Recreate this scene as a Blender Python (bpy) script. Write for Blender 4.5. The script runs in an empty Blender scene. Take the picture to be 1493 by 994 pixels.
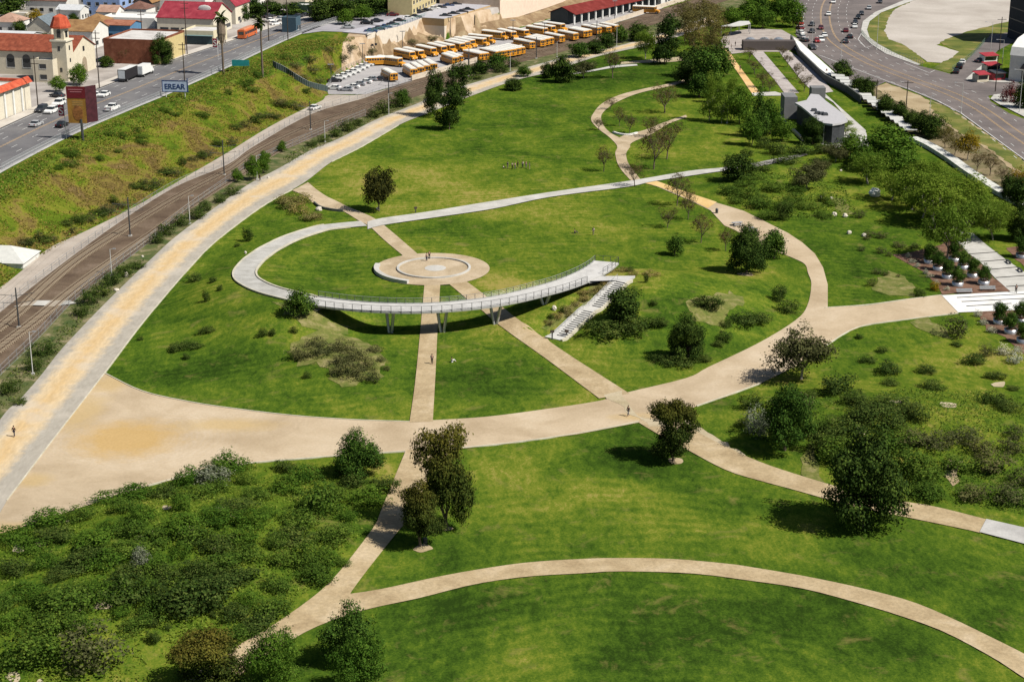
import bpy, bmesh, math, random
import numpy as np
from mathutils import Vector, geometry
# ---------------------------------------------------------------- camera, sky, sun
S = bpy.context.scene
COL = S.collection
CAM_H, FPX, TILT = 93.0, 2500.0, math.radians(18.5)
cam = bpy.data.objects.new('camera', bpy.data.cameras.new('camera')); COL.objects.link(cam)
cam.location = (0, 0, CAM_H); cam.rotation_euler = (math.radians(90) - TILT, 0, 0)
cam.data.sensor_width = 36; cam.data.lens = 36 * FPX / 1493; cam.data.clip_start = 1; cam.data.clip_end = 9000
S.camera = cam
W = bpy.data.worlds.new('World'); S.world = W; W.use_nodes = True
SUN_EL, SUN_AZ = math.radians(50), math.atan2(0.91, -0.41)     # azimuth from +Y clockwise
sky = W.node_tree.nodes.new('ShaderNodeTexSky'); sky.sky_type = 'NISHITA'; sky.sun_disc = False
sky.sun_elevation = SUN_EL; sky.sun_rotation = SUN_AZ
W.node_tree.links.new(sky.outputs[0], W.node_tree.nodes['Background'].inputs[0])
W.node_tree.nodes['Background'].inputs[1].default_value = 0.05
sd = bpy.data.lights.new('sun', 'SUN'); sd.energy = 5.0; sd.angle = math.radians(0.5); sd.color = (1, .95, .86)
sun = bpy.data.objects.new('sun', sd); COL.objects.link(sun)
sv = Vector((math.sin(SUN_AZ) * math.cos(SUN_EL), math.cos(SUN_AZ) * math.cos(SUN_EL), math.sin(SUN_EL)))
sun.rotation_euler = sv.to_track_quat('Z', 'Y').to_euler(); sun.location = (100, 0, 300)
S.view_settings.view_transform = 'Standard'; S.view_settings.look = 'None'
S.view_settings.exposure = 0.34; S.view_settings.gamma = 1
S.render.engine = 'CYCLES'; S.cycles.max_bounces = 5; S.cycles.diffuse_bounces = 1; S.cycles.transparent_max_bounces = 6
R = random.Random(11)
# ---------------------------------------------------------------- terrain height
ct, st = math.cos(TILT), math.sin(TILT)
def P0(px, py, z=0.0):
    u = (px - 746.5) / FPX; v = (py - 497) / FPX
    D = (CAM_H - z) / (st + v * ct)
    return (u * D, D * (ct - v * st))
CX, CY = P0(632, 392.5)
SH = 8.0
BX, BY = CX, CY - 4.0            # centre of the curved ramp and footbridge
ZR_A = [100, 112, 125, 150, 165, 180, 195, 205, 215, 225, 240, 260, 275, 300, 320, 345]
ZR_Z = [0, 0, .1, .5, .9, 1.3, 2.1, 2.8, 3.3, 3.75, 4.2, 4.5, 4.7, 5.1, 5.3, 5.45]
RC_A = [100, 112, 125, 135, 150, 163, 175, 190, 215, 270, 290, 306, 325, 345]
RC_R = [42, 42, 42.7, 40.6, 37.9, 36.3, 35.8, 35.9, 36.0, 36.3, 35.7, 34.6, 34.4, 34.6]
def rcen(a): return np.interp(a, RC_A, RC_R)
def zr(a): return np.interp(a, ZR_A, ZR_Z)
toe_px = [(-400, 640), (-60, 440), (35, 385), (70, 362), (130, 333), (200, 298), (270, 258), (330, 222), (390, 185), (440, 160), (468, 146), (478, 136),
          (473, 124), (500, 105), (530, 92), (560, 83), (585, 77), (650, 63), (700, 54), (745, 45), (800, 28), (900, -4), (1000, -34)]
top_px = [(-400, 460), (-200, 366), (-60, 298), (0, 268), (99, 214), (178, 180), (234, 155), (300, 126), (331, 117), (390, 104), (425, 88), (480, 70),
          (530, 54), (625, 26), (650, 30), (728, 11), (745, -1), (830, -25), (960, -55)]
toe = [P0(x, y, 0) for x, y in toe_px]; top = [P0(x, y, SH) for x, y in top_px]
low_poly = toe + [(toe[-1][0] + 100, 4000), (6000, 4000), (6000, -500), (toe[0][0], -500)]
high_poly = top + [(top[-1][0] + 60, 4000), (-6000, 4000), (-6000, -500), (top[0][0], -500)]
def inpoly(X, Y, poly):
    ins = np.zeros(X.shape, bool); n = len(poly)
    for i in range(n):
        x1, y1 = poly[i]; x2, y2 = poly[(i + 1) % n]
        if y1 == y2: continue
        c = ((y1 > Y) != (y2 > Y)) & (X < (x2 - x1) * (Y - y1) / (y2 - y1) + x1)
        ins ^= c
    return ins
def dist(X, Y, line):
    d = np.full(X.shape, 1e9)
    for (x1, y1), (x2, y2) in zip(line[:-1], line[1:]):
        dx, dy = x2 - x1, y2 - y1
        t = np.clip(((X - x1) * dx + (Y - y1) * dy) / (dx * dx + dy * dy), 0, 1)
        d = np.minimum(d, np.hypot(X - x1 - t * dx, Y - y1 - t * dy))
    return d
def ss(x, a, b):
    t = np.clip((x - a) / (b - a), 0, 1); return t * t * (3 - 2 * t)
WALLX = P0(536, 69, 4)[0]
MR = P0(928, 410, 5)
humps = [(P0(190, 800), 20, 13, 2.6), (P0(330, 770), 12, 9, 1.2), (P0(90, 920), 14, 10, 1.6), (P0(1280, 610), 20, 14, 2.2), (P0(1420, 660), 16, 14, 1.6),
         (P0(500, 530), 9, 9, 1.2), (P0(1120, 275), 12, 22, 1.6), (P0(430, 295), 6, 12, 1.0), (P0(820, 270), 30, 30, .0)]
ST_B, ST_T = P0(805, 493, .15), P0(908, 406, 5.2)
ST_L = math.hypot(ST_T[0] - ST_B[0], ST_T[1] - ST_B[1]); ST_D = ((ST_T[0] - ST_B[0]) / ST_L, (ST_T[1] - ST_B[1]) / ST_L)
def stair_h(f): return .15 + 5.05 * np.interp(f, [0, .08, .47, .57, .94, 1], [0, 0, .47, .47, 1, 1])
def hn(X, Y):
    X = np.asarray(X, float); Y = np.asarray(Y, float)
    dx, dy = X - BX, Y - BY; a = np.degrees(np.arctan2(dy, dx)) % 360; r = np.hypot(dx, dy) - rcen(a) + 36.4; rp = np.hypot(X - CX, Y - CY)
    z = zr(a)
    wo = np.interp(a, [100, 150, 180, 215, 250, 300], [10, 8, 7, 20, 24, 24])
    rad = np.where(r < 33.9, ss(r, 19, 33.9), np.where(r > 38.9, 1 - ss(r, 38.9, 38.9 + wo), 1)) * np.where(r < 33.9, ss(rp, 12, 20), 1)
    win = ss(a, 100, 118) * (1 - ss(a, 233, 256))
    h = z * rad * win
    mr = 5.15 * np.exp(-(((X - MR[0]) / 21) ** 2 + ((Y - MR[1]) / 17) ** 4 * .5 + ((Y - MR[1]) / 24) ** 2 * .6)) * ss(rp, 22, 33) * (1 - ss(dist(X, Y, ring_in), 10, -2))
    h = np.maximum(h, mr)
    sx_ = X - ST_B[0]; sy_ = Y - ST_B[1]; s_ = sx_ * ST_D[0] + sy_ * ST_D[1]; c_ = np.abs(sx_ * ST_D[1] - sy_ * ST_D[0] - .3)
    w_ = (1 - ss(c_, 2.2, 6.5)) * ss(s_, -2.5, .5) * (1 - ss(s_, ST_L + 2, ST_L + 8)); h = h * (1 - w_) + (stair_h(s_ / ST_L) - .38) * w_
    for (hx, hy), sx, sy, hh in humps:
        h = h + hh * np.exp(-(((X - hx) / sx) ** 2 + ((Y - hy) / sy) ** 2))
    # embankment up to the street
    far = (X < 150)
    e = np.zeros_like(h)
    lo = inpoly(X, Y, low_poly); hi = inpoly(X, Y, high_poly)
    mid = ~lo & ~hi
    dt = dist(X, Y, toe); du = dist(X, Y, top)
    f = dt / (dt + du + 1e-6)
    e = np.where(hi, SH, np.where(mid, SH * (f * .75 + .25 * f * f * (3 - 2 * f)) + .35 * np.sin(X * .5) * np.sin(Y * .37) * np.sin(np.clip(f, 0, 1) * math.pi), 0))
    e = np.where(mid, e * (1 - .48 * ss(X, WALLX - 8, WALLX + 3) * (Y > 450)), e)
    return np.where(lo, h, e)
ring_in = [P0(x, y) for x, y in [(873.5, 585), (914, 572), (1000, 551.5), (1033, 535), (1107, 500), (1160, 467), (1177, 446), (1183, 415), (1174, 386), (1132, 367), (1060, 330)]]
def H(x, y): return float(hn(np.array([x]), np.array([y]))[0])
_zs = np.linspace(14, -1.0, 181)
def PX(px, py, dz=0.0):
    """photo pixel -> point where that sight line meets the terrain (raised by dz)"""
    u = (px - 746.5) / FPX; v = (py - 497) / FPX
    D = (CAM_H - _zs) / (st + v * ct)
    xs = u * D; ys = D * (ct - v * st); hh = hn(xs, ys) + dz
    k = int(np.argmax(hh >= _zs))
    if k == 0: k = 1
    z0, z1 = _zs[k - 1], _zs[k]; g0, g1 = z0 - hh[k - 1], z1 - hh[k]
    t = g0 / (g0 - g1) if g0 != g1 else 0
    return Vector((xs[k - 1] + t * (xs[k] - xs[k - 1]), ys[k - 1] + t * (ys[k] - ys[k - 1]), z0 + t * (z1 - z0)))
def PZ(px, py, z): p = P0(px, py, z); return Vector((p[0], p[1], z))
def mpp(p):                      # metres per photo pixel at a world point
    return (p[1] * ct + (CAM_H - p[2]) * st) / FPX
# ---------------------------------------------------------------- materials
MATS = {}
def lin(c): return tuple(((x / 255) / 12.92 if x / 255 < .04045 else ((x / 255 + .055) / 1.055) ** 2.4) for x in c)
def base_mat(name, rough=.9, spec=.25, metal=0):
    m = bpy.data.materials.new(name); m.use_nodes = True
    b = m.node_tree.nodes['Principled BSDF']
    b.inputs['Roughness'].default_value = rough; b.inputs['Specular IOR Level'].default_value = spec; b.inputs['Metallic'].default_value = metal
    return m, m.node_tree, b
def nz(nt, scale, detail=4, rough=.55, vec=None, dist=0.0):
    n = nt.nodes.new('ShaderNodeTexNoise'); n.inputs['Scale'].default_value = scale; n.inputs['Detail'].default_value = detail
    n.inputs['Roughness'].default_value = rough; n.inputs['Distortion'].default_value = dist
    if vec: nt.links.new(vec, n.inputs['Vector'])
    return n
def ramp(nt, fac, stops):
    r = nt.nodes.new('ShaderNodeValToRGB'); e = r.color_ramp.elements
    while len(e) < len(stops): e.new(.5)
    for i, (p, c) in enumerate(stops): e[i].position = p; e[i].color = (*c[:3], 1) if hasattr(c, '__len__') else (c, c, c, 1)
    nt.links.new(fac, r.inputs[0]); return r.outputs[0]
def mix(nt, fac, a, b, mode='MIX'):
    m = nt.nodes.new('ShaderNodeMix'); m.data_type = 'RGBA'; m.blend_type = mode
    for s, v in ((0, fac), (6, a), (7, b)):
        if hasattr(v, 'links') or hasattr(v, 'is_linked'): nt.links.new(v, m.inputs[s])
        elif s == 0: m.inputs[0].default_value = v
        else: m.inputs[s].default_value = (*v[:3], 1)
    return m.outputs[2]
def coord(nt, out='Object'): return nt.nodes.new('ShaderNodeTexCoord').outputs[out]
def mapping(nt, vec, scale=(1, 1, 1), rot=(0, 0, 0)):
    m = nt.nodes.new('ShaderNodeMapping'); nt.links.new(vec, m.inputs[0]); m.inputs['Scale'].default_value = scale; m.inputs['Rotation'].default_value = rot
    return m.outputs[0]
def attr(nt, name, out='Fac'):
    a = nt.nodes.new('ShaderNodeAttribute'); a.attribute_name = name; return a.outputs[out]
def bump(nt, b, h, strength=.5, d=.1):
    n = nt.nodes.new('ShaderNodeBump'); n.inputs['Strength'].default_value = strength; n.inputs['Distance'].default_value = d
    nt.links.new(h, n.inputs['Height']); nt.links.new(n.outputs[0], b.inputs['Normal'])
def surf(name, a, b_, c=None, scale=.12, fine=4.0, rough=.9, famt=.25, spec=.2, bmp=.3, metal=0):
    """surface colour drifting between tones at two scales; a,b,c are linear colours"""
    if name in MATS: return MATS[name]
    m, nt, b = base_mat(name, rough, spec, metal)
    co = coord(nt)
    n1 = nz(nt, scale, 6, .6, co, .4)
    col = ramp(nt, n1.outputs[0], [(.33, a), (.52, b_), (.7, c or b_)])
    n2 = nz(nt, fine, 5, .7, co)
    v = ramp(nt, n2.outputs[0], [(.3, (1 - famt,) * 3), (.7, (1 + famt * .4,) * 3)])
    col = mix(nt, 1.0, col, v, 'MULTIPLY')
    nt.links.new(col, b.inputs['Base Color'])
    if bmp: bump(nt, b, n2.outputs[0], bmp, .08)
    MATS[name] = m; return m
def plain(name, c, rough=.6, metal=0, var=.12, spec=.3, scale=1.2):
    if name in MATS: return MATS[name]
    m, nt, b = base_mat(name, rough, spec, metal)
    n = nz(nt, scale, 5, .65, coord(nt))
    v = ramp(nt, n.outputs[0], [(.3, tuple(x * (1 - var) for x in c)), (.7, tuple(min(1, x * (1 + var)) for x in c))])
    nt.links.new(v, b.inputs['Base Color']); MATS[name] = m; return m
def leaf(name, dark, midc, light, top=None, trans=.25):
    """leaf colours vary from leaf to leaf, clump to clump and plant to plant"""
    if name in MATS: return MATS[name]
    m, nt, b = base_mat(name, .8, .03)
    g = nt.nodes.new('ShaderNodeNewGeometry'); oi = nt.nodes.new('ShaderNodeObjectInfo')
    cl = attr(nt, 'clump')
    s = nt.nodes.new('ShaderNodeMath'); s.operation = 'MULTIPLY_ADD'; nt.links.new(g.outputs['Random Per Island'], s.inputs[0]); s.inputs[1].default_value = .5
    s2 = nt.nodes.new('ShaderNodeMath'); s2.operation = 'MULTIPLY'; nt.links.new(cl, s2.inputs[0]); s2.inputs[1].default_value = .5
    nt.links.new(s2.outputs[0], s.inputs[2])
    col = ramp(nt, s.outputs[0], [(.12, dark), (.5, midc), (.88, light)])
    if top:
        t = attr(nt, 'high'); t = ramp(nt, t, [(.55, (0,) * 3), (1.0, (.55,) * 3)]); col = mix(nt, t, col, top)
    v = ramp(nt, oi.outputs['Random'], [(0, (.8, .85, .8)), (1, (1.2, 1.12, 1.0))])
    col = mix(nt, 1.0, col, v, 'MULTIPLY')
    nt.links.new(col, b.inputs['Base Color'])
    tr = nt.nodes.new('ShaderNodeBsdfTranslucent'); nt.links.new(col, tr.inputs[0])
    mx = nt.nodes.new('ShaderNodeMixShader'); mx.inputs[0].default_value = trans
    nt.links.new(b.outputs[0], mx.inputs[1]); nt.links.new(tr.outputs[0], mx.inputs[2])
    nt.links.new(mx.outputs[0], nt.nodes['Material Output'].inputs[0])
    MATS[name] = m; return m
# ---------------------------------------------------------------- objects, labels
ORD = ['first', 'second', 'third', 'fourth', 'fifth', 'sixth', 'seventh', 'eighth', 'ninth', 'tenth', 'eleventh', 'twelfth']
REG = {}
def mesh(name, verts, faces, mats, smooth=False, fm=None):
    me = bpy.data.meshes.new(name); me.from_pydata([tuple(v) for v in verts], [], faces)
    for m in (mats if isinstance(mats, (list, tuple)) else [mats]): me.materials.append(m)
    if fm is not None: me.polygons.foreach_set('material_index', fm)
    if smooth: me.polygons.foreach_set('use_smooth', [True] * len(me.polygons))
    me.update(); return me
def ob(name, data, parent=None, loc=None, kind=None):
    o = bpy.data.objects.new(name, data); COL.objects.link(o)
    if parent: o.parent = parent
    if loc is not None: o.location = loc
    if kind: o['kind'] = kind
    return o
def tag(o, desc, cat, group=None, px=None):
    """group members get their place in the row added to the description at the end"""
    o['category'] = cat
    if group:
        o['group'] = group; REG.setdefault((group, desc), []).append((o, px if px else proj(o.location)))
    o['label'] = desc
    return o
def proj(p):
    D = p[1] * ct + (CAM_H - p[2]) * st
    return (746.5 + FPX * p[0] / D, 497 + FPX * ((CAM_H - p[2]) * ct - p[1] * st) / D)
def nth(k): return ORD[k] if k < 12 else f'{k + 1}th'
def finish_labels():
    for (g, d), L in REG.items():
        if len(L) == 1: continue
        if len(L) <= 9: rows = [L]
        else:
            L2 = sorted(L, key=lambda t: -t[1][1]); n = max(2, round(len(L) / 7)); k = math.ceil(len(L) / n)
            rows = [L2[i:i + k] for i in range(0, len(L2), k)]
        for ri, row in enumerate(rows):
            row = sorted(row, key=lambda t: t[1][0])
            for i, (o, _) in enumerate(row):
                s = 'leftmost' if i == 0 else ('rightmost' if i == len(row) - 1 else nth(i) + ' from left')
                if len(rows) > 1:
                    s += ', nearest row' if ri == 0 else (', farthest row' if ri == len(rows) - 1 else f', {nth(ri)} row back')
                o['label'] = d + ', ' + s
def empty(name, loc, rz=0, sc=None):
    o = bpy.data.objects.new(name, None); COL.objects.link(o); o.location = loc; o.rotation_euler[2] = rz; o.empty_display_size = .3
    if sc: o.scale = sc
    return o
def dup(root, loc, rz=0, sc=None):
    r = root.copy(); COL.objects.link(r); r.location = loc; r.rotation_euler[2] = rz
    if sc: r.scale = sc
    for k in ('label', 'group', 'category'):
        if k in r: del r[k]
    for ch in list(root.children):
        c = ch.copy(); COL.objects.link(c); c.parent = r
        for g in ch.children:
            d = g.copy(); COL.objects.link(d); d.parent = c
    return r
class MB:
    """collects simple solids into one mesh"""
    def __init__(s): s.v = []; s.f = []; s.m = []
    def add(s, vs, fs, mi=0):
        k = len(s.v); s.v += [tuple(v) for v in vs]; s.f += [tuple(i + k for i in f) for f in fs]; s.m += [mi] * len(fs); return s
    def box(s, x0, x1, y0, y1, z0, z1, mi=0, tx=0, ty=0):
        return s.add([(x0, y0, z0), (x1, y0, z0), (x1, y1, z0), (x0, y1, z0), (x0 + tx, y0 + ty, z1), (x1 - tx, y0 + ty, z1), (x1 - tx, y1 - ty, z1), (x0 + tx, y1 - ty, z1)],
                     [(0, 3, 2, 1), (4, 5, 6, 7), (0, 1, 5, 4), (1, 2, 6, 5), (2, 3, 7, 6), (3, 0, 4, 7)], mi)
    def tube(s, a, b, r0, r1=None, n=6, mi=0):
        a = Vector(a); b = Vector(b); d = (b - a)
        if d.length < 1e-6: return s
        q = d.to_track_quat('Z', 'Y'); r1 = r0 if r1 is None else r1
        vs = [a + q @ Vector((r0 * math.cos(2 * math.pi * i / n), r0 * math.sin(2 * math.pi * i / n), 0)) for i in range(n)]
        vs += [b + q @ Vector((r1 * math.cos(2 * math.pi * i / n), r1 * math.sin(2 * math.pi * i / n), 0)) for i in range(n)]
        fs = [(i, (i + 1) % n, n + (i + 1) % n, n + i) for i in range(n)] + [tuple(range(n - 1, -1, -1)), tuple(range(n, 2 * n))]
        return s.add(vs, fs, mi)
    def path(s, pts, r, n=5, mi=0):
        for a, b in zip(pts[:-1], pts[1:]): s.tube(a, b, r, n=n, mi=mi)
        return s
    def prism(s, prof, x0, x1, mi=0, axis='x'):
        n = len(prof)
        if axis == 'x': vs = [(x0, p, q) for p, q in prof] + [(x1, p, q) for p, q in prof]
        elif axis == 'y': vs = [(p, x0, q) for p, q in prof] + [(p, x1, q) for p, q in prof]
        else: vs = [(p, q, x0) for p, q in prof] + [(p, q, x1) for p, q in prof]
        return s.add(vs, [(i, (i + 1) % n, n + (i + 1) % n, n + i) for i in range(n)] + [tuple(range(n - 1, -1, -1)), tuple(range(n, 2 * n))], mi)
    def ball(s, c, rx, ry, rz, nu=8, nv=6, mi=0, jit=0, rr=R):
        vs = []; 
        for j in range(1, nv):
            for i in range(nu):
                th = math.pi * j / nv; ph = 2 * math.pi * i / nu; k = 1 + rr.uniform(-jit, jit)
                vs.append((c[0] + k * rx * math.sin(th) * math.cos(ph), c[1] + k * ry * math.sin(th) * math.sin(ph), c[2] + k * rz * math.cos(th)))
        t = len(vs); vs += [(c[0], c[1], c[2] + rz), (c[0], c[1], c[2] - rz)]
        fs = [(j * nu + i, (j + 1) * nu + i, (j + 1) * nu + (i + 1) % nu, j * nu + (i + 1) % nu) for j in range(nv - 2) for i in range(nu)]
        fs += [(t, i, (i + 1) % nu) for i in range(nu)] + [(t + 1, (nv - 2) * nu + (i + 1) % nu, (nv - 2) * nu + i) for i in range(nu)]
        return s.add(vs, fs, mi)
    def build(s, name, mats, parent=None, smooth=False, kind=None, loc=None):
        me = mesh(name, s.v, s.f, mats, smooth, s.m)
        bm = bmesh.new(); bm.from_mesh(me); bmesh.ops.recalc_face_normals(bm, faces=bm.faces); bm.to_mesh(me); bm.free()
        return ob(name, me, parent, loc, kind)
# ---------------------------------------------------------------- draped sheets
SHEETS = []
def dens(pts, s, closed=True):
    out = []; n = len(pts)
    for i in range(n if closed else n - 1):
        a = pts[i]; b = pts[(i + 1) % n]; L = math.hypot(b[0] - a[0], b[1] - a[1]); k = max(1, int(L / s))
        out += [(a[0] + (b[0] - a[0]) * j / k, a[1] + (b[1] - a[1]) * j / k) for j in range(k)]
    if not closed: out.append(tuple(pts[-1][:2]))
    return out
def crom(pts, k=5):
    """Catmull-Rom through pixel or world points"""
    P = [pts[0]] + list(pts) + [pts[-1]]; out = []
    for i in range(1, len(P) - 2):
        p0, p1, p2, p3 = P[i - 1:i + 3]
        for j in range(k):
            t = j / k
            out.append(tuple(.5 * (2 * p1[d] + (-p0[d] + p2[d]) * t + (2 * p0[d] - 5 * p1[d] + 4 * p2[d] - p3[d]) * t * t + (-p0[d] + 3 * p1[d] - 3 * p2[d] + p3[d]) * t ** 3) for d in range(2)))
    out.append(tuple(pts[-1][:2])); return out
def W2(pts): return [tuple(PX(x, y)[:2]) for x, y in pts]
def sheet(name, poly, mat, off=.05, step=2.2, rough=0.0, world=False, kind='structure', cut=True, parent=None):
    w = poly if world else W2(poly)
    w = dens(w, step)
    if rough:
        rr = random.Random(len(w)); ph = [rr.uniform(0, 6) for _ in range(4)]
        w = [(x + rough * (math.sin(.9 * y + ph[0]) + math.sin(2.3 * x + ph[1])) * .5 + rr.uniform(-.2, .2) * rough, y + rough * 1.6 * (math.sin(.8 * x + ph[2]) + math.sin(2.1 * y + ph[3])) * .5) for x, y in w]
    xs = [p[0] for p in w]; ys = [p[1] for p in w]
    gx, gy = np.meshgrid(np.arange(min(xs), max(xs), step), np.arange(min(ys), max(ys), step))
    gx = gx.ravel() + .01; gy = gy.ravel() + .013
    k = inpoly(gx, gy, w); gx, gy = gx[k], gy[k]
    if len(gx):
        k = dist(gx, gy, w + [w[0]]) > step * .35; gx, gy = gx[k], gy[k]
    vs = [Vector(p) for p in w] + [Vector((a, b)) for a, b in zip(gx, gy)]
    r = geometry.delaunay_2d_cdt(vs, [], [list(range(len(w)))], 1, 1e-4)
    V, F = r[0], r[2]
    X = np.array([v[0] for v in V]); Y = np.array([v[1] for v in V]); Z = hn(X, Y) + off
    o = ob(name, mesh(name, list(zip(X, Y, Z)), F, mat, True), parent, kind=kind)
    if cut: SHEETS.append((w, off))
    return o
def resamp(p, n):
    p = [Vector(q[:2]) for q in p]; d = [0]
    for a, b in zip(p[:-1], p[1:]): d.append(d[-1] + (b - a).length)
    t = np.linspace(0, d[-1], n)
    return list(zip(np.interp(t, d, [q[0] for q in p]), np.interp(t, d, [q[1] for q in p])))
def ribbon(name, A, B, mat, off=.06, n=None, m=6, world=False, kind='structure', cut=True):
    """a path between its two edges; UV: x along in metres, y across 0..1"""
    A = A if world else W2(crom(A)); B = B if world else W2(crom(B))
    L = sum(math.hypot(a[0] - b[0], a[1] - b[1]) for a, b in zip(A[:-1], A[1:]))
    n = n or max(6, int(L / 2)); A = resamp(A, n); B = resamp(B, n)
    X = np.array([[a[0] + (b[0] - a[0]) * j / m for j in range(m + 1)] for a, b in zip(A, B)]); Y = np.array([[a[1] + (b[1] - a[1]) * j / m for j in range(m + 1)] for a, b in zip(A, B)])
    Z = hn(X, Y) + off
    V = list(zip(X.ravel(), Y.ravel(), Z.ravel())); F = [(i * (m + 1) + j, i * (m + 1) + j + 1, (i + 1) * (m + 1) + j + 1, (i + 1) * (m + 1) + j) for i in range(n - 1) for j in range(m)]
    me = mesh(name, V, F, mat, True); uv = me.uv_layers.new(name='UVMap')
    for li, l in enumerate(me.loops):
        i, j = divmod(l.vertex_index, m + 1); uv.data[li].uv = (i * L / (n - 1), j / m)
    o = ob(name, me, kind=kind)
    if cut: SHEETS.append((A + B[::-1], off))
    return o
def offset_line(w, d):
    out = []
    for i, p in enumerate(w):
        a = w[max(0, i - 1)]; b = w[min(len(w) - 1, i + 1)]; t = Vector((b[0] - a[0], b[1] - a[1])); t.normalize()
        out.append((p[0] - t.y * d, p[1] + t.x * d))
    return out
def strip_mb(mb, w, width, off=.09, mi=0, h=0):
    """thin strip following a world line on the terrain (h>0 gives it height)"""
    w = dens(w, 2.0, False); L = offset_line(w, width / 2); Rr = offset_line(w, -width / 2)
    zl = hn(np.array([p[0] for p in w]), np.array([p[1] for p in w])) + off
    n = len(w); V = [(L[i][0], L[i][1], zl[i] + h) for i in range(n)] + [(Rr[i][0], Rr[i][1], zl[i] + h) for i in range(n)]
    F = [(i, i + 1, n + i + 1, n + i) for i in range(n - 1)]
    if h:
        V += [(x, y, zl[i % n] - .1) for i, (x, y, z) in enumerate(V)]
        F += [(i, i + 1, 2 * n + i + 1, 2 * n + i) for i in range(n - 1)] + [(n + i, n + i + 1, 3 * n + i + 1, 3 * n + i) for i in range(n - 1)]
        F += [(0, n, 3 * n, 2 * n), (n - 1, 2 * n - 1, 4 * n - 1, 3 * n - 1)]
    mb.add(V, F, mi)
def dashes(w, on, offl, start=0):
    w = dens(w, .5, False); out = []; k = int(start * 2); a = int(on * 2); b = int(offl * 2)
    while k + a < len(w): out.append(w[k:k + a + 1]); k += a + b
    return out
# ---------------------------------------------------------------- ground materials
def grass_mat():
    m, nt, b = base_mat('grass_ground', 1.0, .0)
    co = coord(nt); tone = attr(nt, 'tone'); z = attr(nt, 'zone', 'Color')
    sep = nt.nodes.new('ShaderNodeSeparateColor'); nt.links.new(z, sep.inputs[0])
    n1 = nz(nt, .055, 7, .62, co, .6); n2 = nz(nt, .35, 6, .7, mapping(nt, co, (1, .45, 1), (0, 0, .5)), .5); n3 = nz(nt, 3.0, 5, .75, co)
    def mth(op, a, b_, c=None):
        n = nt.nodes.new('ShaderNodeMath'); n.operation = op
        for i, v in enumerate((a, b_, c)):
            if v is None: continue
            if isinstance(v, (int, float)): n.inputs[i].default_value = v
            else: nt.links.new(v, n.inputs[i])
        return n.outputs[0]
    # faint mower tracks
    w = nt.nodes.new('ShaderNodeTexWave'); w.inputs['Scale'].default_value = .42; w.inputs['Distortion'].default_value = 3.2; w.inputs['Detail'].default_value = 3; w.inputs['Detail Scale'].default_value = .25
    nt.links.new(mapping(nt, co, (1, 1, 1), (0, 0, 1.25)), w.inputs['Vector'])
    t = mth('MULTIPLY_ADD', n1.outputs[0], 1.25, -.625)
    t = mth('ADD', t, mth('MULTIPLY_ADD', n2.outputs[0], .8, -.40))
    t = mth('ADD', t, mth('MULTIPLY_ADD', n3.outputs[0], 1.0, -.5))
    n4 = nz(nt, 1.1, 6, .75, mapping(nt, co, (1, .5, 1), (0, 0, 1.1)), .3); t = mth('ADD', t, mth('MULTIPLY_ADD', n4.outputs[0], .95, -.475))
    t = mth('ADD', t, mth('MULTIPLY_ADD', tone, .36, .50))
    g = ramp(nt, t, [(.05, (.024, .052, .008)), (.30, (.046, .092, .011)), (.50, (.080, .130, .013)), (.72, (.150, .180, .024)), (1.0, (.27, .23, .07))])
    # mower tracks following the lower arc, threadbare brown spots
    wr = nt.nodes.new('ShaderNodeTexWave'); wr.wave_type = 'RINGS'; wr.rings_direction = 'Z'; wr.inputs['Scale'].default_value = .13; wr.inputs['Distortion'].default_value = 11; wr.inputs['Detail'].default_value = 4; wr.inputs['Detail Scale'].default_value = .5
    mp_ = nt.nodes.new('ShaderNodeMapping'); nt.links.new(co, mp_.inputs[0]); mp_.inputs['Location'].default_value = (-ARC[0], -ARC[1], 0); nt.links.new(mp_.outputs[0], wr.inputs['Vector'])
    nb = nz(nt, .04, 4, .6, co, 1.5); t = mth('ADD', t, mth('MULTIPLY', mth('MULTIPLY_ADD', wr.outputs['Fac'], .15, -.075), ramp(nt, nb.outputs[0], [(.42, (0,) * 3), (.62, (1,) * 3)])))
    g = ramp(nt, t, [(.05, (.019, .040, .006)), (.30, (.040, .080, .009)), (.52, (.073, .120, .012)), (.76, (.140, .168, .020)), (1.0, (.26, .22, .06))])
    nd = nz(nt, .23, 7, .72, co, .5); g = mix(nt, ramp(nt, nd.outputs[0], [(.56, (0,) * 3), (.70, (.55,) * 3)]), g, (.20, .165, .055))
    # embankment scrub
    e1 = nz(nt, .10, 7, .7, mapping(nt, co, (1, .7, 1), (0, 0, .3)), .8)
    e = ramp(nt, e1.outputs[0], [(.26, (.03, .045, .012)), (.42, (.085, .135, .012)), (.50, (.16, .175, .022)), (.55, (.19, .15, .04)), (.62, (.12, .085, .03)), (.75, (.30, .21, .10))])
    e = mix(nt, 1, e, ramp(nt, n3.outputs[0], [(.3, (.5,) * 3), (.7, (1.15,) * 3)]), 'MULTIPLY')
    u = ramp(nt, nz(nt, .09, 6, .6, co).outputs[0], [(.35, (.26, .235, .215)), (.5, (.34, .31, .285)), (.65, (.43, .40, .37))])
    s = ramp(nt, nz(nt, .2, 6, .65, co).outputs[0], [(.3, (.27, .18, .11)), (.5, (.40, .30, .20)), (.7, (.50, .40, .30))])
    def soft(ch):
        return ramp(nt, mth('ADD', sep.outputs[ch], mth('MULTIPLY_ADD', n2.outputs[0], .7, -.35)), [(.42, (0,) * 3), (.58, (1,) * 3)])
    col = mix(nt, soft(0), g, e); col = mix(nt, soft(1), col, u); col = mix(nt, soft(2), col, s)
    nt.links.new(col, b.inputs['Base Color']); bump(nt, b, n3.outputs[0], .35, .12)
    return m
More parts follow.
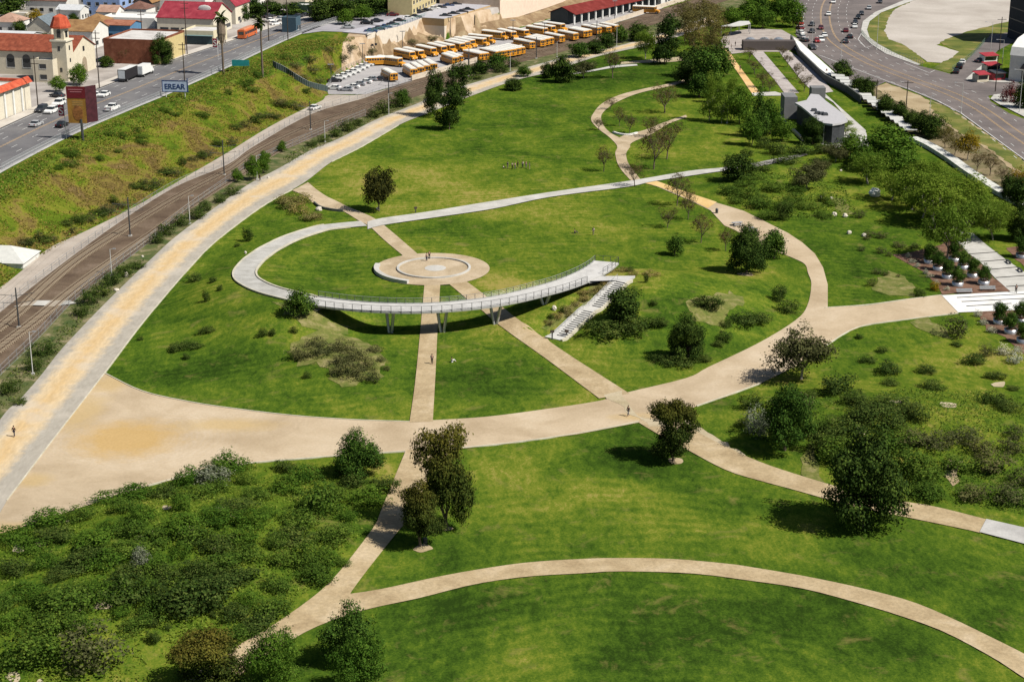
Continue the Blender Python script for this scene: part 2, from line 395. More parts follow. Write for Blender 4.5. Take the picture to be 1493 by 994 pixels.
def promenade_mat():
    m, nt, b = base_mat('promenade_gravel', .95, .1); co = coord(nt)
    uv = nt.nodes.new('ShaderNodeUVMap').outputs[0]; sp = nt.nodes.new('ShaderNodeSeparateXYZ'); nt.links.new(uv, sp.inputs[0])
    n1 = nz(nt, .35, 7, .7, co, .4); a = nt.nodes.new('ShaderNodeMath'); a.operation = 'MULTIPLY_ADD'; nt.links.new(n1.outputs[0], a.inputs[0]); a.inputs[1].default_value = .42; nt.links.new(sp.outputs[1], a.inputs[2])
    tan, tan2, gy, gy2 = (.56, .44, .28), (.54, .385, .20), (.36, .33, .28), (.29, .275, .255)
    col = ramp(nt, a.outputs[0], [(.12, gy2), (.32, gy), (.46, tan), (.64, tan2), (.84, tan), (.98, gy), (1.0, gy)])
    n2 = nz(nt, 1.6, 6, .75, mapping(nt, co, (1, .3, 1), (0, 0, -.62)))
    col = mix(nt, 1, col, ramp(nt, n2.outputs[0], [(.28, (.78, .77, .76)), (.7, (1.1,) * 3)]), 'MULTIPLY')
    n3 = nz(nt, .12, 4, .6, co); col = mix(nt, ramp(nt, n3.outputs[0], [(.5, (0,) * 3), (.62, (.45,) * 3)]), col, (.50, .45, .38))
    nt.links.new(col, b.inputs['Base Color']); return m
def circ3(a, b, c):
    (x1, y1), (x2, y2), (x3, y3) = a, b, c; d = 2 * (x1 * (y2 - y3) + x2 * (y3 - y1) + x3 * (y1 - y2))
    return (((x1 ** 2 + y1 ** 2) * (y2 - y3) + (x2 ** 2 + y2 ** 2) * (y3 - y1) + (x3 ** 2 + y3 ** 2) * (y1 - y2)) / d, ((x1 ** 2 + y1 ** 2) * (x3 - x2) + (x2 ** 2 + y2 ** 2) * (x1 - x3) + (x3 ** 2 + y3 ** 2) * (x2 - x1)) / d)
ARC = circ3(P0(640, 850), P0(981, 825), P0(1441, 940))
GRASS = grass_mat(); PROM = promenade_mat()
DG = surf('decomposed_granite', (.33, .245, .140), (.42, .325, .195), (.50, .40, .265), .22, 2.2, famt=.26)
DGPINK = surf('granite_fines', (.35, .27, .170), (.44, .35, .235), (.51, .415, .295), .2, 2.5, famt=.2)
CONC = surf('pale_concrete', (.38, .37, .34), (.47, .455, .42), (.54, .525, .49), .25, 3, famt=.12, rough=.8)
WHITEC = surf('white_concrete', (.62, .61, .58), (.74, .73, .70), (.80, .79, .76), .3, 3, famt=.10, rough=.8)
GREYC = surf('grey_concrete', (.33, .32, .31), (.42, .41, .395), (.48, .47, .45), .25, 3, famt=.14)
KERB = surf('kerb_concrete', (.42, .39, .30), (.52, .48, .38), (.58, .54, .45), .5, 3, famt=.1)
ASPH = surf('street_asphalt', (.115, .112, .118), (.15, .146, .15), (.19, .183, .18), .10, 3, famt=.16)
ASPH2 = surf('road_asphalt', (.125, .108, .104), (.16, .138, .132), (.20, .17, .158), .10, 3, famt=.16)
YARD = surf('yard_asphalt', (.29, .28, .285), (.36, .345, .345), (.42, .40, .39), .10, 3, famt=.12)
BALLAST = surf('ballast', (.09, .06, .04), (.135, .095, .063), (.19, .14, .10), .15, 4, famt=.4)
RUST = surf('rusty_ballast', (.07, .038, .022), (.105, .058, .034), (.15, .09, .055), .3, 4, famt=.35)
SAND = surf('sandy_soil', (.33, .27, .16), (.43, .36, .24), (.50, .43, .31), .12, 3, famt=.2)
SVC = surf('service_road', (.33, .28, .235), (.41, .355, .30), (.47, .42, .365), .10, 3, famt=.15)
REDSOIL = surf('mulch_soil', (.11, .06, .04), (.17, .095, .062), (.23, .14, .10), .5, 3, famt=.3)
BARESOIL = surf('bare_soil', (.28, .21, .12), (.37, .29, .175), (.45, .37, .25), .12, 3, famt=.2)
LOT = surf('dirt_lot', (.36, .32, .28), (.43, .39, .345), (.50, .455, .41), .05, 1.4, famt=.12)
VERGE = surf('planted_verge', (.05, .085, .02), (.12, .125, .045), (.30, .24, .15), .35, 3, famt=.4)
ROUGHGRASS = surf('rough_grass', (.07, .10, .018), (.14, .155, .03), (.28, .22, .08), .12, 3, famt=.35)
LAWN = surf('short_lawn', (.035, .10, .010), (.065, .145, .014), (.11, .175, .02), .08, 3, famt=.3)
LINE = plain('lane_paint', (.62, .62, .60), .7, var=.25); YLINE = plain('yellow_paint', (.52, .36, .20), .7, var=.25)
CONC4 = surf('boardwalk_concrete', (.25, .23, .225), (.31, .285, .28), (.36, .335, .325), .3, 3, famt=.14)
# ---------------------------------------------------------------- sheets on the terrain
# left promenade
PL = [(-110, 770), (0, 612), (25, 587), (58.5, 549), (86.5, 513), (117, 480), (140, 456), (178, 418), (216, 382), (254, 347), (305, 309), (361, 270), (408, 245), (454, 219), (497, 201), (548, 175), (612, 150), (624, 143), (688, 122), (750, 104), (800, 90), (850, 77), (882, 72), (928, 60), (990, 40), (1040, 22)]
PR_ = [(-40, 830), (10, 730), (76, 643), (153, 543.6), (201, 480), (244, 428), (282, 385), (315, 352), (380, 303), (426, 277), (450, 262), (484, 236), (528, 214), (581, 183), (630, 163), (688, 140), (750, 118), (800, 106), (842, 92), (882, 80), (956, 64), (1000, 50), (1048, 32)]
ribbon('promenade_path', PL, PR_, PROM, .06, m=14)
# big gravel apron and ring road
ring_inner = [(153.4, 544.5), (207, 570.3), (274, 585.7), (341, 596), (431, 606.5), (520, 612.5), (597, 614.9), (631.6, 612.6), (707, 607.8), (787.7, 597.6), (873.5, 584.5), (913.7, 572.4), (1000, 551.5), (1033.5, 535), (1107, 499.7), (1160, 467), (1177, 446), (1183, 415), (1178, 398), (1174, 386), (1160, 378), (1132, 367), (1100, 352), (1072, 336), (1056, 329), (1045, 317), (1036, 307), (1000, 290), (960, 273), (940, 267)]
ring_outer = [(944, 261), (965, 268), (1000, 281), (1020, 289), (1045, 296), (1085, 308), (1121, 326), (1149, 340), (1170, 354), (1188, 370), (1200, 390), (1206.8, 415), (1206.8, 449)]
apron = crom(ring_inner[:-8], 4) + ring_inner[-8:] + ring_outer + [(1262, 446), (1318, 438), (1355, 432), (1373, 431), (1397, 456), (1318, 466), (1262, 474), (1233, 485.6), (1205, 504), (1160, 534), (1109, 559), (1060, 578), (1016, 592), (990, 603), (955, 611), (931, 616), (842, 633), (740, 647), (662, 655), (604, 657), (591, 658), (500, 665), (450, 668), (380, 674), (331, 680), (262, 697), (216, 708), (142, 732), (112, 742), (60, 760), (0, 778), (-80, 810), (-40, 830), (10, 730), (76, 643)]
def apron_mat():
    m, nt, b = base_mat('apron_gravel', .95, .1); co = coord(nt)
    n1 = nz(nt, .1, 6, .6, co, .4); col = ramp(nt, n1.outputs[0], [(.33, (.37, .285, .185)), (.52, (.46, .365, .25)), (.7, (.53, .435, .315))])
    c = PX(185, 640)
    def blob(cx, cy, sx, sy, rot=0):
        mp = nt.nodes.new('ShaderNodeMapping'); mp.vector_type = 'TEXTURE'; nt.links.new(co, mp.inputs[0]); mp.inputs['Location'].default_value = (cx, cy, 0); mp.inputs['Scale'].default_value = (sx, sy, 1000); mp.inputs['Rotation'].default_value = (0, 0, rot)
        d = nt.nodes.new('ShaderNodeVectorMath'); d.operation = 'LENGTH'; nt.links.new(mp.outputs[0], d.inputs[0])
        nn = nz(nt, .35, 6, .65, co); a = nt.nodes.new('ShaderNodeMath'); a.operation = 'MULTIPLY_ADD'; nt.links.new(nn.outputs[0], a.inputs[0]); a.inputs[1].default_value = 1.1; nt.links.new(d.outputs['Value'], a.inputs[2])
        h = nt.nodes.new('ShaderNodeMath'); h.operation = 'MULTIPLY'; nt.links.new(a.outputs[0], h.inputs[0]); h.inputs[1].default_value = .4; return h.outputs[0]
    tire = nt.nodes.new('ShaderNodeTexWave'); tire.wave_type = 'RINGS'; tire.rings_direction = 'Z'; tire.inputs['Scale'].default_value = .35; tire.inputs['Distortion'].default_value = 9; tire.inputs['Detail'].default_value = 3
    mp = nt.nodes.new('ShaderNodeMapping'); nt.links.new(co, mp.inputs[0]); mp.inputs['Location'].default_value = (-c.x, -c.y, 0); nt.links.new(mp.outputs[0], tire.inputs['Vector'])
    big = blob(c.x + 2, c.y, 17, 15); col = mix(nt, ramp(nt, big, [(.4, (.15,) * 3), (.7, (0,) * 3)]), col, mix(nt, tire.outputs['Fac'], (.42, .31, .18), (.49, .41, .32)))
    core = blob(c.x, c.y, 7.5, 7.5); col = mix(nt, ramp(nt, core, [(.44, (.8,) * 3), (.72, (0,) * 3)]), col, (.46, .30, .11))
    for px, py, sx, sy in [(120, 600, 4, 9), (330, 620, 9, 3), (160, 560, 4, 5), (0, 775, 8, 4), (50, 700, 3, 3), (925, 608, 4, 2)]:
        q = PX(px, py); k = blob(q.x, q.y, sx, sy); col = mix(nt, ramp(nt, k, [(.38, (.65,) * 3), (.66, (0,) * 3)]), col, (.46, .33, .15))
    n2 = nz(nt, 2.5, 6, .75, co); col = mix(nt, 1, col, ramp(nt, n2.outputs[0], [(.28, (.84,) * 3), (.7, (1.07,) * 3)]), 'MULTIPLY')
    nt.links.new(col, b.inputs['Base Color']); return m
APR = apron_mat()
sheet('ring_road', apron, APR, .05, 2.0)
YEL = surf('yellow_granite', (.56, .37, .14), (.64, .45, .20), (.68, .52, .28), .15, 3, famt=.15)
ribbon('yellow_path', [(921, 264), (960, 272.5), (1000, 289), (1032, 304)], [(944, 260), (965, 267), (1000, 280), (1045, 295)], YEL, .075, m=3, cut=False)
# plaza and its radial paths
pr = (PX(714, 392) - PX(545, 392)).length / 2
PCX, PCY = PX(629.5, 392)[:2]
circ = lambda cx, cy, r, n=64, a0=0, a1=360: [(cx + r * math.cos(math.radians(a0 + (a1 - a0) * i / n)), cy + r * math.sin(math.radians(a0 + (a1 - a0) * i / n))) for i in range(n)]
sheet('plaza_path', circ(PCX, PCY, pr), DGPINK, .07, 1.6, world=True)
ribbon('south_path', [(619, 414), (613, 480), (605, 560), (597, 616)], [(642, 414), (638, 480), (635, 545), (631, 615)], DG, .065, m=4)
ribbon('diagonal_path', [(652, 412), (729, 475), (796, 523), (873.5, 581)], [(681, 411), (761, 470), (830.6, 518), (918, 574)], DG, .065, m=5)
ribbon('north_west_path', [(590, 375), (560, 350), (538.5, 330), (523, 322), (498, 307), (477, 303), (457, 297), (447, 287), (426, 278)], [(614, 375), (583, 348), (559, 328), (541, 316), (508, 302), (490, 293), (477, 287), (462, 277), (449, 266)], DGPINK, .065, m=5)
ribbon('concrete_path', [(536, 324), (556, 319), (620, 310), (700, 297), (802, 281), (921, 264), (1005, 250), (1056, 245), (1098, 238.5)], [(536, 335), (561, 328.5), (640, 317), (720, 305), (802, 288), (916, 273), (954, 265), (1051, 250.5), (1099, 244.5)], CONC, .15, m=3)
ribbon('pavilion_path', [(1098, 238.5), (1135, 231), (1172, 224)], [(1099, 244.5), (1140, 236), (1178, 226)], CONC4, .085, m=3)
ribbon('winding_path', [(922, 266), (903, 244), (897, 224), (900, 214), (889, 201), (872, 188), (862, 176), (865, 166), (877, 152), (903, 139), (938, 130), (977, 122), (1010, 112), (1040, 100)], [(934, 262), (917, 240), (913, 224), (919, 212), (905, 202), (890, 194), (880, 183), (877, 168), (893, 153), (918, 141), (940, 134), (977, 126), (1012, 116), (1040, 104)], DGPINK, .065, m=3)
ribbon('winding_path', [(895, 205), (912, 197), (940, 190), (965, 180), (1000, 168)], [(913, 220), (922, 208), (950, 196), (975, 181), (1002, 171)], DGPINK, .06, m=3)
ribbon('orange_path', [(1048, 70), (1053, 76), (1074, 104), (1091.5, 130), (1098, 139)], [(1062, 70), (1065, 78), (1079.5, 99), (1103.6, 130), (1112, 138)], surf('orange_granite', (.55, .34, .13), (.64, .42, .19), (.70, .50, .27), .2, 3, famt=.15), .07, m=3)
ribbon('far_path', [(830, 107), (865, 102), (895, 96), (928, 94)], [(830, 110), (866, 104), (897, 99), (930, 96)], CONC, .07, m=2)
ribbon('far_path', [(905, 91), (940, 88), (975, 85), (994, 83)], [(905, 94), (940, 92), (975, 91), (998, 89)], SAND, .07, m=2)
# foreground paths
ribbon('field_path', [(592, 656), (575, 697), (556, 743), (547, 765), (520, 802), (489, 840), (458, 869), (397, 912), (340, 945), (280, 985), (220, 1030)], [(662, 654), (630, 690), (598, 752), (580, 775), (560, 800), (531, 837), (510, 866), (492, 895), (442, 923), (370, 968), (300, 1030)], DG, .065, m=6)
ribbon('field_arc_path', [(509, 866), (557, 858.6), (638, 841), (705, 829), (770, 820), (847, 815), (901, 813.6), (981, 815), (1061, 822), (1093, 826.5), (1173, 840), (1254, 857), (1329, 877), (1388, 901.5), (1441, 927), (1493, 953), (1560, 990), (1700, 1075)], [(442, 923), (477, 907), (536, 888), (611, 872), (691, 852), (770, 840.5), (847, 836), (901, 833), (1008, 836), (1093, 846.5), (1173, 858.6), (1254, 880), (1307, 896), (1374, 920), (1441, 955), (1479, 979), (1560, 1035), (1680, 1130)], DG, .07, m=6)
ribbon('east_path', [(936, 605), (956, 612), (985, 612), (1017, 630), (1066, 655), (1120, 678), (1202, 704), (1255, 718), (1310, 730), (1361, 738), (1438, 757)], [(931, 616), (956, 631), (999, 654), (1060, 686), (1120, 704), (1161, 715), (1240, 737), (1307, 751), (1361, 762), (1428, 776), (1430, 777)], DG, .062, m=6)
ribbon('slab_path', [(1438, 757), (1500, 771), (1560, 784), (1800, 838)], [(1428, 776), (1500, 795), (1560, 812), (1800, 878)], GREYC, .12, m=3)
sheet('worn_ground', [(985, 605), (1012, 618), (1050, 640), (1072, 650), (1085, 664), (1060, 655), (1030, 640), (1000, 632), (975, 618)], SAND, .045, 1.5, rough=.7)
for q_ in [(128, 856, 16, 5), (150, 884, 14, 6), (112, 886, 10, 4), (62, 792, 12, 4), (30, 800, 10, 4), (268, 770, 12, 4), (222, 776, 7, 3), (205, 788, 6, 3), (240, 740, 10, 3), (320, 742, 8, 3), (20, 990, 14, 5), (60, 992, 10, 4), (96, 760, 8, 3), (345, 752, 9, 3), (320, 800, 6, 4), (1385, 590, 12, 4), (1255, 628, 10, 4), (1310, 586, 10, 3), (1460, 560, 12, 3), (1290, 700, 8, 4)]:
    sheet('bare_patch', [(q_[0] + q_[2] * math.cos(a_ * .785), q_[1] + q_[3] * math.sin(a_ * .785)) for a_ in range(8)], SAND, .05, 1.0, rough=.5, cut=False)
for nm, pts in (('bare_track', [(1178, 645), (1190, 650), (1192, 690), (1200, 704), (1185, 702), (1165, 690), (1172, 670)]), ('worn_ground', [(1382, 668), (1400, 672), (1398, 700), (1385, 708), (1376, 690)]), ('worn_soil', [(880, 575), (905, 572), (925, 600), (935, 612), (960, 612), (980, 622), (950, 622), (920, 605)])):
    sheet(nm, pts, surf('straw_soil', (.09, .125, .02), (.155, .16, .04), (.28, .24, .11), .5, 3, famt=.35) if nm == 'bare_track' else BARESOIL if nm == 'worn_ground' else SAND, .055 if pts[0][0] != 880 else .072, 1.5, rough=.5, cut=False)
# railway corridor
bl = [(-300, 680), (-100, 534), (0, 456), (61, 408), (122, 362), (178, 322), (254, 274), (331, 241), (370, 214), (454, 167), (533, 143), (581, 124), (640, 107), (668, 100), (750, 76), (842, 52), (964, 14), (1045, -10), (1100, -26)]
br = [(-300, 800), (-110, 650), (0, 545), (56, 492), (102, 444), (150, 404), (216, 355), (280, 304), (331, 269), (370, 240), (446, 206), (533, 169), (599, 144), (688, 114), (750, 94), (842, 70), (933, 43), (1045, 6), (1100, -10)]
ribbon('railway_bed', bl, br, BALLAST, .10, m=6)
vr = PL
ribbon('planted_verge', [(x - 1, y - 1) for x, y in br], [(x, y) for x, y in PL[1:]] + [(1100, 5)], VERGE, .045, m=4)
svl = [(-300, 580), (-60, 460), (0, 420), (38, 390), (72, 362), (130, 335), (200, 300), (270, 259), (330, 224), (390, 187), (440, 161), (470, 147), (480, 139), (533, 138), (600, 119), (668, 99)]
ribbon('service_road', svl, [(-300, 679)] + bl[1:14], SVC, .07, m=5)
sheet('bus_yard', [(479, 138), (474, 124), (500, 106), (530, 93), (560, 84), (585, 78), (650, 64), (700, 55), (745, 46), (800, 29), (900, -3), (964, -14), (1000, -6), (964, 13.5), (842, 51.5), (750, 75.5), (668, 99.5), (600, 119), (533, 138)], YARD, .08, 3)
sheet('bare_slope', [(590, 76), (650, 62), (700, 53), (745, 44), (800, 27), (850, 11), (880, -2), (850, -12), (830, -14), (790, 5), (745, 16), (728, 24), (690, 38), (648, 50), (610, 46), (585, 55), (545, 68), (520, 80), (530, 91), (560, 82)], surf('dry_slope', (.17, .11, .06), (.25, .175, .10), (.36, .28, .17), .2, 3, famt=.3), .06, 2.5, rough=.5, cut=False)
# street on the left
sheet('car_park', [(440, 50), (470, 46), (500, 47), (536, 52), (560, 44), (600, 32), (625, 25), (650, 22), (700, 8), (745, -6), (640, -16), (600, -2), (560, 12), (520, 24), (470, 38), (440, 44)], surf('car_park_asphalt', (.26, .25, .27), (.33, .32, .34), (.40, .38, .39), .1, 3, famt=.15), .06, 3)
E1 = [(-200, 352), (-60, 283), (0, 247), (99, 196), (178, 162), (234, 139), (300, 110), (331, 96), (380, 73), (420, 55), (470, 36), (520, 22), (600, 2), (680, -14)]
E2 = [(-200, 285), (-60, 217), (0, 188), (53, 164), (102, 144), (142, 130), (178, 116), (229, 96), (295, 74), (344, 58), (385, 45), (417, 35), (460, 26), (540, 8), (620, -12)]
e1 = resamp([PZ(x, y, SH)[:2] for x, y in crom(E1)], 120); e2 = resamp([PZ(x, y, SH)[:2] for x, y in crom(E2)], 120)
ribbon('street', e1, e2, ASPH, .05, m=6, world=True)
sdir = Vector((e1[60][0] - e1[20][0], e1[60][1] - e1[20][1])).normalized()
sn = Vector((sdir.y, -sdir.x)); SROT = math.atan2(sn.y, sn.x)
ribbon('pavement', offset_line(e2, 0), offset_line(e2, 3.6), surf('pavement_concrete', (.42, .38, .33), (.50, .46, .41), (.56, .52, .47), .2, 3, famt=.12), .17, m=2, world=True)
ribbon('street_verge', offset_line(e1, -.1), offset_line(e1, -1.6), GREYC, .06, m=1, world=True)
lm = MB()
lerp = lambda t: [(a[0] + (b[0] - a[0]) * t, a[1] + (b[1] - a[1]) * t) for a, b in zip(e1, e2)]
strip_mb(lm, lerp(.035), .15); strip_mb(lm, lerp(.96), .12)
for t in (.2, .36, .68, .84):
    for d in dashes(lerp(t), 3, 8): strip_mb(lm, d, .14)
lm.build('lane_markings', LINE, kind='structure')
lm = MB()
for t in (.505, .525): strip_mb(lm, lerp(t), .13)
lm.build('lane_markings', YLINE, kind='structure')
# road on the right
RC = [(1215, -8), (1206, 6), (1203, 20), (1204.5, 37), (1212, 55), (1229, 70), (1253, 84), (1282, 98), (1333, 117.5), (1390, 139), (1433, 161.5), (1470, 188), (1510, 216), (1600, 285), (1700, 370), (1900, 540)]
rc = resamp([PX(x, y)[:2] for x, y in crom(RC)], 160)
road_l = [(1130, 6), (1158, 14), (1163, 30), (1160, 50), (1172, 68), (1192, 82), (1216, 103), (1240, 120), (1276, 127), (1291, 120), (1329, 133), (1367, 149), (1400, 166), (1436, 192), (1477, 222), (1520, 255), (1600, 320), (1900, 580)]
road_r = [(1900, 400), (1700, 240), (1600, 190), (1530, 170), (1493, 174), (1470, 165), (1444, 148), (1441, 140), (1460, 138), (1500, 132), (1600, 120), (1600, 112), (1493, 117), (1408, 116), (1425, 102), (1441, 89), (1455, 74), (1474, 64), (1500, 50), (1495, 45), (1444, 51), (1431, 65), (1413, 84), (1388, 109), (1367, 103), (1342, 97), (1291, 79), (1271, 66), (1255, 48), (1257, 33), (1276, 19), (1322, 0), (1340, -12), (1200, -12), (1135, -8)]
sheet('road', road_l + road_r, ASPH2, .06, 2.6)
lm = MB(); ly = MB()
for d in (-.18, .18): strip_mb(ly, offset_line(rc, 1.7 + d), .14, .10); strip_mb(ly, offset_line(rc, -1.7 + d), .14, .10)
ly.build('lane_markings', YLINE, kind='structure')
for off in (5.0, 8.3, -5.0, -8.3):
    for d in dashes(offset_line(rc, off), 3, 7, 2): strip_mb(lm, d, .16, .10)
strip_mb(lm, W2([(1194.5, 81), (1245, 100.5), (1291, 118), (1329, 132), (1367.5, 147.6), (1400.6, 165), (1436, 191), (1477, 221), (1520, 252)]), .22, .10)
strip_mb(lm, W2([(1408, 116), (1435, 122)]), .3, .10); strip_mb(lm, W2([(1256, 49), (1251, 58), (1262, 70), (1274, 67)]), .2, .10); strip_mb(lm, W2([(1318, 92), (1355, 107), (1363, 103)]), .2, .10)
strip_mb(lm, W2([(1262, 55), (1269, 60)]), .2, .1)
lm.build('lane_markings', LINE, kind='structure')
sheet('traffic_island', [(1444, 145), (1449, 139), (1470, 137), (1500, 148), (1600, 165), (1600, 186), (1520, 166), (1493, 171), (1475, 162), (1455, 152)], CONC, .2, 2)
sheet('pavement', [(1256, 52), (1255.5, 44), (1258, 32), (1276, 18.5), (1322, -.5), (1330, -3), (1336, 0), (1285, 19), (1268, 32), (1264, 44), (1268, 56), (1282, 66), (1300, 76), (1342, 95), (1338, 96), (1291, 79), (1271, 66)], CONC, .18, 2)
sheet('pavement', [(1408, 116), (1424, 102), (1440, 90), (1446, 90), (1436, 106), (1430, 114), (1500, 116), (1500, 121), (1460, 121), (1430, 119)], CONC, .18, 2)
sheet('rough_grass_bank', [(1264, 46), (1266, 34), (1286, 18), (1335, 0), (1360, -10), (1345, 0), (1312, 14), (1300, 26), (1294, 44), (1302, 58), (1325, 68), (1340, 80), (1348, 92), (1342, 95), (1300, 76), (1282, 66), (1268, 56)], ROUGHGRASS, .07, 2, rough=.5, cut=False)
sheet('dirt_lot', [(1289, 46), (1296, 26), (1305, 14), (1330, 2), (1380, -14), (1560, -22), (1560, 0), (1500, 25), (1444, 38), (1405, 48), (1378, 58), (1366, 66), (1398, 76), (1385, 86), (1372, 92), (1352, 91), (1335, 78), (1318, 66), (1297, 58)], LOT, .08, 3, rough=.4)
sheet('rough_grass_bank', [(1372, 92), (1385, 86), (1398, 76), (1368, 62), (1380, 55), (1405, 47), (1444, 37), (1493, 24), (1500, 45), (1444, 51), (1431, 65), (1413, 84), (1388, 107), (1360, 100)], ROUGHGRASS, .065, 2, rough=.4, cut=False)
sheet('bare_verge', [(1276, 127), (1291, 121), (1329, 135), (1367, 151), (1400, 168), (1436, 194), (1477, 224), (1600, 325), (1600, 380), (1493, 268), (1450, 225), (1400, 195), (1340, 165), (1300, 145)], BARESOIL, .055, 2.5, rough=.5)
sheet('rough_grass_bank', [(1352, 147), (1367, 151), (1400, 168), (1436, 194), (1477, 224), (1560, 290), (1530, 280), (1465, 232), (1420, 205), (1390, 188), (1368, 170)], ROUGHGRASS, .07, 2, rough=.8, cut=False)
sheet('dry_strip', [(1217, 103), (1240, 121), (1276, 128), (1300, 146), (1340, 166), (1400, 196), (1450, 226), (1493, 268), (1600, 380), (1560, 380), (1490, 300), (1440, 262), (1380, 232), (1340, 205), (1300, 178), (1250, 140)], surf('dry_strip_soil', (.12, .12, .05), (.20, .16, .085), (.33, .25, .16), .2, 3, famt=.35), .045, 2.5, rough=.3)
# promenade along the wall, pavements inside the park
sheet('wall_walk', [(1157, 59), (1166, 65), (1217, 111), (1237, 129), (1203, 111), (1164, 80), (1154, 70)], WHITEC, 1.0, 2, world=False, cut=False)
sheet('far_plaza', [(1067, 79), (1053, 70), (1051, 60), (1057, 50), (1075, 45), (1100, 42), (1140, 44), (1165, 58), (1155, 68), (1150, 76), (1095, 76)], surf('pink_paving', (.30, .26, .235), (.37, .325, .295), (.43, .385, .35), .3, 3, famt=.2), .07, 2)
sheet('paved_strip', [(1094, 76), (1113, 76), (1149, 118), (1165, 136), (1145, 138), (1130, 118)], surf('strip_paving', (.34, .30, .28), (.42, .375, .355), (.48, .44, .42), .3, 3, famt=.2), .07, 2)
sheet('paved_strip', [(1136, 76), (1152, 76), (1164, 83), (1203, 120), (1215, 134), (1190, 138), (1170, 120)], MATS['strip_paving'], .07, 2)
sheet('paved_strip', [(1096, 136), (1130, 134), (1140, 137), (1140, 140), (1098, 140)], CONC, .075, 2)
sheet('pavilion_terrace', [(1190, 193), (1225, 180), (1236, 175), (1215, 150), (1196, 138), (1204, 138), (1262, 190), (1268, 216), (1225, 218), (1196, 210)], CONC, .07, 2)
sheet('slab_walkway', [(1376, 337), (1418, 340), (1440, 359), (1468, 380), (1483, 390), (1540, 430), (1476, 428), (1451, 406), (1429, 382), (1413, 371), (1395, 352)], CONC, .09, 1.6)
sheet('terrace_walk', [(1373, 431), (1493, 425), (1700, 416), (1700, 444), (1493, 452), (1397, 456)], WHITEC, .10, 1.6)
jm = MB()
for a, b in [((1413, 371), (1455, 368)), ((1430, 382), (1470, 379)), ((1444, 393.5), (1484, 390)), ((1452, 405.5), (1500, 402)), ((1467, 418.5), (1505, 416)), ((1395, 434.5), (1500, 429)), ((1402, 440.5), (1500, 435.5)), ((1409, 447), (1475, 443))]:
    strip_mb(jm, W2([a, b]), .42, .12)
jm.build('paving_joints', plain('joint_dark', (.035, .03, .028)), kind='structure')  # dark joint strips laid across the pale paving
sheet('orchard_bed', [(1300, 372), (1340, 366), (1385, 352), (1400, 357), (1428, 383), (1450, 406), (1473, 425), (1400, 428), (1372, 430), (1370, 420), (1352, 400), (1335, 390)], REDSOIL, .055, 1.8, rough=.3, cut=False)
sheet('orchard_bed', [(1468, 362), (1560, 352), (1560, 420), (1506, 400), (1480, 376)], REDSOIL, .055, 1.8, rough=.3, cut=False)
sheet('orchard_bed', [(1425, 455), (1500, 450), (1560, 455), (1560, 560), (1493, 515), (1465, 492), (1440, 480)], REDSOIL, .055, 1.8, rough=.3, cut=False)
for pts in ([(1300, 395), (1330, 410), (1330, 432), (1290, 430), (1270, 418)], [(1330, 468), (1352, 462), (1372, 478), (1392, 495), (1365, 490), (1340, 480)], [(1215, 288), (1236, 292), (1240, 312), (1225, 316), (1216, 300)]):
    sheet('bare_patch', pts, surf('straw_soil', (.09, .125, .02), (.155, .16, .04), (.28, .24, .11), .5, 3, famt=.35), .05, 1.5, rough=.8, cut=False)
for pts in ([(424, 500), (470, 480), (520, 490), (565, 520), (560, 548), (520, 563), (480, 555), (465, 530), (430, 530)], [(400, 440), (450, 440), (480, 465), (520, 480), (500, 490), (440, 480)], [(1005, 440), (1060, 425), (1090, 440), (1050, 470), (1010, 470)]):
    sheet('bare_patch', pts, MATS['straw_soil'], .05, 1.5, rough=.9, cut=False)
sheet('bare_patch', [(868, 410), (890, 410), (878, 424), (800, 486), (790, 478), (830, 446)], MATS['straw_soil'], .05, 1.2, rough=.5, cut=False)
for q_, s_ in (((984, 673), .9), ((615, 799), 1.3), ((652, 772), .9), ((1088, 400), 1.6)):
    p_ = PX(*q_); sheet('tree_ring', circ(p_.x, p_.y, s_, 18), BARESOIL, .05, .8, rough=.35, world=True, cut=False)
# kerb lines
kb = MB()
for L in (ring_inner[:7], [(662.5, 654), (740, 646.5), (842, 632), (931, 615)], [(1016, 592), (1060, 577), (1109, 559)], [(1202.5, 449), (1262, 445), (1318, 437.5), (1373, 430.5)], [(1205, 504), (1233, 485.6), (1262, 474.5), (1318, 466.5), (1397, 457)], PR_[1:10], [(216, 708), (331, 680), (450, 668), (591, 658)], [(484, 236), (528, 214), (581, 183)]):
    strip_mb(kb, W2(crom(L)), .17, .03, h=.12)
kb.build('kerb', KERB, kind='structure')
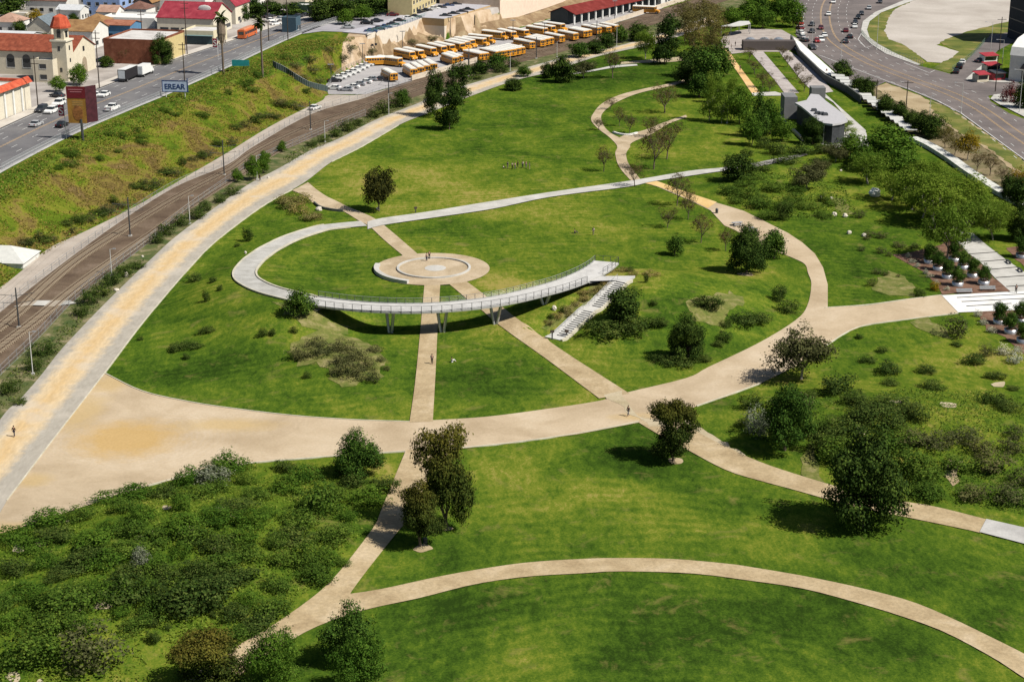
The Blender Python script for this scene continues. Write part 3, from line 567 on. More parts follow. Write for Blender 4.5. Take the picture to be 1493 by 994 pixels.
# ---------------------------------------------------------------- terrain mesh
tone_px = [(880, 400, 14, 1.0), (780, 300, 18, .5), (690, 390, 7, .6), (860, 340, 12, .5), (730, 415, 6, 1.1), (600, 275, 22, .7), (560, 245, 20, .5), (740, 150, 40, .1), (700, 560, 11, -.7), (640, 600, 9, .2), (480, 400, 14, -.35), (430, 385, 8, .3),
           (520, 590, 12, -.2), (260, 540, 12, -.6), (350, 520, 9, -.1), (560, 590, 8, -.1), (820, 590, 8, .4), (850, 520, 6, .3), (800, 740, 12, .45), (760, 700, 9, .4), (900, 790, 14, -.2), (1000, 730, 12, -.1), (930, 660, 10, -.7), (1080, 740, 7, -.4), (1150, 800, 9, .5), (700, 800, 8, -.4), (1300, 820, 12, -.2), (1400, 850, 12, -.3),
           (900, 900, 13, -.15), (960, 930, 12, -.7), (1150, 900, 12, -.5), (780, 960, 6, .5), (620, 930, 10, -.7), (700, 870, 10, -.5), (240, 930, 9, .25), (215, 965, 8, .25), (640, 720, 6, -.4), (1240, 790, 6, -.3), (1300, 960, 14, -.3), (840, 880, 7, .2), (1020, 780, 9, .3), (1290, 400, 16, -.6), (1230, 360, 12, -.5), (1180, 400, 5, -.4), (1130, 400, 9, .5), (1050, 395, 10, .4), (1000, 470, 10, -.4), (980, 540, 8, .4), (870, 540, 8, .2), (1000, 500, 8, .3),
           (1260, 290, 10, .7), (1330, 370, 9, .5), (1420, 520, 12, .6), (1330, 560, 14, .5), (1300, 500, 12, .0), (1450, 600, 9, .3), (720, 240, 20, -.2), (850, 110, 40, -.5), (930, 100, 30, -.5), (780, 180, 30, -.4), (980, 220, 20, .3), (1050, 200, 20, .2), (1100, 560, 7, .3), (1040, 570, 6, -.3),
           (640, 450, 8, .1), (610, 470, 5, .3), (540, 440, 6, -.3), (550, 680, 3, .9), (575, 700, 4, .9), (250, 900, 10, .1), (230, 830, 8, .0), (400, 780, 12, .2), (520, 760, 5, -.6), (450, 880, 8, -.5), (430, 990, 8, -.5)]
def terrain():
    xs = np.concatenate([[-5000, -2500, -1200, -700, -450, -360], np.arange(-300, 300, 1.3), [310, 340, 400, 520, 800, 1500, 3000, 5000]])
    ys = np.concatenate([[-800, -300, -50, 60, 100, 125], np.arange(145, 470, 1.3), np.arange(470, 830, 2.2), [860, 920, 1000, 1150, 1400, 2000, 3500, 6500]])
    X, Y = np.meshgrid(xs, ys); Z = hn(X, Y)
    for w, off in SHEETS:
        x0, x1 = min(p[0] for p in w), max(p[0] for p in w); y0, y1 = min(p[1] for p in w), max(p[1] for p in w)
        i0, i1 = np.searchsorted(xs, [x0, x1]); j0, j1 = np.searchsorted(ys, [y0, y1])
        if i1 > i0 and j1 > j0:
            k = inpoly(X[j0:j1, i0:i1], Y[j0:j1, i0:i1], w); Zs = Z[j0:j1, i0:i1]; Zs[k] = np.minimum(Zs[k], hn(X[j0:j1, i0:i1], Y[j0:j1, i0:i1])[k] - .075)
    tone = np.zeros_like(Z)
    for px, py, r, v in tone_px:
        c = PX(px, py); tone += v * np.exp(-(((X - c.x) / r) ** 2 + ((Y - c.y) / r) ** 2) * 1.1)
    lo = inpoly(X, Y, low_poly); hi = inpoly(X, Y, high_poly); far = (X < 200)
    zone = np.zeros(Z.shape + (4,)); zone[..., 3] = 1
    emb = ~lo & ~hi
    # greener band under the street fence
    du = dist(X, Y, top); zone[..., 0] = np.where(emb, np.clip(.15 + du / 7 + (X > WALLX - 14) * (Y > 480), 0, 1), 0)
    e1d = dist(X, Y, e1)
    urb = hi & (inpoly(X, Y, e2 + [(-3000, 5000), (-3000, 0)]) | (Y > 640)); zone[..., 1] = np.where(urb, 1, np.where(Y > 760, 1, 0))
    zone[..., 0] = np.where(hi & ~urb, np.where((X > WALLX - 10) & (Y > 480), 1, .42), zone[..., 0])
    zone[..., 2] = np.where((emb | (hi & ~urb)) & (X > WALLX - 6) & (Y > 480), 1, 0)
    ny, nx = X.shape
    V = np.stack([X.ravel(), Y.ravel(), Z.ravel()], 1)
    idx = np.arange(nx * ny).reshape(ny, nx)
    F = np.stack([idx[:-1, :-1].ravel(), idx[:-1, 1:].ravel(), idx[1:, 1:].ravel(), idx[1:, :-1].ravel()], 1)
    me = bpy.data.meshes.new('ground'); me.vertices.add(len(V)); me.vertices.foreach_set('co', V.ravel())
    me.loops.add(F.size); me.loops.foreach_set('vertex_index', F.ravel().astype(np.int32)); me.polygons.add(len(F))
    me.polygons.foreach_set('loop_start', np.arange(0, F.size, 4, dtype=np.int32)); me.polygons.foreach_set('loop_total', np.full(len(F), 4, np.int32))
    me.polygons.foreach_set('use_smooth', np.ones(len(F), bool)); me.update(calc_edges=True)
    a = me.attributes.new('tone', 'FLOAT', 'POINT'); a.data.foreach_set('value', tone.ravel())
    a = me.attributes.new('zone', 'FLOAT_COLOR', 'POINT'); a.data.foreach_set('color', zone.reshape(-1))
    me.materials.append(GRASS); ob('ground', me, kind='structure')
terrain()
# ---------------------------------------------------------------- plants
def crown(name, mat, lobes, n, size, seed, shell=.55, droop=0.0):
    """crown in unit space (width 1, height 1, base z=0) made of many small leaves spread through lobes (x,y,z,rx,ry,rz)"""
    rg = np.random.default_rng(seed); L = np.array(lobes, float)
    w = (L[:, 3] * L[:, 4] * L[:, 5]) ** (2 / 3); k = rg.choice(len(L), n, p=w / w.sum())
    d = rg.normal(size=(n, 3)); d /= np.linalg.norm(d, axis=1)[:, None]
    # sprigs: leaves gather in tufts so the outline stays uneven
    nt_ = max(10, n // 34); tk = rg.choice(len(L), nt_, p=w / w.sum()); td = rg.normal(size=(nt_, 3)); td /= np.linalg.norm(td, axis=1)[:, None]
    tr = shell + (1.12 - shell) * rg.random(nt_) ** .7; tp = L[tk, :3] + td * L[tk, 3:6] * tr[:, None]
    which = rg.integers(0, nt_, n); p = tp[which] + rg.normal(size=(n, 3)) * size * np.array([1.75, 1.75, 1.35])
    loose = rg.random(n) < .3; r = shell + (1 - shell) * rg.random(n) ** .5
    p[loose] = (L[k, :3] + d * L[k, 3:6] * r[:, None])[loose]
    p[:, 2] -= droop * rg.random(n) * .1
    p[:, 2] = np.maximum(p[:, 2], .01)
    own = tk[which].copy(); own[loose] = k[loose]; c = (p - L[own, :3]) / L[own, 3:6]; c[:, 2] += .25
    nrm = c / (np.linalg.norm(c, axis=1)[:, None] + 1e-6) + rg.normal(size=(n, 3)) * .42
    nrm /= np.linalg.norm(nrm, axis=1)[:, None]
    u = np.cross(nrm, rg.normal(size=(n, 3))); u /= np.linalg.norm(u, axis=1)[:, None] + 1e-9; v = np.cross(nrm, u)
    s = size * (.6 + .8 * rg.random(n))[:, None]
    V = np.stack([p + u * s * .62, p + v * s * .5 + nrm * s * .12, p - u * s * .62, p - v * s * .5 + nrm * s * .1], 1).reshape(-1, 3)
    F = np.arange(4 * n).reshape(-1, 4)
    me = bpy.data.meshes.new(name); me.vertices.add(len(V)); me.vertices.foreach_set('co', V.ravel()); me.loops.add(4 * n)
    me.loops.foreach_set('vertex_index', F.ravel().astype(np.int32)); me.polygons.add(n)
    me.polygons.foreach_set('loop_start', np.arange(0, 4 * n, 4, dtype=np.int32)); me.polygons.foreach_set('loop_total', np.full(n, 4, np.int32)); me.update(calc_edges=True)
    lt = rg.random(len(L)); tint = np.clip(.55 * rg.random(nt_)[which] + .45 * lt[own] + .0, 0, 1); tint[loose] = rg.random(loose.sum()) * .6
    a = me.attributes.new('clump', 'FLOAT', 'POINT'); a.data.foreach_set('value', np.repeat(tint, 4))
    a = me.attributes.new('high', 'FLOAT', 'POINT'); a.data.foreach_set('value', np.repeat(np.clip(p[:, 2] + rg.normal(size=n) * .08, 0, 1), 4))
    me.materials.append(mat); return me
def wood(name, seed, mat, fork=.28, top=.8, spread=.36, r=.03, levels=3, nb=5, lean=0):
    """tapered trunk with forking limbs in unit space"""
    rr = random.Random(seed); mb = MB()
    def grow(p, d, ln, rad, lev):
        n = 3 if lev == 0 else 2; q = Vector(p)
        for i in range(n):
            d2 = (d + Vector((rr.uniform(-.16, .16), rr.uniform(-.16, .16), rr.uniform(-.04, .1)))).normalized()
            e = q + d2 * ln / n; mb.tube(q, e, rad * (1 - .25 * i / n), rad * (1 - .25 * (i + 1) / n), 5 if lev else 7); q = e; d = d2
        if lev < levels:
            k = nb if lev == 0 else 3
            for j in range(k):
                a = 2 * math.pi * (j + rr.random() * .7) / k
                out = Vector((math.cos(a), math.sin(a), rr.uniform(.5, 1.2))).normalized()
                grow(q - d * ln * rr.uniform(0, .35) * (1 if j else 0), (out * .75 + d * .45).normalized(), ln * (.95 if lev == 0 else .68) * spread / .36 * rr.uniform(.8, 1.1), rad * .55, lev + 1)
    grow((0, 0, -.02), Vector((lean, 0, 1)).normalized(), fork, r, 0)
    return mesh(name, mb.v, mb.f, mat)
def rl(seed, n, ring=.27, z0=.42, z1=.75, s=.24, sz=.22, top=True):
    rr = random.Random(seed); L = []
    for i in range(n):
        a = 2 * math.pi * i / n * 1.0 + rr.uniform(-.4, .4); q = ring * rr.uniform(.55, 1.1); ss_ = s * rr.uniform(.7, 1.15)
        L.append((q * math.cos(a), q * math.sin(a), rr.uniform(z0, z1), ss_, ss_, sz * rr.uniform(.75, 1.15)))
    if top: L.append((rr.uniform(-.06, .06), rr.uniform(-.06, .06), .78, s * .9, s * .9, .2)); L.append((0, 0, .55, .26, .26, .3))
    return L
BARK = plain('bark', (.13, .10, .075), .95, var=.35, scale=6); PBARK = plain('pale_bark', (.34, .30, .25), .9, var=.3, scale=6)
mL = dict(
    dark=leaf('dark_oak_leaves', (.009, .020, .006), (.030, .058, .011), (.085, .130, .024), trans=.06),
    mid=leaf('green_leaves', (.014, .035, .007), (.046, .098, .015), (.115, .185, .030), trans=.12),
    bright=leaf('bright_leaves', (.03, .075, .010), (.075, .15, .018), (.15, .24, .035), trans=.35),
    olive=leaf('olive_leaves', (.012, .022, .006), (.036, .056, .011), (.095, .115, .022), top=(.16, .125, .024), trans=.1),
    purple=leaf('bronze_leaves', (.010, .014, .005), (.030, .036, .010), (.080, .078, .018), trans=.06),
    brown=leaf('sparse_brown_leaves', (.05, .038, .018), (.115, .085, .040), (.16, .145, .05), trans=.3),
    tan=leaf('tan_green_leaves', (.075, .065, .024), (.15, .13, .045), (.22, .20, .07), trans=.35),
    lime=leaf('spring_leaves', (.07, .13, .014), (.145, .225, .028), (.27, .34, .06), trans=.45),
    silver=leaf('silver_leaves', (.09, .105, .07), (.20, .22, .16), (.36, .38, .30), trans=.3),
    yellow=leaf('yellow_leaves', (.09, .07, .010), (.24, .17, .012), (.42, .30, .03), trans=.35),
    scrub=leaf('scrub_leaves', (.014, .030, .007), (.048, .080, .016), (.125, .155, .038), trans=.12),
    green=leaf('shrub_leaves', (.028, .062, .010), (.078, .140, .020), (.165, .235, .040), trans=.3),
    grey=leaf('grey_brown_leaves', (.030, .036, .014), (.070, .076, .030), (.15, .15, .065), trans=.1),
    straw=leaf('straw_tufts', (.12, .10, .03), (.24, .20, .07), (.40, .34, .16), trans=.3),
    white=leaf('white_blossom', (.10, .12, .06), (.42, .42, .33), (.70, .70, .60), trans=.1),
    palm=leaf('palm_leaves', (.03, .045, .012), (.075, .09, .025), (.16, .15, .06), trans=.1))
PROTO = {}
def crown_kind(k):
    """kind -> (crown mesh, trunk mesh) in unit space, several seeds per kind"""
    kind, v = k
    s = abs(hash_s(kind)) % 1000 + v * 17
    T = {'dark': ('dark', rl(s, 9, .28, .36, .70, .19, .17) + rl(s + 5, 7, .31, .15, .30, .17, .14, False), 21000, .0205, .10), 'round': ('mid', rl(s, 9, .28, .36, .70, .19, .17) + rl(s + 5, 6, .30, .18, .32, .17, .14, False), 15000, .021, .12),
         'bright': ('bright', rl(s, 12, .31, .24, .74, .175, .15), 13000, .020, .16), 'olive': ('olive', rl(s, 15, .29, .2, .84, .19, .11), 22000, .0205, .10),
         'purple': ('purple', rl(s, 10, .29, .32, .76, .19, .2), 7000, .027, .16), 'brown': ('brown', rl(s, 8, .3, .5, .8, .2, .16), 2600, .018, .26),
         'tan': ('tan', rl(s, 9, .27, .35, .78, .22, .24), 3800, .022, .2), 'lime': ('lime', rl(s, 11, .33, .35, .78, .2, .16), 5200, .026, .2),
         'tall': ('dark', rl(s, 12, .27, .14, .82, .19, .13), 9000, .026, .1), 'yellow': ('yellow', rl(s, 8, .28, .42, .72, .22, .2), 2600, .034, .25),
         'grey': ('grey', rl(s, 11, .31, .3, .72, .2, .18), 7500, .024, .2), 'spire': ('mid', [(0, 0, .2 + .14 * i, .42 - .07 * i, .42 - .07 * i, .16) for i in range(6)], 5000, .030, .12),
         'column': ('lime', [(random.Random(s + i).uniform(-.1, .1), random.Random(s - i).uniform(-.1, .1), .2 + .13 * i, .34 - .035 * i, .34 - .035 * i, .14) for i in range(6)], 3200, .028, .2)}[kind]
    m, lobes, n, size, fk = T
    if v >= 3: n, size = n // 3, size * 1.75
    c = crown(kind + '_crown', mL[m], lobes, n, size, s)
    w = wood('trunk', s + 3, PBARK if kind in ('lime', 'grey', 'yellow', 'column') else BARK, fork=fk + .04, r=.032 if kind in ('dark', 'round', 'olive') else .02, levels=3 if kind in ('brown', 'grey', 'lime', 'tan', 'yellow') else 2)
    return c, w
def hash_s(t): return sum(ord(c) * (i + 7) for i, c in enumerate(t))
CNT = {}
NAMES = {'palm': 'palm_tree'}
def tree(kind, px, py, hpx, wpx, desc, group=None, cat='tree', nm='tree', v=None):
    """tree whose trunk stands at photo point px,py on the ground"""
    i = CNT.get(kind, 0); CNT[kind] = i + 1; k = (kind, (i % 3) if v is None else v)
    p = PX(px, py); m = mpp(p); h = hpx * m / .95; w = wpx * m
    w *= 1.2 if kind in ('dark', 'round', 'bright', 'olive', 'purple', 'tall', 'grey') else 1.08
    rz = R.uniform(0, 6.28); sc = (w * R.uniform(.96, 1.04), w * R.uniform(.96, 1.04), h * 1.03)
    if kind in ('dark', 'round', 'bright', 'olive') and hpx < 60 and v is None: k = (kind, 3 + i % 2)
    if k not in PROTO:
        c, t = crown_kind(k); e = empty(nm, p, rz, sc); ob('crown', c, e); ob('trunk', t, e); PROTO[k] = e
    else:
        e = dup(PROTO[k], p, rz, sc); e.name = nm
    return tag(e, desc, cat, group, (px, py))
SH_ = {}
def shrub(kind, px, py, wpx, hpx, desc, group=None, nm='shrub', cat='shrub', dz=-.05, world=None):
    i = CNT.get('s' + kind, 0); CNT['s' + kind] = i + 1; k = (kind, i % 3)
    if k not in SH_:
        s = hash_s(kind) + i * 31; n, size = {'straw': (900, .05), 'white': (1200, .045), 'brownscrub': (1300, .04)}.get(kind, (1900, .042))
        mm = mL[{'brownscrub': 'grey'}.get(kind, kind)]
        rr = random.Random(s); lob = [(.27 * math.cos(j * 1.05 + rr.random()), .27 * math.sin(j * 1.05 + rr.random()), rr.uniform(.25, .5), rr.uniform(.17, .27), rr.uniform(.17, .27), rr.uniform(.28, .42)) for j in range(6)] + [(0, 0, .45, .3, .3, .5)]
        SH_[k] = crown(kind + '_shrub', mm, lob, n, size, s, shell=.7)
    p = Vector(world) if world else PX(px, py); m = mpp(p); w = wpx * m; h = max(hpx * m, .25 * w)
    o = ob(nm, SH_[k], loc=(p.x, p.y + (w * .15 if not world else 0), p.z + dz)); o.scale = (w, w * R.uniform(.75, 1.0), h); o.rotation_euler[2] = R.uniform(0, 6.28)
    o.location.z = H(o.location.x, o.location.y) + dz
    return tag(o, desc, cat, group, (px, py))
# --- single trees
tree('dark', 1256, 766, 150, 112, 'largest dense dark green tree beside the east path', v=0)
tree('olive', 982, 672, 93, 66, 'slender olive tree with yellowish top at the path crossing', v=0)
tree('grey', 1168, 553, 76, 88, 'wide grey brown half bare tree at the ring road edge', v=0)
tree('round', 524, 694, 70, 74, 'round deep green tree below the gravel apron')
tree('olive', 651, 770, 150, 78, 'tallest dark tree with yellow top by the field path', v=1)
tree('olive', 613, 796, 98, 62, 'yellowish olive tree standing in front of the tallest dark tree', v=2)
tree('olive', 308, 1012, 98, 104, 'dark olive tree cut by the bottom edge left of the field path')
tree('bright', 398, 1008, 98, 84, 'bright green tree over the end of the field path')
tree('round', 508, 966, 92, 80, 'dark green tree beside the arc path junction', v=1)
tree('bright', 524, 1018, 98, 86, 'fresh green tree in front of the junction at bottom edge', v=1)
tree('round', 1144, 656, 100, 74, 'dark green tree among shrubs left of the largest tree', v=2)
tree('dark', 1002, 524, 70, 56, 'dark bushy tree on the lawn right of the stairs', v=1)
tree('dark', 908, 464, 46, 52, 'dark bushy tree beside the staircase')
tree('round', 436, 460, 40, 44, 'dense green tree hiding the start of the footbridge')
tree('dark', 1088, 398, 70, 58, 'broad dark oak on the mound by the ring path', v=2)
tree('round', 1128, 376, 42, 38, 'small green tree right of the broad dark oak')
tree('purple', 553, 308, 64, 48, 'bronze leaved tree standing alone by the concrete path')
tree('dark', 1077, 262, 38, 44, 'round dark tree at the end of the concrete path')
tree('tall', 655, 189, 62, 40, 'dark tree, front one of the three by the promenade', v=0)
tree('tall', 634, 170, 66, 34, 'dark slim tree, left one of the three by the promenade', v=1)
tree('tall', 669, 150, 56, 40, 'dark tree, back one of the three by the promenade', v=2)
tree('dark', 820, 120, 38, 38, 'round dark tree near the far promenade')
tree('grey', 851, 114, 26, 34, 'low brown tree right of the round dark tree')
tree('brown', 893, 114, 44, 38, 'thin brown tree on the far lawn')
tree('tall', 969, 93, 70, 44, 'tall dark tree shading the far lawn')
tree('lime', 941, 86, 40, 36, 'pale loose tree left of the tall dark tree')
tree('dark', 749, 132, 18, 24, 'small dark tree at the lawn corner by the promenade')
tree('brown', 969, 165, 42, 48, 'bare brown tree inside the winding path')
tree('spire', 1106, 200, 66, 40, 'dark green tree in front of the pavilion path')
tree('dark', 1184, 210, 38, 34, 'dark tree against the pavilion wall', v=0)
tree('lime', 1232, 198, 22, 32, 'small pale tree on the pavilion terrace', v=0)
for px, py, h, w in [(903, 184, 28, 24), (918, 195, 30, 28), (953, 247, 62, 56), (972, 232, 58, 50), (880, 250, 38, 34), (948, 200, 30, 30), (890, 160, 18, 22), (873, 190, 18, 24)]:
    tree('brown', px, py, h, w, 'sparse brown tree on the lawn around the winding path', 'brown trees around the winding path')
for px, py, h, w in [(987, 300, 50, 44), (973, 332, 30, 34), (1003, 320, 38, 34), (1022, 354, 44, 40), (925, 272, 36, 34), (1058, 366, 36, 30), (1003, 296, 22, 26)]:
    tree('brown', px, py, h, w, 'thin leafless tree on the lawn along the yellow path', 'thin trees on the middle lawn')
tree('round', 984, 372, 30, 26, 'small green tree among the thin leafless trees')
for px, py, h, w in [(998, 60, 46, 50), (1020, 52, 52, 52), (1038, 66, 54, 46), (1012, 82, 50, 48), (1042, 96, 52, 44), (1000, 40, 38, 46), (1042, 36, 32, 40)]:
    tree('tan', px, py, h, w, 'tan half bare tree at the back of the central belt', 'tan trees in the central belt')
for px, py, h, w in [(1012, 112, 44, 44), (1030, 128, 54, 48), (1046, 112, 46, 40), (1000, 122, 34, 34), (1020, 142, 36, 36)]:
    tree('dark' if px in (1012, 1000) else 'round', px, py, h, w, 'leafy green tree in the middle of the central belt', 'green trees in the central belt')
for px, py, h, w in [(1034, 176, 66, 34), (1052, 180, 54, 34), (1064, 160, 46, 34), (1044, 150, 40, 32)]:
    tree('column', px, py, h, w, 'upright light green tree at the front of the belt', 'upright light trees in the belt')
for px, py, h, w in [(1078, 180, 52, 40), (1122, 196, 50, 34), (1140, 206, 34, 34), (1096, 212, 44, 32)]:
    tree('bright', px, py, h, w, 'fresh green tree between the belt and the pavilion', 'fresh green trees before the pavilion')
for px, py, h, w in [(1066, 40, 28, 34), (1090, 36, 34, 40), (1112, 42, 30, 34), (1132, 32, 36, 40), (1156, 40, 40, 38), (1145, 18, 24, 30), (1105, 16, 24, 32)]:
    tree('bright' if px % 2 == 0 else 'round', px, py, h, w, 'green tree behind the far curved shelter', 'trees behind the far shelter')
for px, py, h, w in [(1100, 108, 22, 30), (1112, 128, 26, 30), (1122, 134, 20, 28), (1092, 88, 18, 24), (1148, 98, 20, 22), (1162, 116, 24, 26), (1172, 134, 26, 30), (1140, 84, 16, 20), (1118, 70, 14, 30)]:
    tree('brown', px, py, h, w, 'small reddish bare tree between paved strips', 'reddish trees between the paved strips')
for px, py, h, w in [(1292, 240, 56, 92), (1262, 248, 34, 50), (1240, 230, 34, 44), (1312, 262, 44, 60)]:
    tree('bright', px, py, h, w, 'lush bright green tree right of the pavilion terrace', 'lush trees beside the pavilion terrace')
for px, py, h, w in [(1265, 268, 46, 60), (1330, 306, 60, 74), (1362, 330, 74, 84), (1398, 316, 62, 80), (1424, 324, 46, 66), (1376, 290, 38, 66), (1448, 350, 52, 60), (1342, 275, 40, 62), (1382, 376, 76, 76), (1300, 292, 44, 60), (1410, 350, 56, 70), (1345, 318, 50, 66), (1372, 270, 26, 50), (1426, 302, 30, 50), (1458, 330, 36, 46)]:
    tree('lime', px, py, h, w, 'light green spreading tree in the eastern grove', 'light trees in the eastern grove')
for px, py, h, w in [(1176, 276, 38, 46), (1192, 262, 30, 34), (1218, 236, 26, 34)]:
    tree('grey', px, py, h, w, 'brown thin tree below the boardwalk', 'brown trees below the boardwalk')
for px, py, h, w in [(1490, 350, 60, 50), (1486, 300, 40, 34), (1470, 290, 36, 26)]:
    tree('dark', px, py, h, w, 'dark tree at right edge beside the wall walk', 'dark trees at the right edge')
for px, py, h, w in [(1228, 114, 26, 30), (1252, 136, 24, 28), (1264, 142, 28, 26), (1290, 168, 30, 30), (1312, 176, 28, 26), (1330, 188, 26, 28), (1344, 196, 34, 30), (1360, 202, 36, 32)]:
    tree('dark', px, py, h, w, 'dark green street tree between white slabs and road', 'dark trees along the wall walk')
for px, py, h, w in [(1378, 216, 32, 30), (1392, 226, 32, 28), (1424, 250, 30, 30), (1443, 256, 34, 34), (1460, 268, 26, 28)]:
    tree('brown' if px > 1400 else 'tan', px, py, h, w, 'thin brown street tree beside the wall walk', 'brown trees along the wall walk')
for px, py, h, w in [(1410, 234, 42, 38), (1482, 282, 36, 34)]:
    tree('yellow', px, py, h, w, 'yellow flowering tree beside the wall walk', 'yellow trees along the wall walk')
for px, py, h, w in [(370, 262, 34, 24), (384, 252, 26, 22), (346, 266, 20, 16), (386, 240, 20, 18), (411, 222, 16, 16)]:
    tree('bright', px, py, h, w, 'young green tree beside the railway fence', 'young trees beside the railway')
for px, py, h, w in [(798, 114, 22, 20), (763, 112, 16, 22), (587, 156, 26, 22), (884, 70, 24, 26), (905, 62, 24, 24), (868, 78, 20, 28), (930, 60, 26, 30), (845, 84, 22, 30), (700, 108, 20, 28), (725, 100, 22, 30)]:
    tree('round' if px % 2 else 'dark', px, py, h, w, 'dark bushy tree between railway and far promenade', 'bushy trees along the far railway')
# --- town trees
for px, py, h, w in [(470, 30, 34, 44), (500, 28, 36, 50), (530, 24, 30, 50), (556, 16, 24, 40), (590, -2, 14, 24)]:
    tree('dark', px, py, h, w, 'big dark tree beyond the street', 'big dark trees beyond the street')
for px, py, h, w in [(504, 36, 22, 26), (530, 30, 22, 28)]:
    tree('bright', px, py, h, w, 'light green tree before the big dark trees', 'light trees before the rooftop car park')
tree('dark', 238, 94, 44, 36, 'round dark tree by the painted brick building', v=1)
tree('bright', 116, 124, 30, 30, 'light green tree at the foot of the bell tower')
tree('bright', 86, 134, 22, 24, 'small light green tree left of the bell tower door')
tree('dark', 156, 98, 16, 20, 'small dark tree before the brick wall')
tree('brown', 184, 92, 24, 30, 'orange brown bare tree before the brick wall')
tree('dark', 16, 26, 34, 50, 'dark tree behind the tan hipped house')
tree('yellow', 54, 36, 22, 28, 'yellow green tree between white houses')
tree('dark', 30, 52, 22, 22, 'dark tree right of the tan hipped house')
tree('dark', 66, 66, 16, 30, 'dark shrubby tree behind the red tiled nave')
for px, py, h, w in [(148, 24, 12, 20), (108, 32, 12, 14), (350, 30, 30, 34), (372, 26, 26, 30), (395, 22, 20, 40), (430, 22, 18, 40)]:
    tree('dark', px, py, h, w, 'dark tree between houses beyond the street', 'dark trees among the houses')
# palms
def palm(px, py, hpx, desc, skirt=.40, crown_r=2.9):
    p = PX(px, py); m = mpp(p); h = hpx * m / .95; e = empty('palm_tree', p); mb = MB()
    mb.tube((0, 0, -.2), (0, 0, h * .5), .34, .27, 8); mb.tube((0, 0, h * .5), (.05, 0, h * .9), .27, .24, 8); mb.build('trunk', BARK, e)
    if skirt:
        k = MB(); k.tube((0, 0, h * (.88 - skirt)), (0, 0, h * (.9 - skirt * .6)), .35, 1.3, 10); k.tube((0, 0, h * (.9 - skirt * .6)), (0, 0, h * .88), 1.3, 1.15, 10)
        rr = random.Random(3)
        for i in range(160):
            a = rr.uniform(0, 6.28); z = h * rr.uniform(.9 - skirt, .88); k.tube((1.05 * math.cos(a), 1.05 * math.sin(a), z), (1.25 * math.cos(a), 1.25 * math.sin(a), z - .9), .07, .02, 3)
        k.build('dead_fronds', plain('dead_fronds', (.20, .155, .115), .95, var=.4, scale=5), e)
    rr = random.Random(px); f = MB()
    for i in range(34):
        a = rr.uniform(0, 6.28); el = rr.uniform(-.5, 1.2); q = Vector((0, 0, h * .9)); L = crown_r * rr.uniform(.8, 1.1); d = Vector((math.cos(a) * math.cos(el), math.sin(a) * math.cos(el), math.sin(el)))
        side = Vector((-math.sin(a), math.cos(a), 0))
        for s in range(4):
            r2 = q + d * L / 4; w1, w2 = (.12, .45, .55, .4, .05)[s:s + 2]
            f.add([q - side * w1, q + side * w1, r2 + side * w2, r2 - side * w2], [(0, 1, 2, 3)]); q = r2; d = (d + Vector((0, 0, -.32))).normalized()
    f.build('crown', mL['palm'], e); return tag(e, desc, 'palm tree')
palm(326, 110, 88, 'tall palm with thick brown skirt beside the street'); palm(383, 112, 82, 'thin palm on the bank at the street bend', 0)
# --- shrubs
def many(kind, L, desc, group, nm='shrub', cat='shrub'):
    for q in L: shrub(kind, q[0], q[1], q[2], q[3], desc, group, nm, cat)
shrub('silver', 307, 708, 62, 32, 'silvery shrub at the edge of the gravel apron')
shrub('green', 468, 752, 76, 54, 'tall dark green shrub below the round deep green tree')
shrub('brownscrub', 132, 984, 110, 80, 'largest brown grey shrub near the bottom left corner')
shrub('silver', 206, 830, 34, 36, 'blue grey spiky shrub among the dark shrubs')
many('scrub', [(182, 880, 84, 46), (262, 896, 96, 52), (310, 892, 76, 56), (300, 850, 60, 30), (240, 850, 60, 30)], 'large dark shrub in the lower left planting', 'large dark shrubs in the lower left planting')
many('green', [(90, 900, 90, 44), (40, 976, 100, 60), (60, 930, 80, 40), (110, 925, 60, 34)], 'large mid green shrub by bottom left corner', 'large green shrubs by the bottom left corner')
rr = random.Random(5)
gpoly = [(0, 782), (110, 744), (220, 712), (330, 684), (450, 674), (490, 680), (540, 700), (575, 700), (545, 755), (510, 800), (450, 862), (395, 905), (340, 938), (280, 940), (200, 935), (150, 900), (90, 890), (0, 920)]
def inpx(x, y, poly): return bool(inpoly(np.array([x]), np.array([y]), poly)[0])
pts = []
for _ in range(4000):
    x, y = rr.uniform(0, 580), rr.uniform(676, 950)
    if not inpx(x, y, gpoly): continue
    if min(abs(x - a) + 2.0 * abs(y - b) for a, b in pts or [(9e3, 9e3)]) < rr.choice((46, 58, 74) if x < 380 else (58, 74, 90)): continue
    if 200 < x < 340 and y > 905: continue
    pts.append((x, y))
for i, (x, y) in enumerate(sorted(pts, key=lambda q: q[1])):
    k = rr.choice(('green', 'green', 'bright', 'bright', 'scrub'))
    shrub(k, x, y + 4, rr.uniform(34, 74), rr.uniform(16, 32), {'green': 'low spreading green shrub in lower left planting', 'bright': 'low bright green shrub in lower left planting', 'scrub': 'low dark olive shrub in lower left planting'}[k], 'low shrubs in the lower left planting')
many('scrub', [(208, 906, 18, 14), (222, 914, 20, 16), (224, 938, 26, 22), (244, 918, 14, 12), (188, 920, 12, 10), (312, 900, 18, 10)], 'small round dark shrub on the grass at lower left', 'small round shrubs on the lower left grass')
many('green', [(452, 826, 58, 36), (405, 800, 40, 26), (480, 790, 40, 20), (498, 826, 26, 14)], 'leafy green shrub beside the field path', 'leafy shrubs beside the field path')
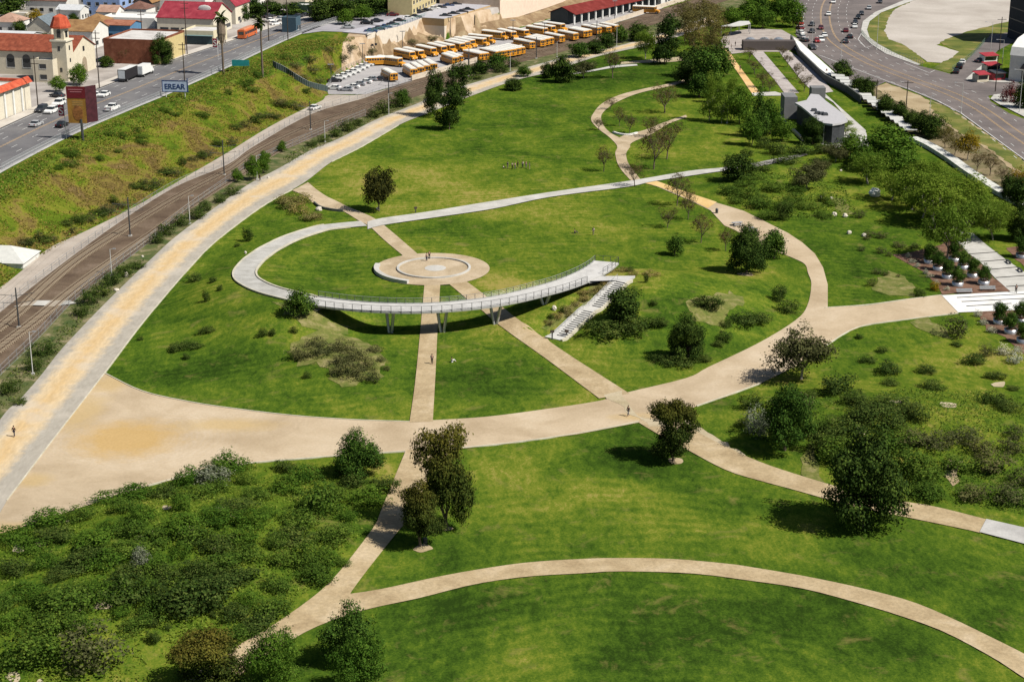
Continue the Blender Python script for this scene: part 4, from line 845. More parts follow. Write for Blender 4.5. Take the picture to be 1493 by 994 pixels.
# right mound
shrub('silver', 1106, 634, 52, 46, 'pale grey willow shrub beside the east path trees')
shrub('brownscrub', 1158, 610, 70, 44, 'reddish brown shrub behind the pale willow shrub')
many('scrub', [(1098, 596, 40, 26), (1082, 622, 24, 14), (1218, 574, 60, 32), (1222, 640, 70, 34), (1262, 620, 60, 28), (1200, 660, 50, 34), (1300, 600, 80, 22), (1270, 612, 70, 26), (1300, 630, 60, 30), (1336, 614, 44, 28), (1180, 590, 30, 24), (1245, 590, 50, 20)], 'dark shrub left on the eastern slope', 'dark shrubs on the left of the eastern slope')
many('green', [(1230, 680, 80, 44), (1290, 668, 70, 34), (1330, 690, 60, 40), (1350, 700, 70, 30), (1350, 728, 60, 26), (1205, 636, 46, 24), (1320, 648, 60, 24), (1180, 636, 40, 30), (1400, 690, 60, 26), (1290, 715, 60, 30)], 'green shrub around the largest tree', 'green shrubs around the largest tree')
many('brownscrub', [(1330, 650, 60, 22), (1370, 656, 70, 24), (1410, 646, 60, 22), (1450, 690, 70, 34), (1480, 662, 50, 26), (1432, 664, 50, 26), (1480, 640, 40, 22), (1420, 730, 60, 24), (1470, 736, 70, 30), (1490, 710, 50, 30)], 'brownish shrub at the far right below the lawn', 'brownish shrubs at the far right')
many('scrub', [(1265, 529, 28, 12), (1288, 514, 22, 10), (1300, 546, 48, 20), (1300, 562, 32, 14), (1352, 544, 34, 14), (1254, 494, 16, 8), (1396, 505, 20, 10), (1420, 532, 38, 18), (1452, 552, 34, 12), (1450, 590, 50, 22), (1470, 600, 40, 18), (1478, 570, 20, 8), (1360, 568, 44, 14)], 'compact dark shrub on the eastern lawn', 'compact shrubs on the eastern lawn')
many('white', [(1462, 518, 26, 18), (1478, 530, 26, 18), (1485, 518, 20, 16), (1425, 462, 16, 12), (1434, 474, 14, 12), (1447, 486, 18, 12), (1324, 376, 12, 8), (1330, 384, 12, 8), (1337, 390, 12, 8), (1350, 400, 12, 9), (1356, 405, 12, 8), (1380, 424, 11, 8), (1365, 415, 13, 8)], 'white flowering shrub at edge of the orchard beds', 'white flowering shrubs around the orchard')
shrub('yellow', 1364, 424, 20, 16, 'yellow flowering shrub at corner of the orchard bed')
shrub('brownscrub', 1393, 492, 52, 38, 'large brown olive shrub left of the lower orchard')
shrub('brownscrub', 1440, 520, 30, 20, 'brown shrub beside the lower orchard bed')
shrub('scrub', 1341, 432, 24, 14, 'dark green shrub at the orchard corner by the terrace path')
many('brownscrub', [(1268, 345, 20, 10), (1286, 348, 22, 12), (1264, 350, 14, 8), (1253, 318, 24, 14), (1285, 370, 18, 12), (1296, 374, 12, 9), (1256, 366, 14, 8), (1280, 400, 20, 10), (1292, 402, 16, 8), (1310, 404, 8, 6), (1313, 362, 30, 10), (1335, 362, 20, 8), (1272, 418, 20, 14)], 'reddish shrub on grass west of the orchard', 'reddish shrubs west of the orchard')
many('green', [(1062, 284, 40, 14), (1090, 290, 44, 18), (1110, 302, 50, 18), (1140, 310, 40, 18), (1160, 296, 40, 14), (1180, 306, 40, 12), (1130, 280, 40, 16), (1090, 272, 40, 14), (1100, 262, 30, 12), (1160, 282, 34, 12), (1200, 318, 30, 10), (1075, 296, 30, 10), (1118, 318, 40, 12), (1210, 300, 24, 12)], 'spreading green shrub on slope above the ring road', 'spreading shrubs above the ring road')
shrub('scrub', 1142, 322, 26, 34, 'upright dark shrub above the ring road bend')
many('scrub', [(1200, 296, 18, 16), (1110, 250, 40, 14), (1150, 240, 50, 14), (1170, 226, 40, 20), (1132, 226, 40, 22), (1200, 224, 40, 18), (1212, 208, 40, 16), (1114, 216, 30, 18), (1196, 248, 34, 20), (1090, 228, 20, 14)], 'dark shrub beside the boardwalk to the pavilion', 'dark shrubs beside the boardwalk')
# mound shrubs
many('scrub', [(382, 492, 16, 16), (396, 490, 14, 12), (428, 486, 14, 12), (448, 552, 14, 12), (256, 512, 36, 14), (282, 508, 30, 12), (300, 486, 28, 10), (272, 524, 16, 10), (205, 496, 12, 8), (300, 440, 14, 20), (320, 424, 12, 10), (285, 410, 26, 14), (310, 412, 16, 10)], 'low shrub on the grassy mound left of the bridge', 'shrubs on the mound left of the bridge')
many('brownscrub', [(440, 524, 44, 22), (470, 520, 44, 22), (460, 508, 40, 18), (500, 512, 44, 20), (520, 526, 40, 22), (548, 514, 30, 12), (500, 534, 44, 22), (535, 540, 40, 24), (512, 552, 50, 24), (540, 558, 36, 20), (490, 548, 30, 16), (556, 528, 18, 10), (562, 540, 18, 8)], 'brown green shrub in the thicket below the bridge start', 'thicket of shrubs on the west lawn')
many('straw', [(420, 304, 34, 20), (436, 312, 36, 18), (452, 322, 36, 14), (414, 296, 30, 14), (440, 296, 40, 16), (462, 318, 20, 10)], 'pale green grass tuft in the patch near the junction', 'grass tufts near the promenade junction', 'grass_tuft', 'grass')
many('straw', [(876, 424, 22, 10), (866, 430, 22, 10), (852, 440, 24, 10), (840, 448, 22, 10), (826, 456, 24, 10), (812, 466, 24, 10), (800, 474, 20, 8), (884, 418, 16, 8), (850, 430, 20, 8), (833, 462, 20, 8), (890, 396, 30, 8), (910, 396, 24, 8), (925, 402, 20, 8), (950, 402, 30, 8)], 'yellow brown tuft on slope below the bridge end', 'tufts on the slope below the bridge end', 'grass_tuft', 'grass')
many('scrub', [(892, 494, 70, 22), (925, 486, 60, 22), (960, 478, 30, 16), (1040, 452, 38, 24), (1022, 446, 30, 16), (1136, 440, 26, 28), (1150, 458, 36, 22), (1084, 474, 50, 18), (1106, 472, 40, 18), (1056, 500, 24, 18), (1060, 478, 20, 14), (1048, 506, 20, 10), (970, 530, 40, 14), (990, 534, 50, 14), (1024, 528, 30, 12), (954, 446, 14, 10), (846, 480, 14, 8), (802, 466, 10, 10), (820, 458, 8, 12), (920, 396, 16, 10), (942, 412, 9, 16)], 'dark shrub on the mound right of the stairs', 'shrubs on the mound right of the stairs')
many('scrub', [(362, 352, 20, 24), (345, 360, 10, 8)], 'small bush on lawn beside the promenade', 'bushes beside the promenade')
# railway bank shrubs
bk_ = []
for i in range(34):
    t = i / 33; x = 30 + t * 415 + R.uniform(-6, 6); y = np.interp(x, [0, 35, 130, 200, 270, 330, 390, 440, 470], [400, 385, 333, 298, 258, 222, 185, 162, 150]) - R.uniform(4, 26); bk_.append((x, y, R.uniform(16, 34), R.uniform(8, 16)))
many('brownscrub', bk_[::2], 'brown scrubby bush low on the railway bank', 'brown bushes low on the railway bank')
many('scrub', bk_[1::2], 'dark green bush low on the railway bank', 'green bushes low on the railway bank')
bk_ = [(R.uniform(20, 420), 0) for i in range(22)]
bk_ = [(x, np.interp(x, [0, 99, 234, 331, 420], [290, 235, 180, 140, 100]) + R.uniform(-14, 22), R.uniform(14, 30), R.uniform(7, 13)) for x, _ in bk_]
many('green', bk_, 'bright green weed clump high on the railway bank', 'weed clumps high on the railway bank', 'weed_clump', 'weeds')
bk_ = [(438, 118, 30, 10), (455, 108, 30, 12), (480, 104, 26, 10), (500, 92, 26, 10), (450, 92, 30, 10), (480, 80, 30, 10), (430, 100, 26, 9), (510, 78, 26, 10), (540, 82, 24, 9), (465, 122, 20, 9), (600, 66, 24, 8), (630, 60, 24, 8), (615, 70, 20, 7)]
many('brownscrub', bk_, 'brown bush on the slope above the bus yard', 'brown bushes above the bus yard')
# railway verge shrubs
L = []
for a, b, n in [((70, 478), (110, 440), 1)]: pass
for (x, y, w, h) in [(64, 520, 44, 26), (50, 540, 34, 22), (12, 575, 36, 26), (30, 590, 24, 14), (118, 462, 30, 20), (132, 444, 34, 24), (146, 432, 36, 26), (160, 418, 34, 24), (178, 404, 34, 22), (200, 392, 24, 14), (228, 356, 24, 20), (242, 344, 28, 22), (262, 330, 30, 20), (285, 320, 28, 20), (300, 308, 26, 18), (320, 296, 26, 16), (340, 285, 26, 16), (472, 208, 20, 12), (490, 200, 24, 20), (505, 192, 26, 20), (520, 184, 20, 14), (545, 172, 24, 20), (560, 166, 28, 22), (575, 158, 20, 20), (590, 150, 20, 16), (730, 106, 28, 16), (750, 98, 24, 14), (695, 116, 24, 12), (455, 214, 20, 10)]:
    L.append((x, y, w, h))
many('scrub', L[:17], 'dark green shrub between railway fence and promenade', 'shrubs between railway and near promenade')
many('scrub', L[17:], 'dark shrub between railway and farther promenade', 'shrubs between railway and far promenade')
# ground cover that nobody could count
def cover(name, desc, polys, n, size, mats, seed, zscale=.25, cat='ground cover', px=True):
    rg = np.random.default_rng(seed); w = [W2(p) if px else p for p in polys]; ar = []
    for p in w:
        x = np.array([q[0] for q in p]); y = np.array([q[1] for q in p]); ar.append(abs(np.dot(x, np.roll(y, 1)) - np.dot(y, np.roll(x, 1))) / 2)
    V = []; tint = []
    for p, a in zip(w, ar):
        k = int(n * a / sum(ar)); x0, x1 = min(q[0] for q in p), max(q[0] for q in p); y0, y1 = min(q[1] for q in p), max(q[1] for q in p)
        bb = (x1 - x0) * (y1 - y0); m = int(k * bb / a * 1.0); X = rg.uniform(x0, x1, m); Y = rg.uniform(y0, y1, m)
        pat = np.sin(X * .55 + 2 * np.sin(Y * .31)) * np.sin(Y * .5 + 1.5 * np.sin(X * .43)) + .5 * np.sin(X * 1.7) * np.sin(Y * 1.9) + rg.normal(size=m) * .45
        ok = inpoly(X, Y, p) & (pat > -.25); X, Y, pat = X[ok], Y[ok], pat[ok]; V.append(np.stack([X, Y, hn(X, Y) + zscale * rg.random(len(X)) * np.clip(pat + .6, .1, 1.6)], 1)); tint.append(np.clip(pat * .4 + .5 + rg.normal(size=len(X)) * .15, 0, 1))
    p = np.concatenate(V); tint = np.concatenate(tint); n = len(p)
    nrm = rg.normal(size=(n, 3)) * .6 + np.array([0, 0, .8]); nrm /= np.linalg.norm(nrm, axis=1)[:, None]
    u = np.cross(nrm, rg.normal(size=(n, 3))); u /= np.linalg.norm(u, axis=1)[:, None]; v = np.cross(nrm, u); s = size * (.5 + rg.random(n))[:, None]
    Q = np.stack([p + u * s, p + v * s * .7, p - u * s, p - v * s * .7], 1).reshape(-1, 3)
    me = bpy.data.meshes.new(name); me.vertices.add(4 * n); me.vertices.foreach_set('co', Q.ravel()); me.loops.add(4 * n); me.loops.foreach_set('vertex_index', np.arange(4 * n, dtype=np.int32)); me.polygons.add(n)
    me.polygons.foreach_set('loop_start', np.arange(0, 4 * n, 4, dtype=np.int32)); me.polygons.foreach_set('loop_total', np.full(n, 4, np.int32)); me.update(calc_edges=True)
    a = me.attributes.new('clump', 'FLOAT', 'POINT'); a.data.foreach_set('value', np.repeat(tint, 4)); me.materials.append(mats)
    o = ob(name, me, kind='stuff'); tag(o, desc, cat); return o
cover('ground_cover', 'low leafy ground cover under the lower left shrubs', [gpoly, [(0, 915), (90, 890), (200, 935), (230, 990), (150, 1040), (0, 1040)]], 30000, .13, mL['lime'], 1, .35)
cover('ground_cover', 'low leafy ground cover on the eastern slope', [[(1090, 590), (1180, 570), (1260, 580), (1340, 560), (1493, 580), (1493, 750), (1380, 730), (1320, 725), (1230, 690), (1190, 640), (1120, 640)]], 20000, .12, mL['green'], 2, .35)
cover('ground_cover', 'leafy ground cover on the slope above the ring road', [[(1045, 270), (1110, 250), (1230, 270), (1250, 310), (1200, 322), (1140, 320), (1060, 292)]], 7000, .2, mL['green'], 3, .4)
sl = [(0, 425), (35, 388), (130, 335), (200, 298), (270, 258), (330, 222), (390, 185), (440, 160), (468, 146), (470, 122), (530, 92), (528, 68), (420, 62), (380, 84), (331, 104), (300, 118), (234, 148), (178, 172), (99, 204), (0, 258)]
cover('bank_scrub', 'dry brown and green scrub covering the railway bank', [sl], 46000, .17, leaf('bank_leaves', (.06, .09, .012), (.16, .15, .03), (.30, .23, .07), trans=.35), 4, .7, 'scrub')
cover('bank_weeds', 'green weeds covering the upper railway bank', [[(0, 262), (99, 208), (234, 152), (331, 108), (400, 80), (430, 62), (520, 60), (525, 75), (430, 95), (380, 115), (300, 150), (200, 200), (99, 250), (0, 300)], [(0, 380), (60, 340), (200, 290), (200, 298), (70, 362), (0, 420)]], 16000, .22, mL['lime'], 6, .7, 'scrub')
cover('verge_plants', 'low plants growing on the verge beside the railway', [[(0, 600), (60, 545), (120, 470), (150, 442), (120, 450), (60, 500), (0, 560)], [(200, 395), (215, 378), (185, 385), (160, 410), (170, 415)], [(420, 240), (484, 208), (545, 175), (600, 152), (590, 148), (533, 172), (446, 210), (412, 232)]], 5000, .16, mL['scrub'], 7, .4, 'plants')
# ---------------------------------------------------------------- footbridge, stairs, plaza
def pol(r, a): return (BX + r * math.cos(math.radians(a)), BY + r * math.sin(math.radians(a)))
def rw(a): return float(rcen(a)) + 2.15, float(rcen(a)) - 2.25
STEEL = plain('galvanised_steel', (.42, .43, .44), .45, .6, .12); DSTEEL = plain('dark_steel', (.075, .078, .082), .5, .4)
DECKM = surf('bridge_deck', (.42, .41, .395), (.50, .49, .47), (.56, .55, .53), .5, 4, famt=.10, rough=.75)
# ramp on the mound: upper left half of the loop follows the ground
ro = [(523, 324), (467, 330), (429, 342), (391, 358), (363, 377), (346.5, 393)]; ri = [(536, 331.5), (493, 333.5), (454.5, 344), (416, 360), (391, 375), (380, 388)]
wo = crom([pol(rw(a)[0], a) for a in range(113, 242, 4)], 3); wi = crom([pol(rw(a)[1], a) for a in range(113, 242, 4)], 3)
ribbon('ramp_path', wo, wi, surf('ramp_concrete', (.34, .33, .30), (.42, .41, .38), (.48, .47, .44), .4, 3, famt=.12), .22, m=4, world=True, cut=False)
kb2 = MB(); strip_mb(kb2, wi[4:], .35, .22, h=.18); strip_mb(kb2, wo[8:], .25, .2, h=.14); kb2.build('ramp_kerb', KERB, kind='structure')
A0, A1 = 236, 343
br = empty('footbridge', (*pol(36.0, 290), 0)); tag(br, 'curved white footbridge on slanted steel columns above the crossing paths', 'footbridge')
def loc(x, y, z): return (x - br.location.x, y - br.location.y, z)
angs = [A0 + (A1 - A0) * i / 90 for i in range(91)]
def arcband(f, name, mat, smooth=False, par=br):
    mb = MB(); V = []
    for a in angs:
        for (r, z) in f(a): V.append(loc(*pol(r, a), z))
    n = len(f(A0)); F = [(i * n + j, i * n + (j + 1) % n, (i + 1) * n + (j + 1) % n, (i + 1) * n + j) for i in range(len(angs) - 1) for j in range(n)]
    F += [tuple(range(n)), tuple(range((len(angs) - 1) * n, len(angs) * n))[::-1]]
    mb.add(V, F); return mb.build(name, mat, par, smooth)
arcband(lambda a: [(rw(a)[0], zr(a) + .12), (rw(a)[0], zr(a) - .12), (rw(a)[1], zr(a) - .12), (rw(a)[1], zr(a) + .12)], 'deck', DECKM)
arcband(lambda a: [(rw(a)[0] + .12, zr(a) + .02), (rw(a)[0] + .12, zr(a) - .25), (rw(a)[0] + .01, zr(a) - .25), (rw(a)[0] + .01, zr(a) + .02)], 'outer_edge_beam', plain('pale_steel', (.40, .40, .39), .5, .2))
arcband(lambda a: [(rw(a)[1] - .01, zr(a) + .26), (rw(a)[1] - .01, zr(a) - .33), (rw(a)[1] - .25, zr(a) - .33), (rw(a)[1] - .25, zr(a) + .26)], 'inner_edge_beam', plain('pale_steel', (.40, .40, .39), .5, .2))
arcband(lambda a: [(rcen(a) + .7, zr(a) - .13), (rcen(a) + .6, zr(a) - .7), (rcen(a) - .6, zr(a) - .7), (rcen(a) - .7, zr(a) - .13)], 'girder', DSTEEL)
for nm, side, hh in (('outer_railing', 0, 1.1), ('inner_railing', 1, 1.15)):
    rm = MB(); sgn = 1 if side == 0 else -1
    a_end = 322 if side == 0 else 343
    aa = [A0 + i * 1.3 for i in range(int((a_end - A0) / 1.3) + 1)]
    q = lambda a, z: Vector(loc(*pol(rw(a)[side] + sgn * .1, a), zr(a) + z))
    rm.path([q(a, hh) for a in aa], .035); rm.path([q(a, .62) for a in aa], .014, 4); rm.path([q(a, .22) for a in aa], .014, 4); rm.path([q(a, .42) for a in aa], .012, 4); rm.path([q(a, .85) for a in aa], .012, 4)
    ro_ = rm.build(nm, STEEL if side else DSTEEL, br)
    pm = None
    k = 0
    for a in [A0 + i * 2.6 for i in range(int((a_end - A0) / 2.6) + 1)]:
        m2 = MB(); p = q(a, 0); m2.box(p.x - .045, p.x + .045, p.y - .045, p.y + .045, p.z - .3, p.z + hh); m2.build('post', DSTEEL, ro_)
er = MB()
E_ = [Vector(loc(*pol(rw(343)[0] * (1 - t) + rw(343)[1] * t, 342.9), zr(343) + .1)) for t in (0, .33, .66, 1)]
er.path([e + Vector((0, 0, 1.1)) for e in E_], .035); er.path([e + Vector((0, 0, .5)) for e in E_], .015)
for e in E_: er.box(e.x - .04, e.x + .04, e.y - .04, e.y + .04, e.z - .2, e.z + 1.1)
side_ = [Vector(loc(*pol(rw(a)[0] + .05, a), zr(a) + .1)) for a in (330.5, 333.6, 336.8, 340, 342.9)]
er.path([e + Vector((0, 0, 1.1)) for e in side_], .035); er.path([e + Vector((0, 0, .5)) for e in side_], .015)
for e in side_: er.box(e.x - .04, e.x + .04, e.y - .04, e.y + .04, e.z - .2, e.z + 1.1)
er.build('lookout_railing', DSTEEL, br)
for px, py in [(568, 487), (645, 487), (721, 478), (789, 462)]:
    b = PZ(px, py, 0); a = math.degrees(math.atan2(b.y - BY, b.x - BX)) % 360; rm_ = float(rcen(a))
    g = H(b.x, b.y)
    for s, w_ in ((-1, .9), (1, .9)):
        cm = MB(); foot = Vector(loc(*pol(rm_, a + s * .35), H(*pol(rm_, a)) - .3)); head = Vector(loc(*pol(rm_ + s * .6, a + s * 1.2), zr(a) - .68))
        cm.tube(foot, head, .24, .29, 10); cm.build('column', STEEL, br)
ab = MB()
for s in (0,):
    a = 238; c1 = pol(38.9, a); c2 = pol(33.2, a); c3 = pol(33.2, a - 4); c4 = pol(38.9, a - 4); z1 = zr(a) - .13
    vs = [loc(c[0], c[1], z) for z in (z1 - 2.2, z1) for c in (c1, c2, c3, c4)]
    ab.add(vs, [(0, 1, 2, 3), (4, 5, 6, 7), (0, 1, 5, 4), (1, 2, 6, 5), (2, 3, 7, 6), (3, 0, 4, 7)])
ab.build('abutment', CONC, br)
# stairs
Bt = Vector((*ST_B, .15)); Tp = Vector((*ST_T, 5.2))
stx = empty('staircase', Bt); tag(stx, 'long white concrete staircase climbing the mound to the footbridge', 'staircase')
d = Vector((Tp.x - Bt.x, Tp.y - Bt.y, 0)); Ls = d.length; d.normalize(); nrm = Vector((d.y, -d.x, 0)); ztop = Tp.z - Bt.z
WH = plain('stair_concrete', (.50, .49, .46), .8, var=.08)
def sp(s, c, z): return d * s + nrm * c + Vector((0, 0, z))
def prof(s):                     # height along the stair: landing in the middle
    f = s / Ls; q = [(0, 0.0), (.08, .0), (.47, .47), (.57, .47), (.94, 1.0), (1, 1.0)]
    return np.interp(f, [a for a, _ in q], [b for _, b in q]) * ztop
for (f0, f1, nst) in ((.08, .47, 14), (.57, .94, 14)):
    fl = MB()
    for i in range(nst):
        s0 = Ls * (f0 + (f1 - f0) * i / nst); s1 = Ls * (f0 + (f1 - f0) * (i + 1) / nst); z1 = prof(s0) + (prof(s1) - prof(s0)); zb = prof(s0) - .5
        vs = [sp(s, c, z) for z in (zb, z1 - .01) for (s, c) in ((s0, -.2), (s0, 1.7), (s1 + .02, 1.7), (s1 + .02, -.2))]
        fl.add(vs, [(0, 1, 2, 3), (4, 5, 6, 7), (0, 1, 5, 4), (1, 2, 6, 5), (2, 3, 7, 6), (3, 0, 4, 7)])
    flo = fl.build('flight', WH, stx)
    for i in range(nst):
        s0 = Ls * (f0 + (f1 - f0) * i / nst); z0 = prof(s0) + .02; z1 = prof(Ls * (f0 + (f1 - f0) * (i + 1) / nst)) - .03
        r_ = MB(); r_.add([sp(s0 - .012, -.15, z0), sp(s0 - .012, 1.65, z0), sp(s0 - .012, 1.65, z1), sp(s0 - .012, -.15, z1)], [(0, 1, 2, 3)]); r_.build('riser_shade', DSTEEL, flo)  # thin dark face puts the shade of each pale riser into colour
def band(name, c0, c1, up, mat):
    mb = MB(); n = 40; V = []
    for i in range(n + 1):
        s = Ls * i / n; z = prof(s) + up
        V += [sp(s, c0, z), sp(s, c1, z), sp(s, c1, z - 1.0), sp(s, c0, z - 1.0)]
    F = [(4 * i + j, 4 * i + (j + 1) % 4, 4 * i + 4 + (j + 1) % 4, 4 * i + 4 + j) for i in range(n) for j in range(4)] + [(0, 1, 2, 3), (4 * n, 4 * n + 1, 4 * n + 2, 4 * n + 3)]
    mb.add(V, F); return mb.build(name, mat, stx)
band('side_slope', -1.55, -.22, .02, WH); band('cheek_wall', 1.72, 2.15, .12, KERB)
lf = MB()
for f0, f1 in ((0, .08), (.47, .57), (.94, 1.0)):
    vs = [sp(Ls * f, c, prof(Ls * f) + z) for z in (-.5, 0.0) for (f, c) in ((f0, -.21), (f0, 1.71), (f1, 1.71), (f1, -.21))]
    lf.add(vs, [(0, 1, 2, 3), (4, 5, 6, 7), (0, 1, 5, 4), (1, 2, 6, 5), (2, 3, 7, 6), (3, 0, 4, 7)])
lf.build('landing', WH, stx)
hr = MB()
for c in (-.5,):
    P_ = [sp(Ls * i / 24, c, prof(Ls * i / 24) + .95) for i in range(1, 24)]; hr.path(P_, .03)
    for p in P_[::2]: hr.box(p.x - .03, p.x + .03, p.y - .03, p.y + .03, p.z - 1.0, p.z)
hr.build('handrail', STEEL, stx)
# link slab between stairs and lookout
k = MB(); q4 = [Vector((*pol(36.6, 323), 5.3)), Vector((*pol(36.6, 329), 5.3)), PZ(926, 402, 5.24), PZ(917, 408, 5.22), PZ(892, 408, 5.22), PZ(870, 405, 5.24)]
k.add([(*p[:2], p[2]) for p in q4] + [(*p[:2], p[2] - .4) for p in q4], [tuple(range(6)), tuple(range(6, 12))[::-1]] + [(i, (i + 1) % 6, 6 + (i + 1) % 6, 6 + i) for i in range(6)])
o = k.build('landing_slab', DECKM, loc=None); tag(o, 'pale slab linking the footbridge lookout with the staircase top', 'landing')
# plaza walls
def ringwall(name, cx, cy, r0, r1, z0, z1, a0, a1, mat, desc, cat, n=72):
    mb = MB(); V = []; full = (a1 - a0) >= 360; m = n if full else n + 1
    for i in range(m):
        a = math.radians(a0 + (a1 - a0) * i / n); c, s = math.cos(a), math.sin(a)
        V += [(r0 * c, r0 * s, z1), (r1 * c, r1 * s, z1), (r1 * c, r1 * s, z0), (r0 * c, r0 * s, z0)]
    F = [(4 * i + j, 4 * i + (j + 1) % 4, 4 * ((i + 1) % m) + (j + 1) % 4, 4 * ((i + 1) % m) + j) for i in range(n if full else n) for j in range(4)]
    if not full: F += [(0, 1, 2, 3), (4 * n, 4 * n + 1, 4 * n + 2, 4 * n + 3)]
    mb.add(V, F); o = mb.build(name, mat, loc=(cx, cy, 0)); 
    if desc: tag(o, desc, cat)
    return o
IC = PX(632.5, 391.5); ir = 7.25
ringwall('ring_bench', IC.x, IC.y, ir - .45, ir, .02, .34, 0, 360, CONC, 'low round concrete seat wall circling the plaza centre', 'seat wall')
ringwall('curved_bench', PCX, PCY, pr - 1.0, pr - .05, -.1, .66, 170, 248, CONC, 'curved pale concrete wall on the left rim of the plaza', 'seat wall')
sheet('plaza_disc', circ(IC.x, IC.y, ir - .44, 60), DGPINK, .10, 1.5, world=True, cut=False)
sheet('plaza_centre', circ(IC.x + .3, IC.y, 2.1, 40), CONC, .115, 1.0, world=True, cut=False)
wq = MB(); strip_mb(wq, W2(crom([(458, 297), (466, 303), (480, 307), (500, 309)])), .3, .0, h=.55); tag(wq.build('low_wall', plain('dark_wall_concrete', (.09, .095, .09), .9, var=.3)), 'low dark curved wall beside the path near the junction', 'wall')
# curved seat at the fork of the winding path
sm = MB(); strip_mb(sm, W2(crom([(894, 194), (905, 197), (918, 197.5), (929, 195)])), .5, .05, h=.4); tag(sm.build('curved_bench', WHITEC), 'low white curved bench at the fork of the winding path', 'bench')
# ---------------------------------------------------------------- railway
T1 = [(-260, 640), (-100, 550), (15, 466), (61, 423), (112, 380), (178, 337), (254, 291), (331, 250), (370, 223), (446, 186), (533, 154), (599, 127), (688, 98), (750, 79), (842, 56), (933, 31), (994, 13), (1045, -4), (1100, -20)]
T2 = [(-260, 690), (-100, 588), (0, 508), (51, 469), (107, 423), (163, 382.5), (229, 337), (293, 291), (351, 255), (370, 241), (446, 199), (533, 162), (599, 136), (688, 105), (750, 87), (842, 63), (933, 37), (994, 19), (1045, 2), (1100, -14)]
SLEEP = plain('weathered_sleeper', (.33, .26, .18), .9, var=.35, scale=3); RAIL = plain('rusty_rail', (.075, .04, .026), .6, .3, .25)
for ti, (T, ds) in enumerate(((T1, 'rusty railway track nearer the bank'), (T2, 'rusty railway track nearer the promenade'))):
    w = resamp(W2(crom(T)), 400); tr = empty('railway_track', (*w[60], .1)); tag(tr, ds, 'railway track', 'railway tracks'); del tr['group']; REG.pop(('railway tracks', ds))
    ox, oy = w[60]
    rb = MB(); L_ = offset_line(w, 1.5); R_ = offset_line(w, -1.5)
    for d_ in (-.72, .72):
        m_ = MB(); l1 = offset_line(w, d_ - .05); l2 = offset_line(w, d_ + .05)
        V = [(p[0] - ox, p[1] - oy, .33) for p in l1] + [(p[0] - ox, p[1] - oy, .33) for p in l2] + [(p[0] - ox, p[1] - oy, .1) for p in l1] + [(p[0] - ox, p[1] - oy, .1) for p in l2]
        n = len(w); F = [f for i in range(n - 1) for f in ((i, i + 1, n + i + 1, n + i), (i, i + 1, 2 * n + i + 1, 2 * n + i), (n + i, n + i + 1, 3 * n + i + 1, 3 * n + i))]
        m_.add(V, F); m_.build('rail', RAIL, tr)
    ds_ = dens(w, .72, False); smesh = MB(); smesh.box(-.15, .15, -1.35, 1.35, -.06, .13); first = None; rest = MB(); cnt = 0
    for i in range(0, len(ds_) - 1):
        p = ds_[i]; t = Vector((ds_[i + 1][0] - p[0], ds_[i + 1][1] - p[1])); 
        if t.length < 1e-6: continue
        t.normalize(); rz = math.atan2(t.y, t.x); pp = proj((p[0], p[1], 0))
        if pp[0] < -60 or pp[1] < -20: continue
        lc = (p[0] - ox, p[1] - oy, .12)
        if cnt < 100 and i % 1 == 0 and pp[0] > -10:
            if first is None: first = smesh.build('sleeper', SLEEP, tr); o = first
            else: o = first.copy(); COL.objects.link(o)
            o.location = lc; o.rotation_euler[2] = rz; cnt += 1
        else:
            c_, s_ = t.x, t.y; vs = [(lc[0] + a * c_ - b * s_, lc[1] + a * s_ + b * c_, lc[2] + z) for z in (-.06, .1) for (a, b) in ((-.13, -1.3), (.13, -1.3), (.13, 1.3), (-.13, 1.3))]
            rest.add(vs, [(4, 5, 6, 7), (0, 1, 5, 4), (1, 2, 6, 5), (2, 3, 7, 6), (3, 0, 4, 7)])
    rest.build('sleepers', SLEEP, tr, kind='stuff')
    strip = MB(); strip_mb(strip, w, 2.1, .115); strip.build('track_bed', RUST, kind='structure')
sheet('track_crossing', [(20, 449), (48, 440), (102, 440), (112, 444), (80, 448), (50, 447)], CONC, .28, 1.5, cut=False)
# overhead line masts
def mast(px, py, htop, desc, px2=None, thick=.16):
    p = PX(px, py); m = mpp(p); h = htop * m / .95; e = empty('overhead_line_mast', p, .0); mb = MB()
    mb.box(-.35, .35, -.35, .35, 0, .35); mb.build('footing', CONC, e)
    mb = MB(); mb.tube((0, 0, .2), (0, 0, h), thick, thick * .75, 8); mb.build('pole', DSTEEL, e)
    for s in (-1, 1):
        mb = MB(); mb.tube((0, 0, h * .80), (s * 3.2, s * .6, h * .86), .045); mb.tube((0, 0, h * .62), (s * 3.0, s * .55, h * .66), .045); mb.tube((s * 1.6, s * .3, h * .83), (s * 3.0, s * .55, h * .66), .03); mb.build('bracket_arm', DSTEEL, e)
    tag(e, desc, 'mast', 'overhead line masts between the tracks', (px, py)); return e
for q in [(28, 478, 58), (190, 345, 56), (327, 256, 50), (453, 190, 40), (567, 147, 34), (683, 112, 32), (782, 86, 30), (870, 58, 26)]: mast(*q, 'grey overhead line mast between the two railway tracks')
wires = MB()
for (T, z) in ((T1, 6.0), (T1, 5.0), (T2, 6.0), (T2, 5.0)):
    w = resamp(W2(crom(T)), 60); wires.path([(p[0], p[1], z + .1) for p in w], .012, 3)
tag(wires.build('overhead_wires', DSTEEL), 'thin overhead wires running above both railway tracks', 'wires')
